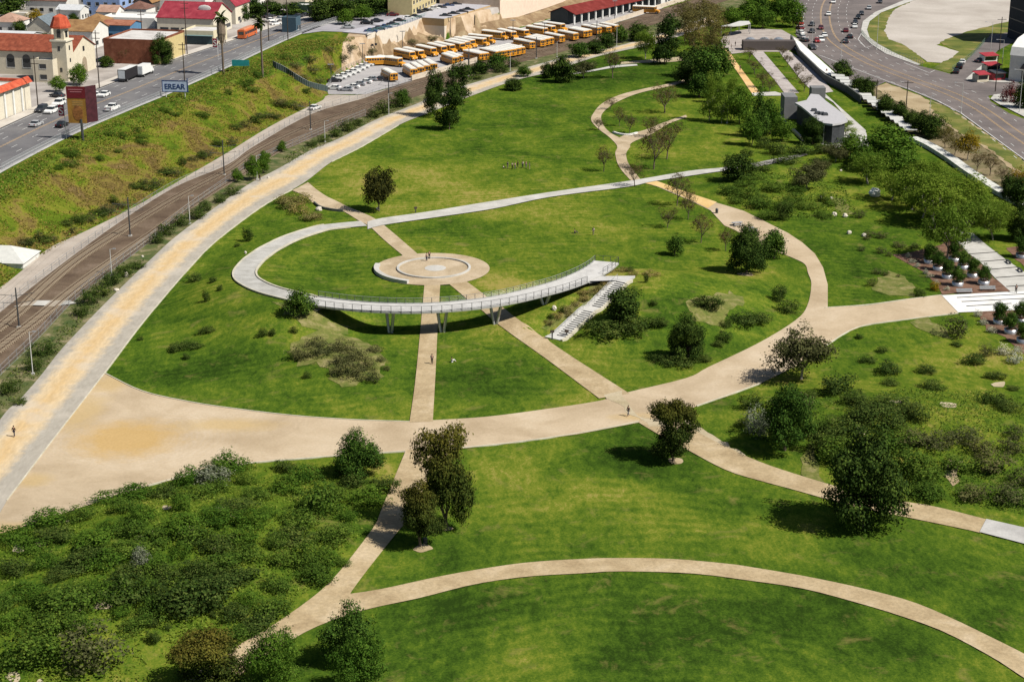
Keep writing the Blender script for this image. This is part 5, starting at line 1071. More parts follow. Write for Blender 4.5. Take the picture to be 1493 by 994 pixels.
# lamp posts along the promenade
def lamp(px, py, hpx, desc, group, arm=1.2, rz=0, mat=None):
    p = PX(px, py); m = mpp(p); h = hpx * m / .95; e = empty('street_lamp', p, rz); mat = mat or plain('painted_pole', (.50, .50, .48), .5)
    mb = MB(); mb.box(-.25, .25, -.25, .25, 0, .3); mb.build('base', CONC, e)
    mb = MB(); mb.tube((0, 0, .2), (0, 0, h), .09, .06, 8); mb.build('pole', mat, e)
    mb = MB(); mb.tube((0, 0, h - .05), (arm, 0, h + .12), .035); mb.build('arm', mat, e)
    mb = MB(); mb.box(arm - .3, arm + .35, -.14, .14, h + .05, h + .2, tx=.06, ty=.03); mb.build('lamp_head', STEEL, e)
    tag(e, desc, 'street lamp', group, (px, py)); return e
for q in [(48, 546, 62), (163, 402, 38), (277, 327, 40), (375, 262, 34), (474, 208, 30), (567, 168, 30), (662, 134, 30), (744, 104, 26), (812, 84, 22), (899, 68, 34)]: lamp(*q, 'pale lamp post beside the long promenade', 'lamp posts along the promenade', .8)
for q in [(1184, 65, 36), (1226, 88, 26), (1149, 158, 24), (1060, 180, 24), (1355, 172, 30)]: lamp(*q, 'slim lamp post inside the eastern park side', 'lamp posts on the east side', .6)
for q in [(1278, 73, 48), (1443, 88, 52), (1401, 165, 42), (1460, 105, 44), (1486, 165, 60)]: lamp(*q, 'tall road lamp beside the curving road', 'road lamps along the curving road', 2.2, math.pi)
for q in [(40, 640 - 440 + 0, 60)][0:0]: pass
# fences
def fence(pts, h, desc, gap=2.6, world=False, mat=None, solid=None, dark=False, nm='fence'):
    w = resamp(pts if world else W2(crom(pts, 4)), max(6, len(pts) * 6)); w = dens(w, gap, False); P_ = [Vector((x, y, H(x, y))) for x, y in w]; o0 = P_[0]; e = empty(nm, o0)
    mat = mat or plain('fence_steel', (.30, .31, .32), .5, .3)
    mb = MB(); 
    for z in (h, h * .5, .12): mb.path([p - o0 + Vector((0, 0, z)) for p in P_], .03, 4)
    mb.build('rail', mat, e)
    if solid:
        mb = MB()
        for a, b in zip(P_[:-1], P_[1:]):
            a2, b2 = a - o0, b - o0; n_ = Vector((-(b2 - a2).y, (b2 - a2).x, 0)).normalized() * .03
            mb.add([a2 + n_, b2 + n_, b2 + n_ + Vector((0, 0, h)), a2 + n_ + Vector((0, 0, h)), a2 - n_, b2 - n_, b2 - n_ + Vector((0, 0, h)), a2 - n_ + Vector((0, 0, h))], [(0, 1, 2, 3), (7, 6, 5, 4), (3, 2, 6, 7)])
        mb.build('panel', solid, e)
    else:
        mb = MB()
        for a, b in zip(P_[:-1], P_[1:]):
            a2, b2 = a - o0, b - o0
            k_ = max(3, int((b2 - a2).length / .5))
            for i in range(k_):
                t = i / k_; q = a2 + (b2 - a2) * t; mb.add([q, q + (b2 - a2) / k_ * .07, q + (b2 - a2) / k_ * .07 + Vector((0, 0, h)), q + Vector((0, 0, h))], [(0, 1, 2, 3)])
        mb.build('mesh_wires', mat, e)
    pm = MB(); pm.tube((0, 0, -.3), (0, 0, h + .08), .05, n=6); me = None
    far = MB(); 
    for i, p in enumerate(P_):
        if i < 100:
            if me is None: o = pm.build('post', mat, e); me = o.data
            else: o = ob('post', me, e)
            o.location = p - o0
        else: far.tube(p - o0 - Vector((0, 0, .3)), p - o0 + Vector((0, 0, h)), .05, n=5)
    if far.v: far.build('posts', mat, e, kind='stuff')
    tag(e, desc, 'fence'); return e
fence([(-60, 503), (0, 455), (61, 407), (122, 361), (178, 321), (254, 273), (331, 240), (370, 213), (454, 166), (533, 142), (600, 120)], 1.5, 'grey steel fence between service road and railway', 3.2)
fence([(-60, 606), (0, 548), (56, 494), (102, 445), (150, 405), (216, 355), (280, 304), (331, 268), (370, 240), (446, 205), (533, 168)], 1.7, 'grey mesh fence along the promenade side of the railway', 3.2)
fence(offset_line(e1, -.9)[18:118], 1.5, 'long silver fence along the edge of the street above the bank', 3.2, world=True, mat=plain('silver_mesh', (.42, .43, .45), .5, .3))
fence([(398, 98), (415, 106), (432, 117), (452, 128), (478, 134)], 1.8, 'dark green screened fence down the bank to the bus yard', 3, solid=plain('green_screen', (.03, .05, .045), .8))
fence([(478, 130), (490, 112), (510, 100), (536, 90)], 1.6, 'grey fence around the corner of the bus yard', 3)
fence([(1256, 50), (1264, 60), (1278, 70), (1300, 80), (1330, 90), (1345, 97)], 1.6, 'green mesh fence around the bare lot at the curve', 3, mat=plain('green_mesh', (.12, .2, .16), .6))
fence([(1388, 104), (1405, 92), (1422, 78), (1436, 62)], 1.6, 'mesh fence between the bare lot and the side street', 3, mat=plain('green_mesh', (.12, .2, .16), .6))
wm = MB(); strip_mb(wm, W2(crom([(600, 118), (668, 99), (750, 75), (842, 51), (964, 12), (1045, -12)])), .4, .05, h=1.6); tag(wm.build('low_wall', surf('cream_wall', (.50, .42, .33), (.58, .50, .40), (.62, .55, .45), .3, 2, famt=.1)), 'low cream wall between the bus yard and railway', 'wall')
wm = MB(); strip_mb(wm, W2([(1153, 60), (1165, 82), (1203, 119), (1237, 137), (1255, 150)]), .5, .0, h=2.1); tag(wm.build('dark_wall', plain('dark_wall_concrete', (.09, .095, .09), .9, var=.3)), 'long dark retaining wall beneath the white wall walk', 'wall')
# white panels climbing beside the road
PAN = plain('white_panel', (.52, .52, .49), .6, var=.1)
for i in range(17):
    t = i / 16; cx_ = 1221 + (1326 - 1221) * t; cy_ = 117 + (196 - 117) * t ** 1.02
    p = PX(cx_, cy_); m = mpp(p); e = empty('white_canopy', p, -.12)
    wd, dp = 19 * m, 4.6
    mb = MB(); mb.box(-wd / 2, wd / 2, -dp / 2, dp / 2, 1.5, 1.68); mb.build('roof_panel', PAN, e)
    for x in (-wd / 2 + .3, wd / 2 - .3):
        mb = MB(); mb.box(x - .09, x + .09, -.09, .09, -.2, 1.5); mb.build('leg', DSTEEL, e)
    tag(e, 'flat white panel canopy in the row beside the road', 'canopy', 'row of white canopies beside the road', (cx_, cy_))
ww = MB(); strip_mb(ww, W2(crom([(1330, 205), (1352, 214), (1382, 232), (1410, 252), (1440, 272), (1470, 290), (1500, 305)])), 2.6, .0, h=1.0)
tag(ww.build('wall_walk', plain('mottled_white_concrete', (.52, .52, .48), .85, var=.35, scale=1.5)), 'mottled pale raised walkway running to the right edge', 'walkway')
# ---------------------------------------------------------------- vehicles
GLASS = plain('dark_glass', (.02, .025, .03), .15, 0, .1, .6); TYRE = plain('tyre_rubber', (.02, .02, .02), .9); CHROME = plain('wheel_rim', (.35, .35, .36), .4, .6)
LAMPW = plain('headlight_lens', (.7, .7, .66), .2); LAMPR = plain('tail_light_lens', (.35, .02, .015), .3)
def paint(n, c): return plain('paint_' + n, c, .35, 0, .05, .5)
PAINT = dict(white=paint('white', (.72, .72, .70)), silver=paint('silver', (.38, .39, .40)), black=paint('black', (.012, .012, .014)), red=paint('red', (.32, .02, .02)), blue=paint('blue', (.04, .07, .16)), dark=paint('dark', (.035, .037, .045)), maroon=paint('maroon', (.12, .015, .02)), grey=paint('grey', (.16, .165, .175)))
VP = {}
def wheels(e, xs, w, r=.33):
    me = None
    for x in xs:
        for s in (-1, 1):
            if me is None:
                m = MB(); m.tube((0, -.12, 0), (0, .12, 0), r, n=12); o = m.build('wheel', TYRE, e); me = o.data
                m = MB(); m.tube((0, -.135, 0), (0, .135, 0), r * .55, n=10); rim = m.build('rim', CHROME, o); rme = rim.data
            else: o = ob('wheel', me, e); ob('rim', rme, o)
            o.location = (x, s * (w / 2 - .1), r)
def make_car(kind, col):
    e = empty('parked_car', (0, 0, 0)); P_ = PAINT[col]
    L, Wd = {'sedan': (4.6, 1.82), 'suv': (4.8, 1.92), 'pickup': (5.6, 1.98)}[kind]
    hz, rz_ = {'sedan': (.92, 1.44), 'suv': (1.05, 1.74), 'pickup': (1.08, 1.8)}[kind]
    m = MB(); h = L / 2
    lower = [(-h, .38), (-h + .05, .75), (-h + .3, hz - .02), (-h + 1.0, hz), (h - 1.2, hz), (h - .25, hz - .17), (h, .7), (h - .02, .32), (h - .4, .22), (-h + .4, .22)]
    m.prism([(x, z) for x, z in lower], -Wd / 2, Wd / 2, axis='y')
    if kind == 'pickup':
        m.box(-h + .05, -h + 2.0, -Wd / 2, -Wd / 2 + .1, hz - .1, hz + .28); m.box(-h + .05, -h + 2.0, Wd / 2 - .1, Wd / 2, hz - .1, hz + .28); m.box(-h + .02, -h + .12, -Wd / 2, Wd / 2, hz - .1, hz + .28)
    b = m.build('body', P_, e)
    x0, x1 = {'sedan': (-h + .75, h - 1.35), 'suv': (-h + .15, h - 1.3), 'pickup': (-h + 2.05, h - 1.5)}[kind]
    a, c = (.55, .75) if kind == 'sedan' else ((.25, .6) if kind == 'suv' else (.12, .6))
    g = MB(); g.add([(x0, -Wd / 2 + .07, hz - .01), (x1, -Wd / 2 + .07, hz - .01), (x1, Wd / 2 - .07, hz - .01), (x0, Wd / 2 - .07, hz - .01), (x0 + a, -Wd / 2 + .24, rz_ - .07), (x1 - c, -Wd / 2 + .24, rz_ - .07), (x1 - c, Wd / 2 - .24, rz_ - .07), (x0 + a, Wd / 2 - .24, rz_ - .07)],
                    [(0, 1, 5, 4), (1, 2, 6, 5), (2, 3, 7, 6), (3, 0, 4, 7)]); g.build('window', GLASS, e)
    r = MB(); r.box(x0 + a - .06, x1 - c + .04, -Wd / 2 + .2, Wd / 2 - .2, rz_ - .08, rz_, tx=.05, ty=.05)
    mid_ = (x0 + x1) / 2
    for s in (-1, 1): r.tube((mid_, s * (Wd / 2 - .06), hz), (mid_, s * (Wd / 2 - .22), rz_ - .05), .05, n=4)
    r.build('roof', P_, e)
    for s in (-1, 1):
        q = MB(); q.box(h - .12, h + .01, s * (Wd / 2 - .35) - .18, s * (Wd / 2 - .35) + .18, .6, .74); q.build('headlight', LAMPW, e)
        q = MB(); q.box(-h - .01, -h + .1, s * (Wd / 2 - .25) - .14, s * (Wd / 2 - .25) + .14, .66, .82); q.build('tail_light', LAMPR, e)
    wheels(e, (-h + .95, h - .95), Wd); return e
def place(key, maker, loc, rz, nm):
    if key not in VP: e = maker(); VP[key] = e; e.location = loc; e.rotation_euler[2] = rz
    else: e = dup(VP[key], loc, rz)
    e.name = nm; return e
def car(kind, col, px, py, rz, desc, group=None, nm='car', z=None):
    p = PX(px, py) if z is None else PZ(px, py, z); p = p + Vector((0, 0, .08))
    e = place((kind, col), lambda: make_car(kind, col), p, rz, nm); return tag(e, desc, {'sedan': 'car', 'suv': 'car', 'pickup': 'pickup truck'}[kind], group, (px, py))
SR = math.atan2(sdir.y, sdir.x)
car('sedan', 'silver', 53, 184, SR, 'silver sedan driving on the street near the left edge')
car('sedan', 'black', 91, 185, SR, 'black sedan driving behind the crimson banner')
car('suv', 'white', 75, 165, SR + math.pi, 'white suv parked at the kerb beside the cream wall building')
car('suv', 'dark', 61, 163, SR + math.pi, 'dark suv parked behind the white suv at the kerb')
car('suv', 'white', 86, 154, SR + math.pi, 'white van like suv parked ahead of the other white suv')
car('sedan', 'white', 139, 142, SR + math.pi, 'white sedan just behind the tall brown billboard'); car('sedan', 'white', 152, 141, SR + math.pi, 'white sedan right of the tall brown billboard')
car('pickup', 'white', 164, 161, SR, 'white pickup truck in the lane nearest the fence')
car('sedan', 'dark', 84, 142, SR + 1.2, 'dark car parked in front of the bell tower')
def heading(p, line, s=1):
    j = min(range(1, len(line) - 1), key=lambda i: (line[i][0] - p.x) ** 2 + (line[i][1] - p.y) ** 2); return math.atan2(s * (line[j + 1][1] - line[j - 1][1]), s * (line[j + 1][0] - line[j - 1][0]))
ROADCARS = [('sedan', 'white', 1208, 23, 'white car alone in the inner lane of the bend'), ('sedan', 'dark', 1184, 38, 'dark car, farthest of two in the outer lane of the bend'), ('sedan', 'maroon', 1197, 43, 'dark red car in the middle lane of the bend'), ('sedan', 'black', 1184, 48, 'black car, nearer of two in outer lane of the bend'),
            ('sedan', 'white', 1202, 54, 'white car, inner one of the close pair in the bend'), ('suv', 'white', 1197, 61, 'white suv just behind the small red car'), ('sedan', 'red', 1191, 62, 'small red car driving beside the white suv'), ('sedan', 'maroon', 1233, 47, 'dark red car on the far side of the yellow lines'),
            ('sedan', 'black', 1239, 56, 'black car, right one of the dark pair by the parking bay'), ('sedan', 'dark', 1232, 63, 'dark car, left one of the dark pair by the parking bay'), ('sedan', 'white', 1215, 5, 'white car at the very top of the curving road'), ('pickup', 'dark', 1184, 72, 'dark pickup parked at the kerb by the white walk')]
for k, c, x, y, ds in ROADCARS: p = PX(x, y); car(k, c, x, y, heading(p, rc, 1 if x < 1225 else -1), ds)
for x, y, c in [(1165, 36, 'red'), (1166, 43, 'maroon'), (1167, 50, 'white'), (1169, 56, 'silver'), (1173, 61, 'black'), (1163, 29, 'red')]:
    p = PX(x, y); car('sedan', c, x, y, 1.85, c + ' car parked at kerb left of the bend'.replace('maroon', 'dark red'), 'cars parked left of the bend')
for x, y, c in [(1251, 28, 'black'), (1247, 35, 'dark'), (1246, 41, 'white'), (1256, 22, 'dark'), (1267, 14, 'silver'), (1283, 5, 'dark')]:
    p = PX(x, y); car('sedan', c, x, y, heading(p, rc, 1), c + ' car parked on the right side of the bend', 'cars parked right of the bend')
car('sedan', 'dark', 1430, 91, .6, 'dark car turning in the middle of the side street'); car('sedan', 'white', 1403, 93, 1.25, 'white car parked farthest along the side street kerb'); car('suv', 'black', 1399, 100, 1.25, 'black suv parked behind the white car on the side street'); car('sedan', 'black', 1394, 107, 1.25, 'black car parked at the corner of the side street')
car('sedan', 'white', 459, 160, SR - .25, 'white car alone on the service road by the railway')
# fleet cars in the yard
for i, (x, y) in enumerate([(488, 120), (495, 116), (502, 113), (509, 110), (516, 107), (523, 103), (529, 100), (535, 97), (540, 94)]):
    car('sedan', 'black' if i == 0 else 'white', x, y, .15, ('black' if i == 0 else 'white') + ' fleet car in the back row of the yard', 'fleet cars in the back row')
for i, (x, y) in enumerate([(487, 131), (505, 133), (514, 129), (523, 125), (532, 122), (541, 118)]):
    car('sedan', 'white' if i in (0, 2, 4) else 'silver', x, y, 2.9, ('white' if i in (0, 2, 4) else 'silver') + ' fleet car in the front row beside the fence', 'fleet cars in the front row')
car('sedan', 'dark', 553, 118, 2.9, 'dark car in the yard beside the first lone school bus'); car('sedan', 'silver', 672, 92, 3.1, 'silver car beside the short row of rear facing buses'); car('sedan', 'silver', 757, 52, .2, 'silver car between school buses in the upper row'); car('sedan', 'black', 590, 86, .1, 'black car in front of the left pair of buses'); car('sedan', 'silver', 783, 48, .3, 'silver car left of the red roofed garage')
# --- school bus
def make_bus(kind):
    e = empty('school_bus', (0, 0, 0)); Y = plain('bus_yellow', (.62, .27, .02), .4, var=.06); RO = plain('bus_roof_white', (.70, .68, .62), .5, var=.08); BK = plain('bus_black_trim', (.015, .015, .015), .5)
    L, Wd = 10.8, 2.45; h = L / 2
    m = MB(); m.prism([(-Wd / 2, .55), (Wd / 2, .55), (Wd / 2, 2.55), (Wd / 2 - .12, 2.78), (-Wd / 2 + .12, 2.78), (-Wd / 2, 2.55)], -h, h - 1.5, axis='x'); m.build('body', Y, e)
    m = MB(); m.prism([(-Wd / 2 + .02, 2.70), (Wd / 2 - .02, 2.70), (Wd / 2 - .3, 2.98), (0, 3.06), (-Wd / 2 + .3, 2.98)], -h + .05, h - 1.5, axis='x'); m.build('roof', RO, e)
    m = MB(); m.prism([(h - 1.52, .5), (h - .1, .5), (h, .7), (h - .05, 1.3), (h - 1.0, 1.52), (h - 1.52, 1.6)], -Wd / 2 + .18, Wd / 2 - .18, axis='y'); m.build('hood', Y, e)
    for s in (-1, 1):
        for i in range(10):
            m = MB(); x = -h + .35 + i * .86; m.box(x, x + .68, s * Wd / 2 - .02, s * Wd / 2 + .02, 1.75, 2.4); m.build('window', GLASS, e)
        m = MB(); m.box(-h, h - 1.6, s * Wd / 2 - .015, s * Wd / 2 + .03, 1.28, 1.36); m.box(-h, h - 1.6, s * Wd / 2 - .015, s * Wd / 2 + .03, .92, .98); m.build('rub_rail', BK, e)
        m = MB(); m.box(h - .1, h + .02, s * .75 - .16, s * .75 + .16, .8, 1.05); m.build('headlight', LAMPW, e)
        m = MB(); m.box(-h - .03, -h + .02, s * .95 - .15, s * .95 + .15, 1.0, 1.25); m.build('tail_light', LAMPR, e)
    m = MB(); m.box(h - 1.53, h - 1.47, -Wd / 2 + .2, Wd / 2 - .2, 1.65, 2.5); m.build('windscreen', GLASS, e)
    m = MB(); m.box(-h - .03, -h + .02, -.42, .42, 1.6, 2.45); m.box(-h - .03, -h + .02, -1.1, -.55, 1.75, 2.4); m.box(-h - .03, -h + .02, .55, 1.1, 1.75, 2.4); m.box(-h - .035, -h + .02, -.42, .42, .95, 1.4); m.build('rear_window', GLASS, e)
    m = MB(); m.box(-h - .2, -h, -Wd / 2 + .05, Wd / 2 - .05, .45, .62); m.build('bumper', BK, e)
    wheels(e, (-h + 2.6, h - 1.0), Wd, .5); return e
def bus(x0, y0, x1, y1, desc, group):
    """roof line in the photo from rear (x0,y0) to windscreen or hood (x1,y1)"""
    a = PZ(x0, y0, 3.0); b = PZ(x1, y1, 3.0); d_ = (b - a).normalized(); c = a + d_ * 5.0; p = Vector((c.x, c.y, H(c.x, c.y) + .08))
    e = place('bus', lambda: make_bus(0), p, math.atan2(d_.y, d_.x), 'school_bus'); return tag(e, desc, 'school bus', group, ((x0 + x1) / 2, (y0 + y1) / 2))
Z4 = 7.465
rowB = [(140, 520, 350, 560), (235, 507, 440, 545), (380, 480, 580, 520), (500, 460, 690, 500), (575, 447, 770, 482), (690, 430, 880, 465), (735, 412, 930, 445), (790, 395, 980, 425), (872, 388, 1170, 415), (940, 362, 1230, 388), (1090, 318, 1380, 348)]
for x0, y0, x1, y1 in rowB: bus(560 + x0 / Z4, y0 / Z4 + 1, 560 + x1 / Z4, y1 / Z4 + 1.5, 'yellow school bus with hood towards the yard lane', 'school buses in the upper row')
rowB2 = [(-80, 305, 30, 325), (30, 292, 240, 322), (232, 272, 440, 300), (310, 250, 520, 275), (412, 228, 620, 252)]
for x0, y0, x1, y1 in rowB2: bus(740 + x0 / Z4, y0 / Z4 + 1, 740 + x1 / Z4, y1 / Z4 + 1.5, 'yellow school bus near the red roofed garage', 'school buses near the garage')
for x, y in [(603, 100), (613, 97.5), (622, 95), (632, 92.5)]: bus(x, y, x - 17, y - 10.5, 'yellow school bus in the block of four seen from behind', 'block of four school buses')
for x, y in [(664, 83), (670, 81)]: bus(x, y, x - 20, y - 7, 'yellow school bus beside the short rear facing row', 'pair of rear facing buses')
bus(574, 106, 560, 99, 'lone yellow school bus at the left end of the yard', None)
rowA = [(1065, 578), (1105, 574), (1240, 556), (1290, 548), (1345, 540), (1400, 532), (1450, 522), (1500, 512)]
for x, y in rowA: bus(560 + x / Z4, y / Z4, 560 + x / Z4 - 31, y / Z4 - 6.5, 'yellow school bus parked rear end to the low wall', 'school buses backed up to the low wall')
rowA2 = [(95, 480), (145, 470), (210, 462), (265, 452), (380, 430), (425, 418), (470, 408), (590, 385), (738, 360), (850, 332), (885, 324), (992, 298), (1100, 290), (1190, 276)]
for x, y in rowA2[3:]: bus(740 + x / Z4, y / Z4, 740 + x / Z4 - 29, y / Z4 - 5.5, 'yellow school bus at far end of the low wall', 'school buses at the far end of the low wall')
bus(534, 83, 566, 82, 'yellow school bus seen from the side, left one', None)['label'] = 'yellow school bus seen broadside, left one beside the white fleet cars'
bus(553, 81, 578, 84, 'x', None)['label'] = 'yellow school bus seen broadside, partly behind the left broadside bus'
bus(925, 8, 946, 9, 'yellow bus parked inside open garage bay', None)['label'] = 'yellow school bus at the far end of the garage'
# city bus
e = empty('city_bus', PX(361, 54), SR); L, Wd = 12, 2.55; OR = plain('bus_orange', (.55, .13, .04), .4, var=.06)
m = MB(); m.prism([(-Wd / 2, .35), (Wd / 2, .35), (Wd / 2, 2.8), (Wd / 2 - .2, 3.05), (-Wd / 2 + .2, 3.05), (-Wd / 2, 2.8)], -6, 6, axis='x'); m.build('body', OR, e)
for s in (-1, 1):
    for i in range(6): m = MB(); m.box(-5.4 + i * 1.85, -3.8 + i * 1.85, s * Wd / 2 - .02, s * Wd / 2 + .02, 1.5, 2.4); m.build('window', GLASS, e)
m = MB(); m.box(-5, 3, -.8, .8, 3.05, 3.35, tx=.1, ty=.1); m.build('roof_unit', plain('bus_roof_orange', (.50, .22, .12), .5), e)
m = MB(); m.box(5.98, 6.03, -1.1, 1.1, 1.2, 2.6); m.build('windscreen', GLASS, e); wheels(e, (-3.6, 4), Wd, .5)
m = MB(); m.box(-6.03, -5.98, -.9, .9, 1.5, 2.5); m.build('rear_window', GLASS, e); tag(e, 'orange city bus at the kerb beyond the skirted palm', 'bus')
# box truck and trailer
def truck(px, py, box, cab, desc, L=6.2, hh=3.3):
    e = empty('box_truck', PX(px, py), SR); m = MB(); m.box(-L / 2, L / 2, -1.2, 1.2, .9, hh); m.build('cargo_box', box, e)
    m = MB(); m.box(-L / 2, L / 2 + 2, -.9, .9, .55, .9); m.build('chassis', DSTEEL, e)
    if cab:
        m = MB(); m.prism([(L / 2 + .1, .7), (L / 2 + 2.3, .7), (L / 2 + 2.3, 1.3), (L / 2 + 1.7, 1.5), (L / 2 + 1.3, 2.3), (L / 2 + .1, 2.4)], -1.05, 1.05, axis='y'); m.build('cab', cab, e)
        m = MB(); m.add([(L / 2 + 1.74, -.95, 1.55), (L / 2 + 1.74, .95, 1.55), (L / 2 + 1.36, .95, 2.25), (L / 2 + 1.36, -.95, 2.25)], [(0, 1, 2, 3)]); m.build('windscreen', GLASS, e)
    m = MB(); m.box(-L / 2 - .03, -L / 2 + .01, -1.0, 1.0, 1.1, hh - .2); m.build('rear_door', plain('pale_door', (.55, .58, .60), .5), e)
    wheels(e, (-L / 2 + 1.2, L / 2 + 1.2), 2.4, .45); tag(e, desc, 'truck'); return e
truck(209, 111, PAINT['white'], PAINT['white'], 'white box truck parked at the kerb before the brick building')
truck(187, 117, plain('black_trailer_side', (.018, .016, .018), .6), None, 'black trailer parked behind the white box truck', 8.5, 3.6)
VP_roof = MB(); VP_roof.box(-4.2, 4.2, -1.15, 1.15, 3.6, 3.66); r_ = VP_roof.build('roof', PAINT['white'], bpy.data.objects[[o.name for o in bpy.data.objects if o.name.startswith('box_truck')][-1]])
# rooftop cars (car park deck at street level behind the yard wall)
for x, y, c in [(508, 42, 'silver'), (535, 36, 'black'), (550, 33, 'dark'), (573, 24, 'maroon'), (541, 48, 'blue'), (552, 45, 'dark'), (562, 42, 'blue'), (573, 38, 'dark'), (583, 33, 'black'), (596, 29, 'white'), (606, 27, 'dark')]:
    car('sedan', c, x, y, SR - 1.4, c + ' car parked on the raised car park behind the wall', 'cars on the raised car park')
for x, y, c in [(612, 20, 'dark'), (622, 18, 'black'), (633, 15, 'white'), (643, 14, 'dark'), (654, 11, 'blue'), (665, 9, 'dark'), (650, 26, 'dark'), (662, 23, 'black'), (674, 20, 'dark'), (683, 17, 'black')]:
    car('sedan', c, x, y, SR - 1.4, c + ' car parked on the deck below the yellow building', 'cars on the deck below the yellow building')
for x, y, c in [(395, 32, 'white'), (402, 37, 'white'), (410, 30, 'silver'), (392, 26, 'dark'), (436, 26, 'dark'), (446, 24, 'dark'), (343, 34, 'dark'), (352, 30, 'maroon')]:
    car('sedan', c, x, y, SR - .6, c + ' car in the car park across the street', 'cars across the street')
# ---------------------------------------------------------------- buildings
def bmat(n, c, var=.1): return plain('wall_' + n, c, .85, var=var, scale=.8)
CREAM = bmat('cream', (.58, .52, .40)); CREAM2 = bmat('pale_cream', (.60, .55, .44)); TERRA = surf('red_tiles', (.17, .045, .025), (.25, .065, .035), (.32, .10, .055), .8, 6, famt=.3)
WHITEW = bmat('white', (.62, .61, .57)); BRICK = surf('red_brick', (.15, .055, .03), (.22, .08, .045), (.28, .12, .07), .5, 6, famt=.25); FLATR = surf('flat_roof', (.45, .43, .41), (.56, .54, .52), (.64, .62, .60), .2, 2, famt=.2)
TRIM = plain('white_trim', (.66, .66, .63), .6); DOORM = plain('dark_door', (.05, .035, .03), .6)
def wins(e, wall, face, n, x0, x1, z0, z1, Wd, L, arch=False, frame=True, frac=.5):
    """n windows spread on one face: 's' faces the camera (y=0), 'e' faces the street (x=0)"""
    for i in range(n):
        c = x0 + (x1 - x0) * (i + .5) / n; hw = abs(x1 - x0) / n * frac / 2; m = MB(); f = MB()
        if face == 's':
            m.box(c - hw, c + hw, -.04, .02, z0, z1)
            if arch: m.tube((c, -.04, z1), (c, .02, z1), hw, n=14)
            f.box(c - hw - .1, c + hw + .1, -.07, -.001, z0 - .12, z0 - .0); f.box(c - hw - .1, c - hw - .002, -.06, -.001, z0 + .002, z1)
        else:
            m.box(-.02, .04, c - hw, c + hw, z0, z1)
            if arch: m.tube((-.02, c, z1), (.04, c, z1), hw, n=14)
            f.box(.001, .07, c - hw - .1, c + hw + .1, z0 - .12, z0); f.box(.001, .06, c + hw + .002, c + hw + .1, z0 + .002, z1)
        o = m.build('window', GLASS, e)
        if frame: f.build('frame', TRIM, o)
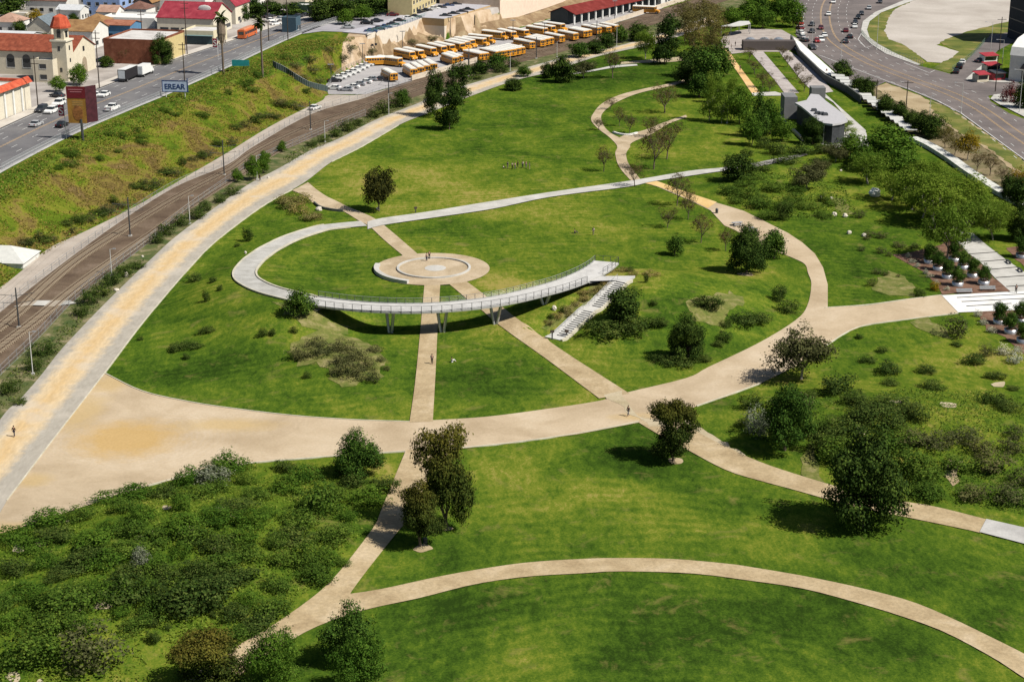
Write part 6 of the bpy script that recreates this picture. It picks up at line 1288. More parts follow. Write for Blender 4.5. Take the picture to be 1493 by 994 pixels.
def house(nm, px, py, Wd, L, h, wall, roofm, desc, kind='gable', rh=2.2, axis='x', ov=.35, wn=(2, 2), door=True, rz=None, z=None, dz=0, cat='building', arch=False, stor=1, frac=.42):
    """px,py: near corner of the street side; Wd runs away from the street, L runs along it"""
    p = PX(px, py) if z is None else PZ(px, py, z); e = empty(nm, (p.x, p.y, p.z - .1 + dz), SROT if rz is None else rz)
    w = MB()
    if kind == 'gable' and axis == 'x': w.prism([(0, -.6), (L, -.6), (L, h), (L / 2, h + rh), (0, h)], -Wd, 0, axis='x')
    elif kind == 'gable': w.prism([(-Wd, -.6), (0, -.6), (0, h), (-Wd / 2, h + rh), (-Wd, h)], 0, L, axis='y')
    else: w.box(-Wd, 0, 0, L, -.6, h)
    w.build('wall', wall, e); r = MB()
    if kind == 'gable' and axis == 'x':
        k = rh / (L / 2); r.add([(-Wd - ov, -ov, h - ov * k + .05), (ov, -ov, h - ov * k + .05), (ov, L / 2, h + rh + .05), (-Wd - ov, L / 2, h + rh + .05), (-Wd - ov, L + ov, h - ov * k + .05), (ov, L + ov, h - ov * k + .05)] +
                                [(-Wd - ov, -ov, h - ov * k + .25), (ov, -ov, h - ov * k + .25), (ov, L / 2, h + rh + .27), (-Wd - ov, L / 2, h + rh + .27), (-Wd - ov, L + ov, h - ov * k + .25), (ov, L + ov, h - ov * k + .25)],
                                [(0, 1, 2, 3), (3, 2, 5, 4), (6, 7, 8, 9), (9, 8, 11, 10), (0, 1, 7, 6), (4, 5, 11, 10), (1, 2, 8, 7), (2, 5, 11, 8), (0, 3, 9, 6), (3, 4, 10, 9)])
    elif kind == 'gable':
        k = rh / (Wd / 2); xs = (-Wd - ov, -Wd / 2, ov); z_ = (h - ov * k + .05, h + rh + .05, h - ov * k + .05)
        r.add([(xs[i], y, z_[i] + t) for t in (0, .2) for y in (-ov, L + ov) for i in range(3)], [(0, 1, 4, 3), (1, 2, 5, 4), (6, 7, 10, 9), (7, 8, 11, 10), (0, 1, 7, 6), (1, 2, 8, 7), (3, 4, 10, 9), (4, 5, 11, 10), (0, 3, 9, 6), (2, 5, 11, 8)])
    elif kind == 'hip':
        q = min(Wd, L) / 2; V = [(-Wd - ov, -ov, h), (ov, -ov, h), (ov, L + ov, h), (-Wd - ov, L + ov, h)]
        V += [(-Wd + q, q, h + rh), (-q, q, h + rh)] if Wd >= L else [(-Wd / 2, q, h + rh), (-Wd / 2, L - q, h + rh)]
        r.add(V, [(0, 1, 5, 4), (2, 3, 4, 5), (1, 2, 5), (3, 0, 4), (0, 3, 2, 1)] if Wd >= L else [(0, 1, 4), (1, 2, 5, 4), (2, 3, 5), (3, 0, 4, 5), (0, 3, 2, 1)])
    else:
        r.box(-Wd + .25, -.25, .25, L - .25, h - .1, h + .04)
        pm = MB(); t = .25
        for (a, b, c, d_) in ((-Wd, 0, 0, t), (-Wd, 0, L - t, L), (-Wd, -Wd + t, t, L - t), (-t, 0, t, L - t)): pm.box(a, b, c, d_, h + .001, h + .55)
        pm.build('parapet', wall, e)
    r.build('roof', roofm, e)
    for s in range(stor):
        zz = 1.0 + s * 3.0
        if wn[0]: wins(e, wall, 's', wn[0], -Wd + .6, -.6, zz, zz + 1.3, Wd, L, arch, frac=frac)
        if wn[1]: wins(e, wall, 'e', wn[1], .6, L - (1.6 if door and s == 0 else .6), zz, zz + 1.3, Wd, L, arch, frac=frac)
    if door: m = MB(); m.box(-.02, .05, L - 1.5, L - .5, 0, 2.1); m.build('door', DOORM, e)
    tag(e, desc, cat); return e
# church
ch = house('church', 108, 112, 33, 15, 7.0, CREAM, TERRA, 'cream church with red tiled nave roof behind the bell tower', rh=3.6, wn=(0, 0), door=False, cat='church')
wins(ch, CREAM, 's', 4, -32, -12, 2.2, 4.8, 33, 15, arch=True, frac=.5)
m = MB(); m.prism([(0, 0), (3.0, 0), (3.0, 3.2), (2.6, 4.2), (1.5, 4.8), (.4, 4.2), (0, 3.2)], 0, .08, axis='x'); o = m.build('portal', plain('portal_tan', (.30, .24, .17), .9), ch); o.location = (.01, 6, 0)  # arched portal panel, a darker tan than the cream wall
m = MB(); m.box(-.02, .05, 6.9, 8.1, 6.4, 7.8); m.build('window', GLASS, ch)
bt = empty('bell_tower', PX(100, 119), SROT); m = MB(); m.box(-4.3, 0, 0, 4.3, -.5, 11.2); m.build('wall', CREAM, bt)
m = MB(); m.box(-4.65, .35, -.35, 4.65, 11.2, 11.65); m.build('cornice', CREAM2, bt)
m = MB(); m.box(-3.7, -.6, .6, 3.7, 11.65, 14.9); bf = m.build('belfry', CREAM, bt)
m = MB(); m.box(-2.75, -1.55, .54, .62, 12.2, 14.0); m.tube((-2.15, .54, 14.0), (-2.15, .62, 14.0), .6, n=12); m.box(-.62, -.54, 1.5, 2.8, 12.2, 14.0); m.build('opening', GLASS, bf)
m = MB(); m.add([(-2.15 + 2.9 * math.cos(i * math.pi / 4 + .39), 2.15 + 2.9 * math.sin(i * math.pi / 4 + .39), z) for z in (14.9, 15.4) for i in range(8)] + [(-2.15 + 1.9 * math.cos(i * math.pi / 4 + .39), 2.15 + 1.9 * math.sin(i * math.pi / 4 + .39), 18.0) for i in range(8)] + [(-2.15, 2.15, 18.8)],
                [(i, (i + 1) % 8, 8 + (i + 1) % 8, 8 + i) for i in range(8)] + [(8 + i, 8 + (i + 1) % 8, 16 + (i + 1) % 8, 16 + i) for i in range(8)] + [(16 + i, 16 + (i + 1) % 8, 24) for i in range(8)]); rf = m.build('roof', surf('bright_red_tiles', (.35, .06, .03), (.48, .09, .045), (.55, .14, .07), .8, 6, famt=.25), bt)
m = MB(); m.box(-2.2, -2.1, 2.1, 2.2, 18.8, 20.6); m.box(-2.6, -1.7, 2.11, 2.19, 19.8, 19.95); m.build('cross', DSTEEL, rf)
for (x0, x1, z0, z1) in ((-2.5, -1.8, 8.6, 9.9), (-2.3, -1.6, 2.6, 3.8)): m = MB(); m.box(x0, x1, -.05, .02, z0, z1); m.build('window', GLASS, bt)
for (y0, y1, z0, z1) in ((1.8, 2.5, 8.6, 9.9), (1.8, 2.5, 5.2, 6.3)): m = MB(); m.box(-.02, .05, y0, y1, z0, z1); m.build('window', GLASS, bt)
tag(bt, 'tall cream bell tower topped by a bright red octagonal roof', 'tower')
house('church_annex', 79, 121, 6.2, 4.5, 6.0, CREAM, FLATR, 'low cream annex left of the bell tower', 'flat', wn=(1, 0), door=False, stor=2)
hs = house('storefront_building', 5, 196, 24, 36, 6.5, CREAM2, FLATR, 'cream building with red tile coping at the left edge', 'flat', wn=(0, 0), door=False)
p = PZ(46, 157, SH); hs.location = (p.x - sdir.x * 36, p.y - sdir.y * 36, p.z - .1)
m = MB(); m.prism([(-.2, 7.0), (1.0, 7.0), (-.2, 8.4), (-.5, 8.4)], 0, 36, axis='y'); m.build('tile_coping', MATS['bright_red_tiles'], hs)
m = MB(); m.box(-24, 0, 35.7, 36.6, 6.9, 7.6); m.build('end_coping', MATS['bright_red_tiles'], hs)
for i in range(7): m = MB(); m.box(0, .35, 3 + i * 4.6, 3.7 + i * 4.6, 0, 6.4); m.build('pilaster', TRIM, hs)
house('house', 26, 50, 9, 9, 4.0, WHITEW, surf('tan_shingles', (.30, .18, .13), (.38, .24, .18), (.45, .30, .23), .5, 4, famt=.2), 'white house with tan hipped roof at the left edge', 'hip', rh=2.6)
house('house', 44, 70, 15, 9, 3.6, WHITEW, plain('pale_flat_roof', (.50, .51, .52), .7, var=.15), 'long pale roofed house with solar panels behind the nave', 'gable', rh=.8)
house('house', 76, 60, 8.5, 10, 4.6, CREAM2, plain('slate_roof', (.13, .16, .18), .8, var=.25), 'grey green gabled house behind the church', 'gable', rh=3.0, axis='y')
house('house', 136, 72, 10, 12, 5.6, WHITEW, surf('orange_shingles', (.20, .11, .05), (.28, .16, .07), (.34, .21, .10), .5, 4, famt=.2), 'white house with orange brown roof behind the bell tower', 'gable', rh=2.6)
house('house', 152, 50, 8, 8, 4.2, WHITEW, MATS['orange_shingles'], 'small house with orange roof left of the blue shed', 'hip', rh=2.2)
house('house', 98, 22, 16, 10, 5.0, WHITEW, surf('brown_shingles', (.12, .06, .045), (.17, .09, .07), (.22, .13, .10), .5, 4, famt=.2), 'white house under a broad dark brown roof', 'gable', rh=3.5, wn=(4, 1))
house('house', 176, 26, 14, 12, 10.0, bmat('blue', (.24, .34, .56)), FLATR, 'tall light blue apartment house', 'flat', wn=(4, 2), stor=3)
house('house', 40, 36, 6, 6, 3.5, CREAM2, FLATR, 'small cream house beside the yellow green tree', 'flat', wn=(1, 1))
house('house', 118, 32, 9, 7, 4.0, WHITEW, plain('pale_flat_roof', (.50, .51, .52), .7, var=.15), 'white gabled house right of the tower top', 'gable', rh=1.3)
house('house', 191, 60, 10, 9, 5.0, bmat('deep_blue', (.08, .19, .32)), surf('rust_roof', (.24, .09, .05), (.32, .13, .08), (.38, .18, .11), .5, 4, famt=.2), 'deep blue house with rust red roof behind the brick building', 'gable', rh=1.0)
house('house', 222, 22, 7, 9, 4.5, bmat('brown', (.10, .08, .07)), MATS['orange_shingles'], 'dark house with pale orange gable left of the red roofed store', 'gable', rh=3.4, axis='y')
house('warehouse', 226, 42, 20, 14, 3.0, WHITEW, plain('bright_flat_roof', (.66, .65, .63), .7, var=.15), 'wide low warehouse with white roof beside the red store', 'flat', wn=(0, 0), door=False)
house('warehouse', 300, 20, 22, 18, 6.5, WHITEW, MATS['bright_flat_roof'], 'white roofed warehouse behind the red roofed store', 'flat', wn=(0, 0), door=False)
bk = house('brick_building', 232, 95, 17.5, 21, 7.0, BRICK, FLATR, 'red brick building with pale flat roof behind the box truck', 'flat', wn=(0, 0), door=False)
m = MB(); m.box(-.02, .06, .3, 20.7, 0, 6.9); m.build('painted_front', bmat('yellow', (.52, .42, .20)), bk)
rs = house('red_roof_store', 312, 52, 20, 17, 5.5, CREAM2, surf('crimson_roof', (.20, .022, .035), (.26, .032, .048), (.32, .055, .07), .4, 3, famt=.12), 'large store with a broad crimson roof', 'gable', rh=4.2, wn=(5, 2), door=False, frac=.8)
m = MB(); m.ball((0, 0, 0), 2.3, .25, 1.1, 14, 6); m.build('oval_sign', TRIM, rs).location = (-4.5, 4.2, 8.4)
house('red_roof_store', 344, 36, 9, 14, 6.5, CREAM2, MATS['crimson_roof'], 'crimson gabled wing right of the large store', 'gable', rh=5.0, axis='y', wn=(2, 2))
sf = house('storefront_building', 312, 66, 11, 12, 4.0, bmat('pale_yellow', (.58, .52, .36)), FLATR, 'low shop with a dark glass front below the crimson roof', 'flat', wn=(0, 2), door=False)
m = MB(); m.box(-10.5, -.5, -.08, .02, .2, 2.9); m.build('shop_window', plain('teal_glass', (.03, .06, .07), .2), sf); m = MB(); m.box(-10.8, -.2, -1.0, 0, 2.95, 3.1); m.build('awning', plain('teal_awning', (.16, .26, .27), .7), sf)
house('warehouse', 445, 8, 22, 26, 5, CREAM, surf('orange_roof', (.38, .07, .04), (.46, .10, .06), (.52, .15, .09), .3, 3, famt=.12), 'long orange red roofed building at the top edge', 'hip', rh=3, wn=(0, 0), door=False)
house('restaurant', 462, 24, 9, 8, 3.4, bmat('dark_green', (.03, .06, .04)), PAN, 'small dark kiosk with white roof across the street', 'flat', wn=(2, 1))
house('kiosk', 432, 48, 5, 5, 4.6, bmat('slate', (.05, .09, .12)), plain('slate_top', (.10, .13, .15), .8), 'dark blue box shaped kiosk at the street bend', 'flat', wn=(0, 1), door=True, z=SH)
yb = house('office_building', 601, 24, 9, 40, 10, bmat('ochre', (.50, .42, .22)), FLATR, 'yellow office building with a row of small windows', 'flat', wn=(0, 9), stor=3, door=False, z=SH)
# retaining walls and buildings behind the bus yard
def slabwall(nm, pts, zb, zt, thick, mats, desc, cat='wall', split=None):
    """pts: photo points of the wall foot; zb foot height, zt top height"""
    P_ = [PZ(x, y, zb) for x, y in pts]; e = empty(nm, P_[0]); mb = MB(); o0 = P_[0]
    for a, b in zip(P_[:-1], P_[1:]):
        t = (b - a).normalized(); n_ = Vector((-t.y, t.x, 0)) * thick
        for (z0, z1, mi) in ([(-1.6, zt - zb, 0)] if not split else [(-1.6, split - zb, 0), (split - zb, zt - zb, 1)]):
            q = [a - o0, b - o0, b - o0 + n_, a - o0 + n_]; vs = [v + Vector((0, 0, z0)) for v in q] + [v + Vector((0, 0, z1)) for v in q]
            mb.add(vs, [(0, 1, 5, 4), (1, 2, 6, 5), (2, 3, 7, 6), (3, 0, 4, 7)], mi)
        q = [v + Vector((0, 0, zt - zb)) for v in q]; mb.add(q, [(0, 1, 2, 3)], len(mats) - 1)
    mb.build('wall', mats, e); tag(e, desc, cat); return e, P_
DECKG = plain('deck_surface', (.40, .39, .42), .8, var=.15); WW = bmat('stained_white', (.60, .53, .44)); TAN = bmat('tan', (.40, .29, .16))
e, P_ = slabwall('car_park_wall', [(536, 69), (580, 58), (602, 50), (622, 42)], 4.0, 8.4, 10, [WW, DECKG], 'white stained wall of the raised car park left of the yard')
m = MB()
for a, b in zip(P_[:-1], P_[1:]):
    n_ = 6
    for i in range(n_): q = a.lerp(b, i / n_) - P_[0] + Vector((0, -.15, 0)); m.box(q.x - .05, q.x + .05, q.y - .05, q.y + .05, 4.4, 5.6)
    m.tube(a - P_[0] + Vector((0, -.15, 5.6)), b - P_[0] + Vector((0, -.15, 5.6)), .06); m.tube(a - P_[0] + Vector((0, -.15, 5.1)), b - P_[0] + Vector((0, -.15, 5.1)), .04)
m.build('railing', plain('teal_rail', (.10, .22, .22), .5), e)
for i in range(2):
    for j in range(3): m = MB(); q = PZ(543 + i * 5, 66 - i, 4.6 + j * 1.1) - P_[0]; m.box(q.x - .4, q.x + .4, q.y - .35, q.y - .1, q.z - .3, q.z + .4); m.build('window', GLASS, e)
slabwall('car_park_wall', [(648, 51), (690, 38), (728, 26)], 3.0, 8.6, 14, [WW, TAN, DECKG], 'tan topped white wall of the deck right of the yard', split=6.0)
slabwall('warehouse', [(729, 27), (790, 8), (850, -12)], 4.0, 16, 25, [bmat('pinkish_cream', (.66, .53, .42)), FLATR], 'huge plain pinkish warehouse wall at the top edge', 'building')
sh = house('garage', 838, 44, 9, 10, 3.6, WHITEW, surf('maroon_roof', (.13, .018, .015), (.17, .025, .02), (.21, .04, .035), .4, 3, famt=.15), 'x', 'flat', wn=(0, 0), door=False)
for o in list(sh.children_recursive): bpy.data.objects.remove(o)
bpy.data.objects.remove(sh)
a = PX(838, 37); b = PX(948, 12); dr = (b - a); Lg = dr.length * 1.25; rzg = math.atan2(dr.y, dr.x); ga = empty('garage', a, rzg)
m = MB(); m.prism([(3.0, 0), (11, 0), (11, 4.0), (5.5, 6.2), (3.0, 4.9)], 0, Lg, axis='x'); m.build('wall', bmat('garage_dark', (.035, .045, .05)), ga)
m = MB(); m.add([(-.6, -.6, 3.9), (Lg + .6, -.6, 3.9), (Lg + .6, 5.5, 6.35), (-.6, 5.5, 6.35), (-.6, 11.6, 3.9), (Lg + .6, 11.6, 3.9)] + [(-.6, -.6, 4.1), (Lg + .6, -.6, 4.1), (Lg + .6, 5.5, 6.55), (-.6, 5.5, 6.55), (-.6, 11.6, 4.1), (Lg + .6, 11.6, 4.1)], [(0, 1, 2, 3), (3, 2, 5, 4), (6, 7, 8, 9), (9, 8, 11, 10), (0, 1, 7, 6), (4, 5, 11, 10), (1, 2, 8, 7), (2, 5, 11, 8), (0, 3, 9, 6), (3, 4, 10, 9)]); m.build('roof', MATS['maroon_roof'], ga)
for i in range(15): m = MB(); x = Lg * i / 14; m.box(x - .35, x + .35, 0, .5, 0, 3.95); m.build('pillar', TRIM, ga)
tag(ga, 'long open garage with maroon roof and white pillars', 'garage')
house('depot_office', 964, 8, 12, 14, 4, WHITEW, FLATR, 'white low depot office right of the garage', 'flat', wn=(3, 1), z=0, rz=SROT - .3)
for q in [(4, 92, 8, 7, 3.4, 'small white house at the left edge behind the nave'), (170, 44, 7, 7, 3.8, 'small cream house beside the light blue apartment house')]:
    house('house', q[0], q[1] - 10, q[2], q[3], q[4], WHITEW, MATS['tan_shingles'], q[5], 'gable', rh=1.8)
for px, py, w_, l_, rm_, ds in [(214, 30, 8, 8, MATS['brown_shingles'], 'brown roofed house behind the wide warehouse'), (262, 8, 10, 9, MATS['tan_shingles'], 'tan roofed house at the top edge left of the crimson roof'), (20, 12, 12, 9, MATS['rust_roof'], 'rust roofed house at the top left corner'), (375, 14, 12, 9, MATS['pale_flat_roof'], 'pale roofed house behind the crimson wing'), (145, 8, 9, 8, MATS['tan_shingles'], 'tan roofed house behind the light blue apartment house')]:
    house('house', px, py, w_, l_, 4.0, WHITEW, rm_, ds, 'hip', rh=2.4)
# white tent at left
p = PX(34, 392); tb = empty('white_tent', p, -.1); m = MB(); m.box(-14, 0, 0, 9, 0, 1.2); m.build('side_wall', WHITEW, tb)
m = MB(); m.add([(-14.3, -.3, 1.1), (.3, -.3, 1.1), (.3, 9.3, 1.1), (-14.3, 9.3, 1.1), (-10, 4.5, 3.4), (-4, 4.5, 3.4)], [(0, 1, 5, 4), (1, 2, 5), (2, 3, 4, 5), (3, 0, 4)]); m.build('roof', PAN, tb); tag(tb, 'white hipped roof shed beside the service road', 'shed')
# right edge: white hall and dark tower
p = PX(1470, 118); hall = empty('white_hall', p, -.6); m = MB(); m.box(0, 24, 0, 26, 0, 8.0); m.build('wall', WHITEW, hall)
m = MB(); m.prism([(0, 8.0), (26, 8.0), (25, 10.5), (20, 12.5), (13, 13.3), (6, 12.5), (1, 10.5)], -.2, 24, axis='x'); m.build('roof', bmat('bright_white', (.72, .71, .68)), hall)
m = MB(); m.box(4.0, 5.6, -.05, .02, 1, 3.4); m.build('window', GLASS, hall); m = MB(); m.prism([(3.6, 4.2), (8.5, 4.2), (8.2, 5.2), (6.5, 6.0), (4.5, 5.8)], -1.0, -.0, axis='y'); m.build('awning', DSTEEL, hall); tag(hall, 'white hall with rounded roof at the right edge', 'building')
p = PX(1496, 66); tw = empty('dark_tower', p, .1); m = MB(); m.box(0, 18, 0, 18, 0, 26); m.build('wall', bmat('near_black', (.02, .025, .035)), tw)
for j in range(6): m = MB(); m.box(-.04, 0, 1, 17, 3 + j * 4, 3.3 + j * 4); m.build('ledge', DSTEEL, tw)
tag(tw, 'nearly black tall building cut by the right edge', 'building')
# pavilion
pv = empty('pavilion', PX(1177, 192), 0); o0 = pv.location
PVR = plain('pavilion_roof', (.42, .41, .42), .6, var=.08); PVW = plain('pavilion_wall', (.035, .038, .042), .7, var=.3)
rp = [(1159, 150), (1168, 155), (1178, 163), (1190, 174), (1201, 179.5), (1214, 181), (1227, 179), (1236, 175.5), (1230, 166.5), (1217, 156.5), (1204, 147), (1194, 138), (1182, 137), (1176, 146)]
R3 = [PZ(x, y, 5.6) - o0 for x, y in rp]; m = MB(); n = len(R3); m.add([v for v in R3] + [v - Vector((0, 0, .5)) for v in R3], [tuple(range(n)), tuple(range(n, 2 * n))[::-1]] + [(i, (i + 1) % n, n + (i + 1) % n, n + i) for i in range(n)]); rfo = m.build('roof', PVR, pv)
wp = [(1141, 141), (1150, 146), (1162, 152), (1176, 163), (1188, 174), (1199, 180), (1212, 182), (1216, 176), (1200, 158), (1190, 142), (1170, 138)]
cxw = sum(v.x for v in R3) / n; W3 = [R3[i] * 1 for i in range(n)]; W3 = [Vector((cxw + (v.x - cxw) * .86, v.y * 1.0 + .5, 0)) for v in R3]; m = MB()
m.add([Vector((v.x, v.y, -.3)) for v in W3] + [Vector((v.x, v.y, 5.1)) for v in W3], [(i, (i + 1) % n, n + (i + 1) % n, n + i) for i in range(n)]); m.build('wall', PVW, pv)
for (x, y, w_, d_, h_) in ((1152, 174, 3.6, 7, 6.2), (1192, 162, 4.0, 4, 6.6)):
    q = PX(x, y) - o0; m = MB(); m.box(q.x - w_ / 2, q.x + w_ / 2, q.y, q.y + d_, 0, h_); m.build('tower_block', bmat('pavilion_grey', (.17, .17, .175)), pv)
for (x, y) in ((1187, 162), (1192, 166), (1198, 167), (1203, 168)): m = MB(); q = PZ(x, y, 5.6) - o0; m.box(q.x - .7, q.x + .7, q.y - .9, q.y + .9, 5.6, 6.2, tx=.1, ty=.1); m.build("roof_vent", DSTEEL, rfo)
for i in range(5): m = MB(); q = PZ(1203 + i * 4, 181, 5.5) - o0; m.box(q.x - .12, q.x + .12, q.y + 1.2, q.y + 1.4, -.5, 5.1); m.build('column', STEEL, pv)
tag(pv, 'dark park pavilion with a curved pale roof', 'pavilion')
wm = MB(); strip_mb(wm, W2([(1138, 174), (1155, 190), (1171, 206)]), .6, 0, h=.7); tag(wm.build('garden_wall', KERB), 'pale garden wall left of the pavilion', 'wall')
# far curved shelter
p = PX(1075, 46); fs = empty('curved_shelter', p, .0); m = MB()
rp = [PZ(x, y, 4.0) - p for x, y in [(1052, 38), (1066, 35), (1078, 31), (1092, 31), (1094, 34), (1080, 37), (1068, 38)]]; n = len(rp); m.add(rp + [v - Vector((0, 0, .35)) for v in rp], [tuple(range(n)), tuple(range(n, 2 * n))[::-1]] + [(i, (i + 1) % n, n + (i + 1) % n, n + i) for i in range(n)]); m.build('roof', PAN, fs)
for v in rp[:5]: m = MB(); m.tube((v.x, v.y, 0), (v.x, v.y, 3.8), .15); m.build('column', STEEL, fs)
tag(fs, 'white curved shelter roof at the far end of the park', 'shelter')
p = PX(1117, 74); fs = empty('train_play_structure', p, 0); 
for i, (dx, dy) in enumerate(((-4, 9), (1, 9), (6, 9))):
    m = MB(); 
    for k in range(8):
        a0 = math.pi * k / 8; a1 = math.pi * (k + 1) / 8; m.add([(dx + 2.3 * math.cos(a0), dy - 3, 2.3 * math.sin(a0) + .6), (dx + 2.3 * math.cos(a1), dy - 3, 2.3 * math.sin(a1) + .6), (dx + 2.3 * math.cos(a1), dy + 3, 2.3 * math.sin(a1) + .6), (dx + 2.3 * math.cos(a0), dy + 3, 2.3 * math.sin(a0) + .6)], [(0, 1, 2, 3)])
    m.build('vault', plain('corrugated_metal', (.40, .42, .45), .4, .5), fs)
m = MB(); m.box(-8, 10, 0, 4, 0, 3.2); m.build('base_block', bmat('dark_brown', (.09, .075, .07)), fs); tag(fs, 'low brown building with silver vaulted roofs at the far plaza', 'building')  # base block in one dark brown
# ---------------------------------------------------------------- signs
bb = empty('billboard', PX(121, 205), SROT + .12); m = MB(); m.tube((0, 0, -1), (0, 0, 5.2), .32, n=10); m.build('pole', DSTEEL, bb)
p1 = MB(); p1.box(-3.1, 1.4, -.12, .12, 4.2, 13.0); g = p1.build('front_panel', plain('gold_panel', (.30, .155, .03), .6, var=.35, scale=.5), bb)
m = MB(); m.box(-3.12, 1.42, -.17, -.125, 10.2, 13.02); m.build('crimson_header', plain('crimson', (.14, .012, .018), .6), g)
m = MB(); [m.box(-2.6 + .4 * (k % 2), .9 - .3 * (k % 3), -.2, -.175, 12.2 - k * .55, 12.4 - k * .55) for k in range(2)]; m.build('lettering', plain('pink_lettering', (.40, .16, .18), .6), g)
m = MB(); [m.box(-1.9, .7, -.15, -.125, 9.4 - k * .45, 9.52 - k * .45) for k in range(3)]; m.build('lettering', plain('tan_lettering', (.42, .28, .12), .6), g)
m = MB(); m.ball((-.7, -.13, 6.6), 1.3, .06, 1.9, 14, 8); m.build('picture', plain('picture_brown', (.24, .10, .03), .6, var=.5, scale=2), g)
p2 = MB(); p2.add([(1.45, -.1, 4.3), (3.3, 2.5, 4.3), (3.3, 2.5, 13.0), (1.45, -.1, 13.0), (1.35, .15, 4.3), (3.2, 2.75, 4.3), (3.2, 2.75, 13.0), (1.35, .15, 13.0)], [(0, 1, 2, 3), (7, 6, 5, 4), (0, 3, 7, 4), (1, 5, 6, 2), (3, 2, 6, 7), (0, 4, 5, 1)]); p2.build('side_panel', plain('dark_maroon_panel', (.05, .012, .018), .6, var=.4), bb)
tag(bb, 'tall brown and gold billboard with crimson header on one pole', 'billboard')
b2 = empty('billboard', PX(255, 142), SROT + .1); m = MB(); m.box(-3.2, 3.6, -.1, .1, 1.6, 4.4); f = m.build('panel', plain('pale_blue_panel', (.42, .50, .66), .6, var=.12), b2)
BL = plain('blue_lettering', (.015, .04, .14), .6)
def text(s, size, loc, rot, mat, par, nm='lettering'):
    c = bpy.data.curves.new(nm, 'FONT'); c.body = s; c.size = size; c.extrude = .02; c.align_x = 'CENTER'; c.materials.append(mat); c.offset = .03
    t_ = ob('t', c); me = bpy.data.meshes.new_from_object(t_); bpy.data.objects.remove(t_); o = ob(nm, me, par, loc); o.rotation_euler = rot; return o
text('EREAR', 2.0, (.15, -.13, 2.25), (math.radians(90), 0, 0), BL, f)
m = MB(); m.box(-3.3, 3.7, -.14, .0, 4.4, 4.6); m.box(-3.3, 3.7, -.14, .0, 1.42, 1.6); m.box(-3.4, -3.2, -.14, .14, 1.4, 4.6); m.box(3.6, 3.8, -.14, .14, 1.4, 5.2); m.build('frame', BL, b2)
for x in (-2.4, 2.9): m = MB(); m.tube((x, 0, -1.5), (x, 0, 1.5), .12); m.build('leg', plain('painted_pole', (.5, .5, .48), .5), b2)
tag(b2, 'pale blue billboard with dark blue letters on the bank', 'billboard')
b3 = empty('street_banner', PX(351, 101), SROT + .1); m = MB(); m.box(-2.6, 2.6, -.06, .06, .9, 2.7); m.build('panel', plain('teal_panel', (.02, .24, .25), .6, var=.2), b3)
for x in (-2.3, 2.3): m = MB(); m.tube((x, .05, -.5), (x, .05, .9), .06); m.build('leg', DSTEEL, b3)
tag(b3, 'teal sign board by the street left of the thin palm', 'sign')
for px, py, h, ds in [(97, 203, 8.5, 'crimson banner with a white S on a white pole left of the brown billboard'), (318, 84, 6.0, 'crimson street banner left of the skirted palm')]:
    e = empty('street_banner', PX(px, py), SROT); m = MB(); m.tube((0, 0, 0), (0, 0, h), .08); m.build('pole', plain('white_pole', (.6, .6, .58), .5), e)
    m = MB(); m.box(-1.5, -.1, -.03, .03, h - 2.9, h - .2); q = m.build('banner', plain('banner_crimson', (.30, .012, .04), .7), e)
    text('S', 2.6, (-.8, -.06, h - 2.5), (math.radians(90), 0, 0), TRIM, q); tag(e, ds, 'banner')
# utility poles in town
for i, (px, py, hp) in enumerate([(56, 162, 76), (145, 129, 80), (273, 80, 74), (270, 132, 66), (420, 60, 60), (316, 40, 54), (208, 62, 44), (392, 60, 56)]):
    p = PX(px, py); m_ = mpp(p); h = hp * m_ / .95; e = empty('utility_pole', p, SROT + .1); m = MB(); m.tube((0, 0, 0), (0, 0, h), .17, .12, 8); m.build('pole', plain('creosote_pole', (.05, .038, .03), .9), e)
    for k in (.95, .86): m = MB(); m.box(-1.2, 1.2, -.07, .07, h * k - .08, h * k + .08); m.build('crossarm', plain('creosote_pole', (.05, .038, .03), .9), e)
    tag(e, 'dark wooden utility pole beside the street', 'utility pole', 'utility poles along the street', (px, py))
for i, (px, py, hp) in enumerate([(1277, 152, 34), (1321, 158, 38), (1457, 74, 46), (1451, 134, 50)]):
    p = PX(px, py); m_ = mpp(p); h = hp * m_ / .95; e = empty('utility_pole', p, .1); m = MB(); m.tube((0, 0, 0), (0, 0, h), .17, .12, 8); m.build('pole', plain('creosote_pole', (.05, .038, .03), .9), e)
    m = MB(); m.box(-1.6, 1.6, -.07, .07, h * .92, h * .92 + .16); m.build('crossarm', plain('creosote_pole', (.05, .038, .03), .9), e); tag(e, 'dark wooden pole near the curving road', 'utility pole', 'utility poles by the curving road', (px, py))
for i, (px, py, hp) in enumerate([(587, 72, 24), (529, 92, 26), (684, 102, 36), (748, 60, 28), (483, 122, 26), (657, 54, 26), (794, 62, 26), (896, 34, 30)]):
    p = PX(px, py); m_ = mpp(p); h = hp * m_ / .95; e = empty('yard_light', p, .1); m = MB(); m.tube((0, 0, 0), (0, 0, h), .12, .09, 8); m.build('pole', DSTEEL, e); m = MB(); m.box(-.9, .9, -.15, .15, h, h + .25); m.build('lamp_head', STEEL, e); tag(e, 'dark pole light around the bus yard', 'light', 'pole lights around the bus yard', (px, py))
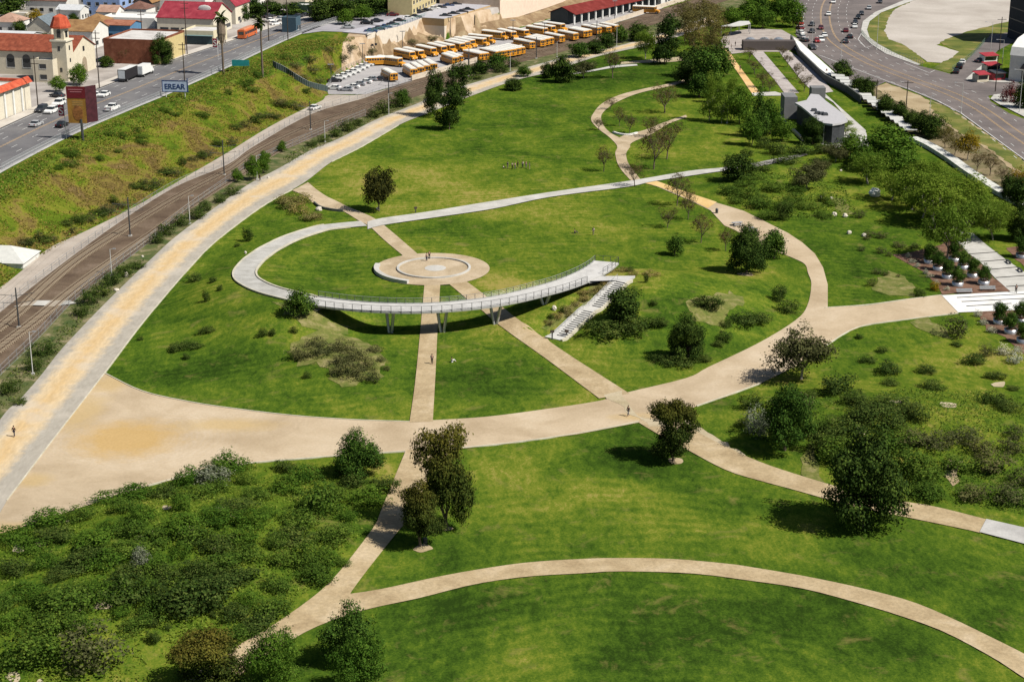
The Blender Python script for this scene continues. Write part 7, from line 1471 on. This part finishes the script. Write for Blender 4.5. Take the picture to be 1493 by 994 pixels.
# ---------------------------------------------------------------- orchard planters, furniture
POT = plain('galvanised_pot', (.55, .55, .56), .3, .75, .08)
def planter(px, py, wp, tpx, desc, group):
    p = PX(px, py); m_ = mpp(p); r = wp * m_ / 2
    if 'pl' not in VP:
        e = empty('planter', p); m = MB(); n = 18; V = []
        for z, rr_ in ((0, .92), (.9, 1.0), (.9, .9), (.75, .88)): V += [(rr_ * math.cos(2 * math.pi * i / n), rr_ * math.sin(2 * math.pi * i / n), z) for i in range(n)]
        m.add(V, [(j * n + i, j * n + (i + 1) % n, (j + 1) * n + (i + 1) % n, (j + 1) * n + i) for j in range(3) for i in range(n)]); m.build('pot', POT, e, True)
        m = MB(); m.tube((0, 0, .7), (0, 0, .76), .87, n=18); m.build('soil', REDSOIL, e); VP['pl'] = e
    else: e = dup(VP['pl'], p)
    e.scale = (r, r, 1); tag(e, desc, 'planter', group, (px, py))
    t = tree('round', px, py, tpx, tpx * .82, 'small orchard tree growing from ' + desc, group + ' trees'); t.location.z += .7; t.location.y += .2
for px, py in [(1355, 384), (1368, 394), (1381, 406), (1396, 417), (1391, 381), (1404, 392), (1418, 404), (1434, 415)]: planter(px, py, 17, 24, 'round metal planter in the upper orchard', 'upper orchard planters')
for px, py in [(1457, 472), (1473, 486), (1491, 500), (1488, 470), (1490, 376)]: planter(px, py, 19, 27, 'round metal planter in the lower orchard', 'lower orchard planters')
for px, py in [(1406, 428), (1440, 424)]:
    e = empty('bench', PX(px, py), .05); m = MB(); [m.box(-1.5, 1.5, -.3 + k * .16, -.18 + k * .16, .42, .48) for k in range(4)]; m.build('seat', STEEL, e)
    m = MB(); m.box(-1.5, 1.5, .32, .38, .5, .9); m.build('backrest', STEEL, e)
    for x in (-1.2, 1.2): m = MB(); m.box(x - .05, x + .05, -.25, .3, 0, .42); m.build('leg', DSTEEL, e)
    tag(e, 'grey metal bench at the front of the upper orchard', 'bench', 'benches by the upper orchard', (px, py))
_q = PX(1472, 424) - PX(1413, 371)
for px, py in [(1421, 384), (1438, 397), (1470, 384), (1487, 396)]:
    e = empty('bench', PX(px, py) + Vector((0, 0, .12)), math.atan2(_q.y, _q.x)); m = MB(); m.box(-1.1, 1.1, -.25, .25, .38, .46); m.build('seat', DSTEEL, e)
    for x in (-.9, .9): m = MB(); m.box(x - .06, x + .06, -.22, .22, 0, .38); m.build('leg', DSTEEL, e)
    tag(e, 'dark backless bench on the slab walkway', 'bench', 'benches on the slab walkway', (px, py))
def table(px, py, desc):
    e = empty('picnic_table', PX(px, py), .3); G = plain('speckled_concrete', (.30, .30, .31), .7, var=.5, scale=4)
    m = MB(); m.box(-1.1, 1.1, -.45, .45, .68, .76); m.build('tabletop', G, e)
    for s in (-1, 1): m = MB(); m.box(-1.1, 1.1, s * .85 - .17, s * .85 + .17, .40, .47); m.build('seat', G, e)
    for x in (-.7, .7): m = MB(); m.box(x - .08, x + .08, -.75, .75, 0, .1); m.box(x - .08, x + .08, -.1, .1, .1, .68); m.box(x - .06, x + .06, -.9, .9, .32, .4); m.build('leg', G, e)
    tag(e, desc, 'picnic table')
table(1075, 329, 'speckled grey picnic table on the ring road'); table(1092, 337, 'picnic table partly hidden by the broad dark oak')
def bin_(px, py, desc, h=1.15):
    e = empty('litter_bin', PX(px, py)); m = MB(); m.tube((0, 0, 0), (0, 0, h * .8), .3, .33, 12); m.build('drum', DSTEEL, e); m = MB(); m.tube((0, 0, h * .8), (0, 0, h), .36, .12, 12); m.build('lid', DSTEEL, e); tag(e, desc, 'litter bin')
bin_(1045, 311, 'dark litter bin at the start of the ring road'); bin_(1102, 340, 'dark litter bin beside the hidden picnic table', 1.0)
def signpost(px, py, desc, h=1.6):
    e = empty('sign_post', PX(px, py), .3); m = MB(); m.box(-.1, .1, -.06, .06, 0, h); m.build('post', DSTEEL, e); m = MB(); m.box(-.35, .35, -.12, .06, h - .35, h + .1); m.build('panel', plain('brown_sign', (.06, .045, .035), .7), e); tag(e, desc, 'sign post')
signpost(805, 495, 'dark post with a sign left at the foot of the stairs'); signpost(826, 492, 'dark post right at the foot of the stairs', 1.3); signpost(606, 310, 'small post in the grass beside the concrete path', 1.2)
m = MB(); m.tube((0, 0, 0), (0, 0, .65), .26, .3, 12); o = m.build('bucket', DSTEEL, loc=PX(620, 791)); tag(o, 'small black bucket beside the yellowish olive tree', 'bucket')
# rocks
def rock(px, py, w, h, desc, group, mat):
    p = PX(px, py); m_ = mpp(p); m = MB(); rr_ = random.Random(px * 7 + py); m.ball((0, 0, h * m_ * .4), w * m_ / 2, w * m_ / 2.4, h * m_ * .62, 9, 6, jit=.16, rr=rr_); o = m.build('boulder', mat, loc=p); tag(o, desc, 'boulder', group, (px, py))
PR2 = plain('pale_stone', (.55, .50, .42), .8, var=.2)
for q in [(1216, 315, 8, 6), (1232, 317, 8, 6), (1238, 341, 7, 5), (1260, 345, 8, 5), (1212, 290, 5, 3), (1226, 250, 4, 3), (1197, 288, 4, 3)]: rock(*q, 'pale boulder on the grass above the ring road', 'pale boulders above the ring road', PR2)
rock(1275, 286, 18, 12, 'big bright white boulder in shade of the eastern grove', None, plain('white_stone', (.78, .78, .76), .6))
for q in [(465, 307, 10, 6), (358, 370, 4, 4), (184, 404, 7, 8), (170, 424, 8, 4), (208, 375, 4, 3), (551, 306, 5, 4), (392, 260, 5, 3)]: rock(*q, 'pale stone near the promenade and junction', 'pale stones near the junction', PR2)
for q in [(808, 452, 7, 7), (803, 462, 5, 5)][:1]: rock(*q, 'white stone lying under the footbridge', None, PR2)
# market stalls at right
RD = plain('stall_red', (.30, .03, .04), .7, var=.2)
for px, py, w_, c, ds in [(1444, 92, 5, PAINT['white'], 'white and red stall farthest up the side street'), (1433, 120, 4, CREAM, 'cream stall at the corner of the side street'), (1457, 118, 4, RD, 'red stall with a white emblem beside the hall'), (1448, 106, 5, CREAM2, 'pale stall with striped awning between the others')]:
    e = empty('market_stall', PX(px, py), .3); m = MB(); m.box(-w_ / 2, w_ / 2, 0, 3, 0, 2.3); m.build('booth', c, e); m = MB(); m.prism([(-.9, 2.35), (3.2, 2.9), (3.2, 3.05), (-.9, 2.5)], -w_ / 2 - .2, w_ / 2 + .2, axis='x'); m.build('awning', RD if c != RD else DSTEEL, e); m = MB(); m.box(-w_ / 2 + .4, w_ / 2 - .4, -.03, .02, .9, 2.0); m.build('counter_opening', GLASS, e); tag(e, ds, 'stall')
mL['redtree'] = leaf('red_leaves', (.05, .008, .01), (.13, .02, .025), (.30, .16, .15), trans=.2)
shrub('redtree', 1474, 150, 34, 30, 'dark red bushy tree on the traffic island', nm='red_shrub')
tree('dark', 1493, 158, 40, 30, 'dark green tree at the right edge by the traffic island')
# ---------------------------------------------------------------- people
SKINT = plain('skin', (.36, .20, .13), .6); SKD = plain('deep_skin', (.12, .065, .04), .6)
def skinmesh(name, V, E, rad, mat, parent, root=0):
    me = bpy.data.meshes.new(name); me.from_pydata(V, E, []); me.materials.append(mat); o = ob(name, me, parent)
    sk = o.modifiers.new('skin', 'SKIN'); sk.use_smooth_shade = True; me.skin_vertices.new() if not me.skin_vertices else None
    for i, r in enumerate(rad): me.skin_vertices[0].data[i].radius = (r, r) if not isinstance(r, tuple) else r
    me.skin_vertices[0].data[root].use_root = True
    sb = o.modifiers.new('sub', 'SUBSURF'); sb.levels = 1; sb.render_levels = 1; return o
def person(px, py, rz, pose, top, leg, desc, group=None, skin=None, hair=None, h=1.74, world=None):
    p = world or PX(px, py); e = empty('person', p + Vector((0, 0, .05)) if world is None else world, rz); skin = skin or SKINT; k = h / 1.74
    if pose == 'sit':
        pel = (0, 0, .12); kn = lambda s: (.38, s * .14, .42); an = lambda s: (.62, s * .12, .07); toe_ = lambda s: (.78, s * .12, .05); hip = lambda s: (.02, s * .09, .12); ch_ = (-.06, 0, .52); nk = (-.05, 0, .62); hd = (-.02, 0, .78); sh_ = lambda s: (-.06, s * .18, .54); el_ = lambda s: (.08, s * .24, .30); ha = lambda s: (.32, s * .16, .34)
    else:
        st_ = .22 if pose == 'walk' else .04
        pel = (0, 0, .93); hip = lambda s: (0, s * .09, .9); kn = lambda s: (s * st_ * .55 + .03, s * .1, .49); an = lambda s: (s * st_, s * .1, .08); toe_ = lambda s: (s * st_ + .17, s * .11, .045); ch_ = (.01, 0, 1.3); nk = (.02, 0, 1.46); hd = (.04, 0, 1.63); sh_ = lambda s: (0, s * .19, 1.4); el_ = lambda s: (-s * st_ * .5 - .02, s * .25, 1.12); ha = lambda s: (-s * st_ * .9 + .08, s * .25, .87)
    mul = lambda v: tuple(c * k for c in v)
    V = [pel, ch_, nk, hd, sh_(1), el_(1), ha(1), sh_(-1), el_(-1), ha(-1), hip(1), kn(1), an(1), toe_(1), hip(-1), kn(-1), an(-1), toe_(-1), (hd[0], 0, hd[2] + .09)]
    Ed = [(0, 1), (1, 2), (2, 3), (3, 18), (1, 4), (4, 5), (5, 6), (1, 7), (7, 8), (8, 9), (0, 10), (10, 11), (11, 12), (12, 13), (0, 14), (14, 15), (15, 16), (16, 17)]
    rd = [.12, .13, .055, .095, .055, .042, .034, .055, .042, .034, .08, .055, .04, .035, .08, .055, .04, .035, .06]
    skinmesh('body', [mul(v) for v in V], Ed, [r * k for r in rd], skin, e)
    skinmesh('shirt', [mul(v) for v in (tuple(np.add(pel, (0, 0, .06))), ch_, sh_(1), el_(1), sh_(-1), el_(-1))], [(0, 1), (1, 2), (2, 3), (1, 4), (4, 5)], [(.16 * k, .13 * k), (.17 * k, .14 * k), .075 * k, .058 * k, .075 * k, .058 * k], top, e)
    skinmesh('trousers', [mul(v) for v in (pel, hip(1), kn(1), an(1), hip(-1), kn(-1), an(-1))], [(0, 1), (1, 2), (2, 3), (0, 4), (4, 5), (5, 6)], [.14 * k, .1 * k, .075 * k, .058 * k, .1 * k, .075 * k, .058 * k], leg, e)
    m = MB(); m.ball(mul((hd[0] - .02, 0, hd[2] + .05)), .105 * k, .1 * k, .1 * k, 10, 6); m.build('hair', hair or plain('dark_hair', (.015, .012, .01), .8), e, True)
    tag(e, desc, 'person', group, (px, py)); return e
CL = {n: plain('cloth_' + n, c, .9) for n, c in dict(black=(.012, .012, .013), navy=(.02, .025, .05), white=(.65, .65, .62), grey=(.12, .12, .13), khaki=(.30, .25, .17), red=(.28, .05, .04), pink=(.4, .22, .2)).items()}
person(21, 637, 1.2, 'walk', CL['black'], CL['navy'], 'person in dark clothes walking on the promenade near left edge')
person(916, 607, -2.6, 'walk', CL['navy'], CL['grey'], 'person in dark top walking at the big path crossing')
person(630, 531, -1.6, 'walk', CL['grey'], CL['black'], 'person with dark hair walking on the south path', skin=SKINT)
person(659, 528, .4, 'sit', CL['white'], CL['white'], 'person in white sitting on the lawn right of the south path')
person(865, 343, -2.0, 'stand', CL['white'], CL['khaki'], 'person in white standing on the middle lawn')
person(626, 378, -1.2, 'stand', CL['black'], CL['black'], 'person in black standing on the plaza seat wall, right one', skin=SKINT); person(622, 381, -.6, 'stand', CL['grey'], CL['navy'], 'person in grey standing beside the plaza seat wall')
person(379, 264, .4, 'walk', CL['black'], CL['black'], 'person in black beside the promenade by the young trees')
person(1481, 428, 1.5, 'walk', CL['grey'], CL['black'], 'person in grey walking on the slab walkway'); person(1079, 103, 1.6, 'walk', CL['black'], CL['navy'], 'person in dark clothes on the orange path')
person(1205, 108, .6, 'walk', CL['red'], CL['black'], 'person in red on the white wall walk'); person(838, 340, 0, 'sit', CL['grey'], CL['navy'], 'person in dark clothes lying low on the middle lawn')
for i, (x, y, t, l, ps) in enumerate([(734, 246, 'white', 'black', 'sit'), (740, 246, 'grey', 'khaki', 'stand'), (747, 247, 'khaki', 'black', 'stand'), (751, 247, 'pink', 'grey', 'stand'), (755, 245, 'black', 'black', 'stand'), (762, 245, 'white', 'navy', 'stand'), (767, 245, 'black', 'grey', 'stand'), (772, 247, 'grey', 'khaki', 'stand')]):
    person(x, y, i * .9, ps, CL[t], CL[l], 'person in %s top in the group on the upper lawn' % t, 'group of people on the upper lawn')
for x, y in [(1056, 74), (1066, 72), (1072, 68), (1063, 66), (1202, 110)][:4]: person(x, y, x * .1, 'stand', CL['black'], CL['grey'], 'distant dark figure on the far plaza', 'people on the far plaza')
finish_labels()
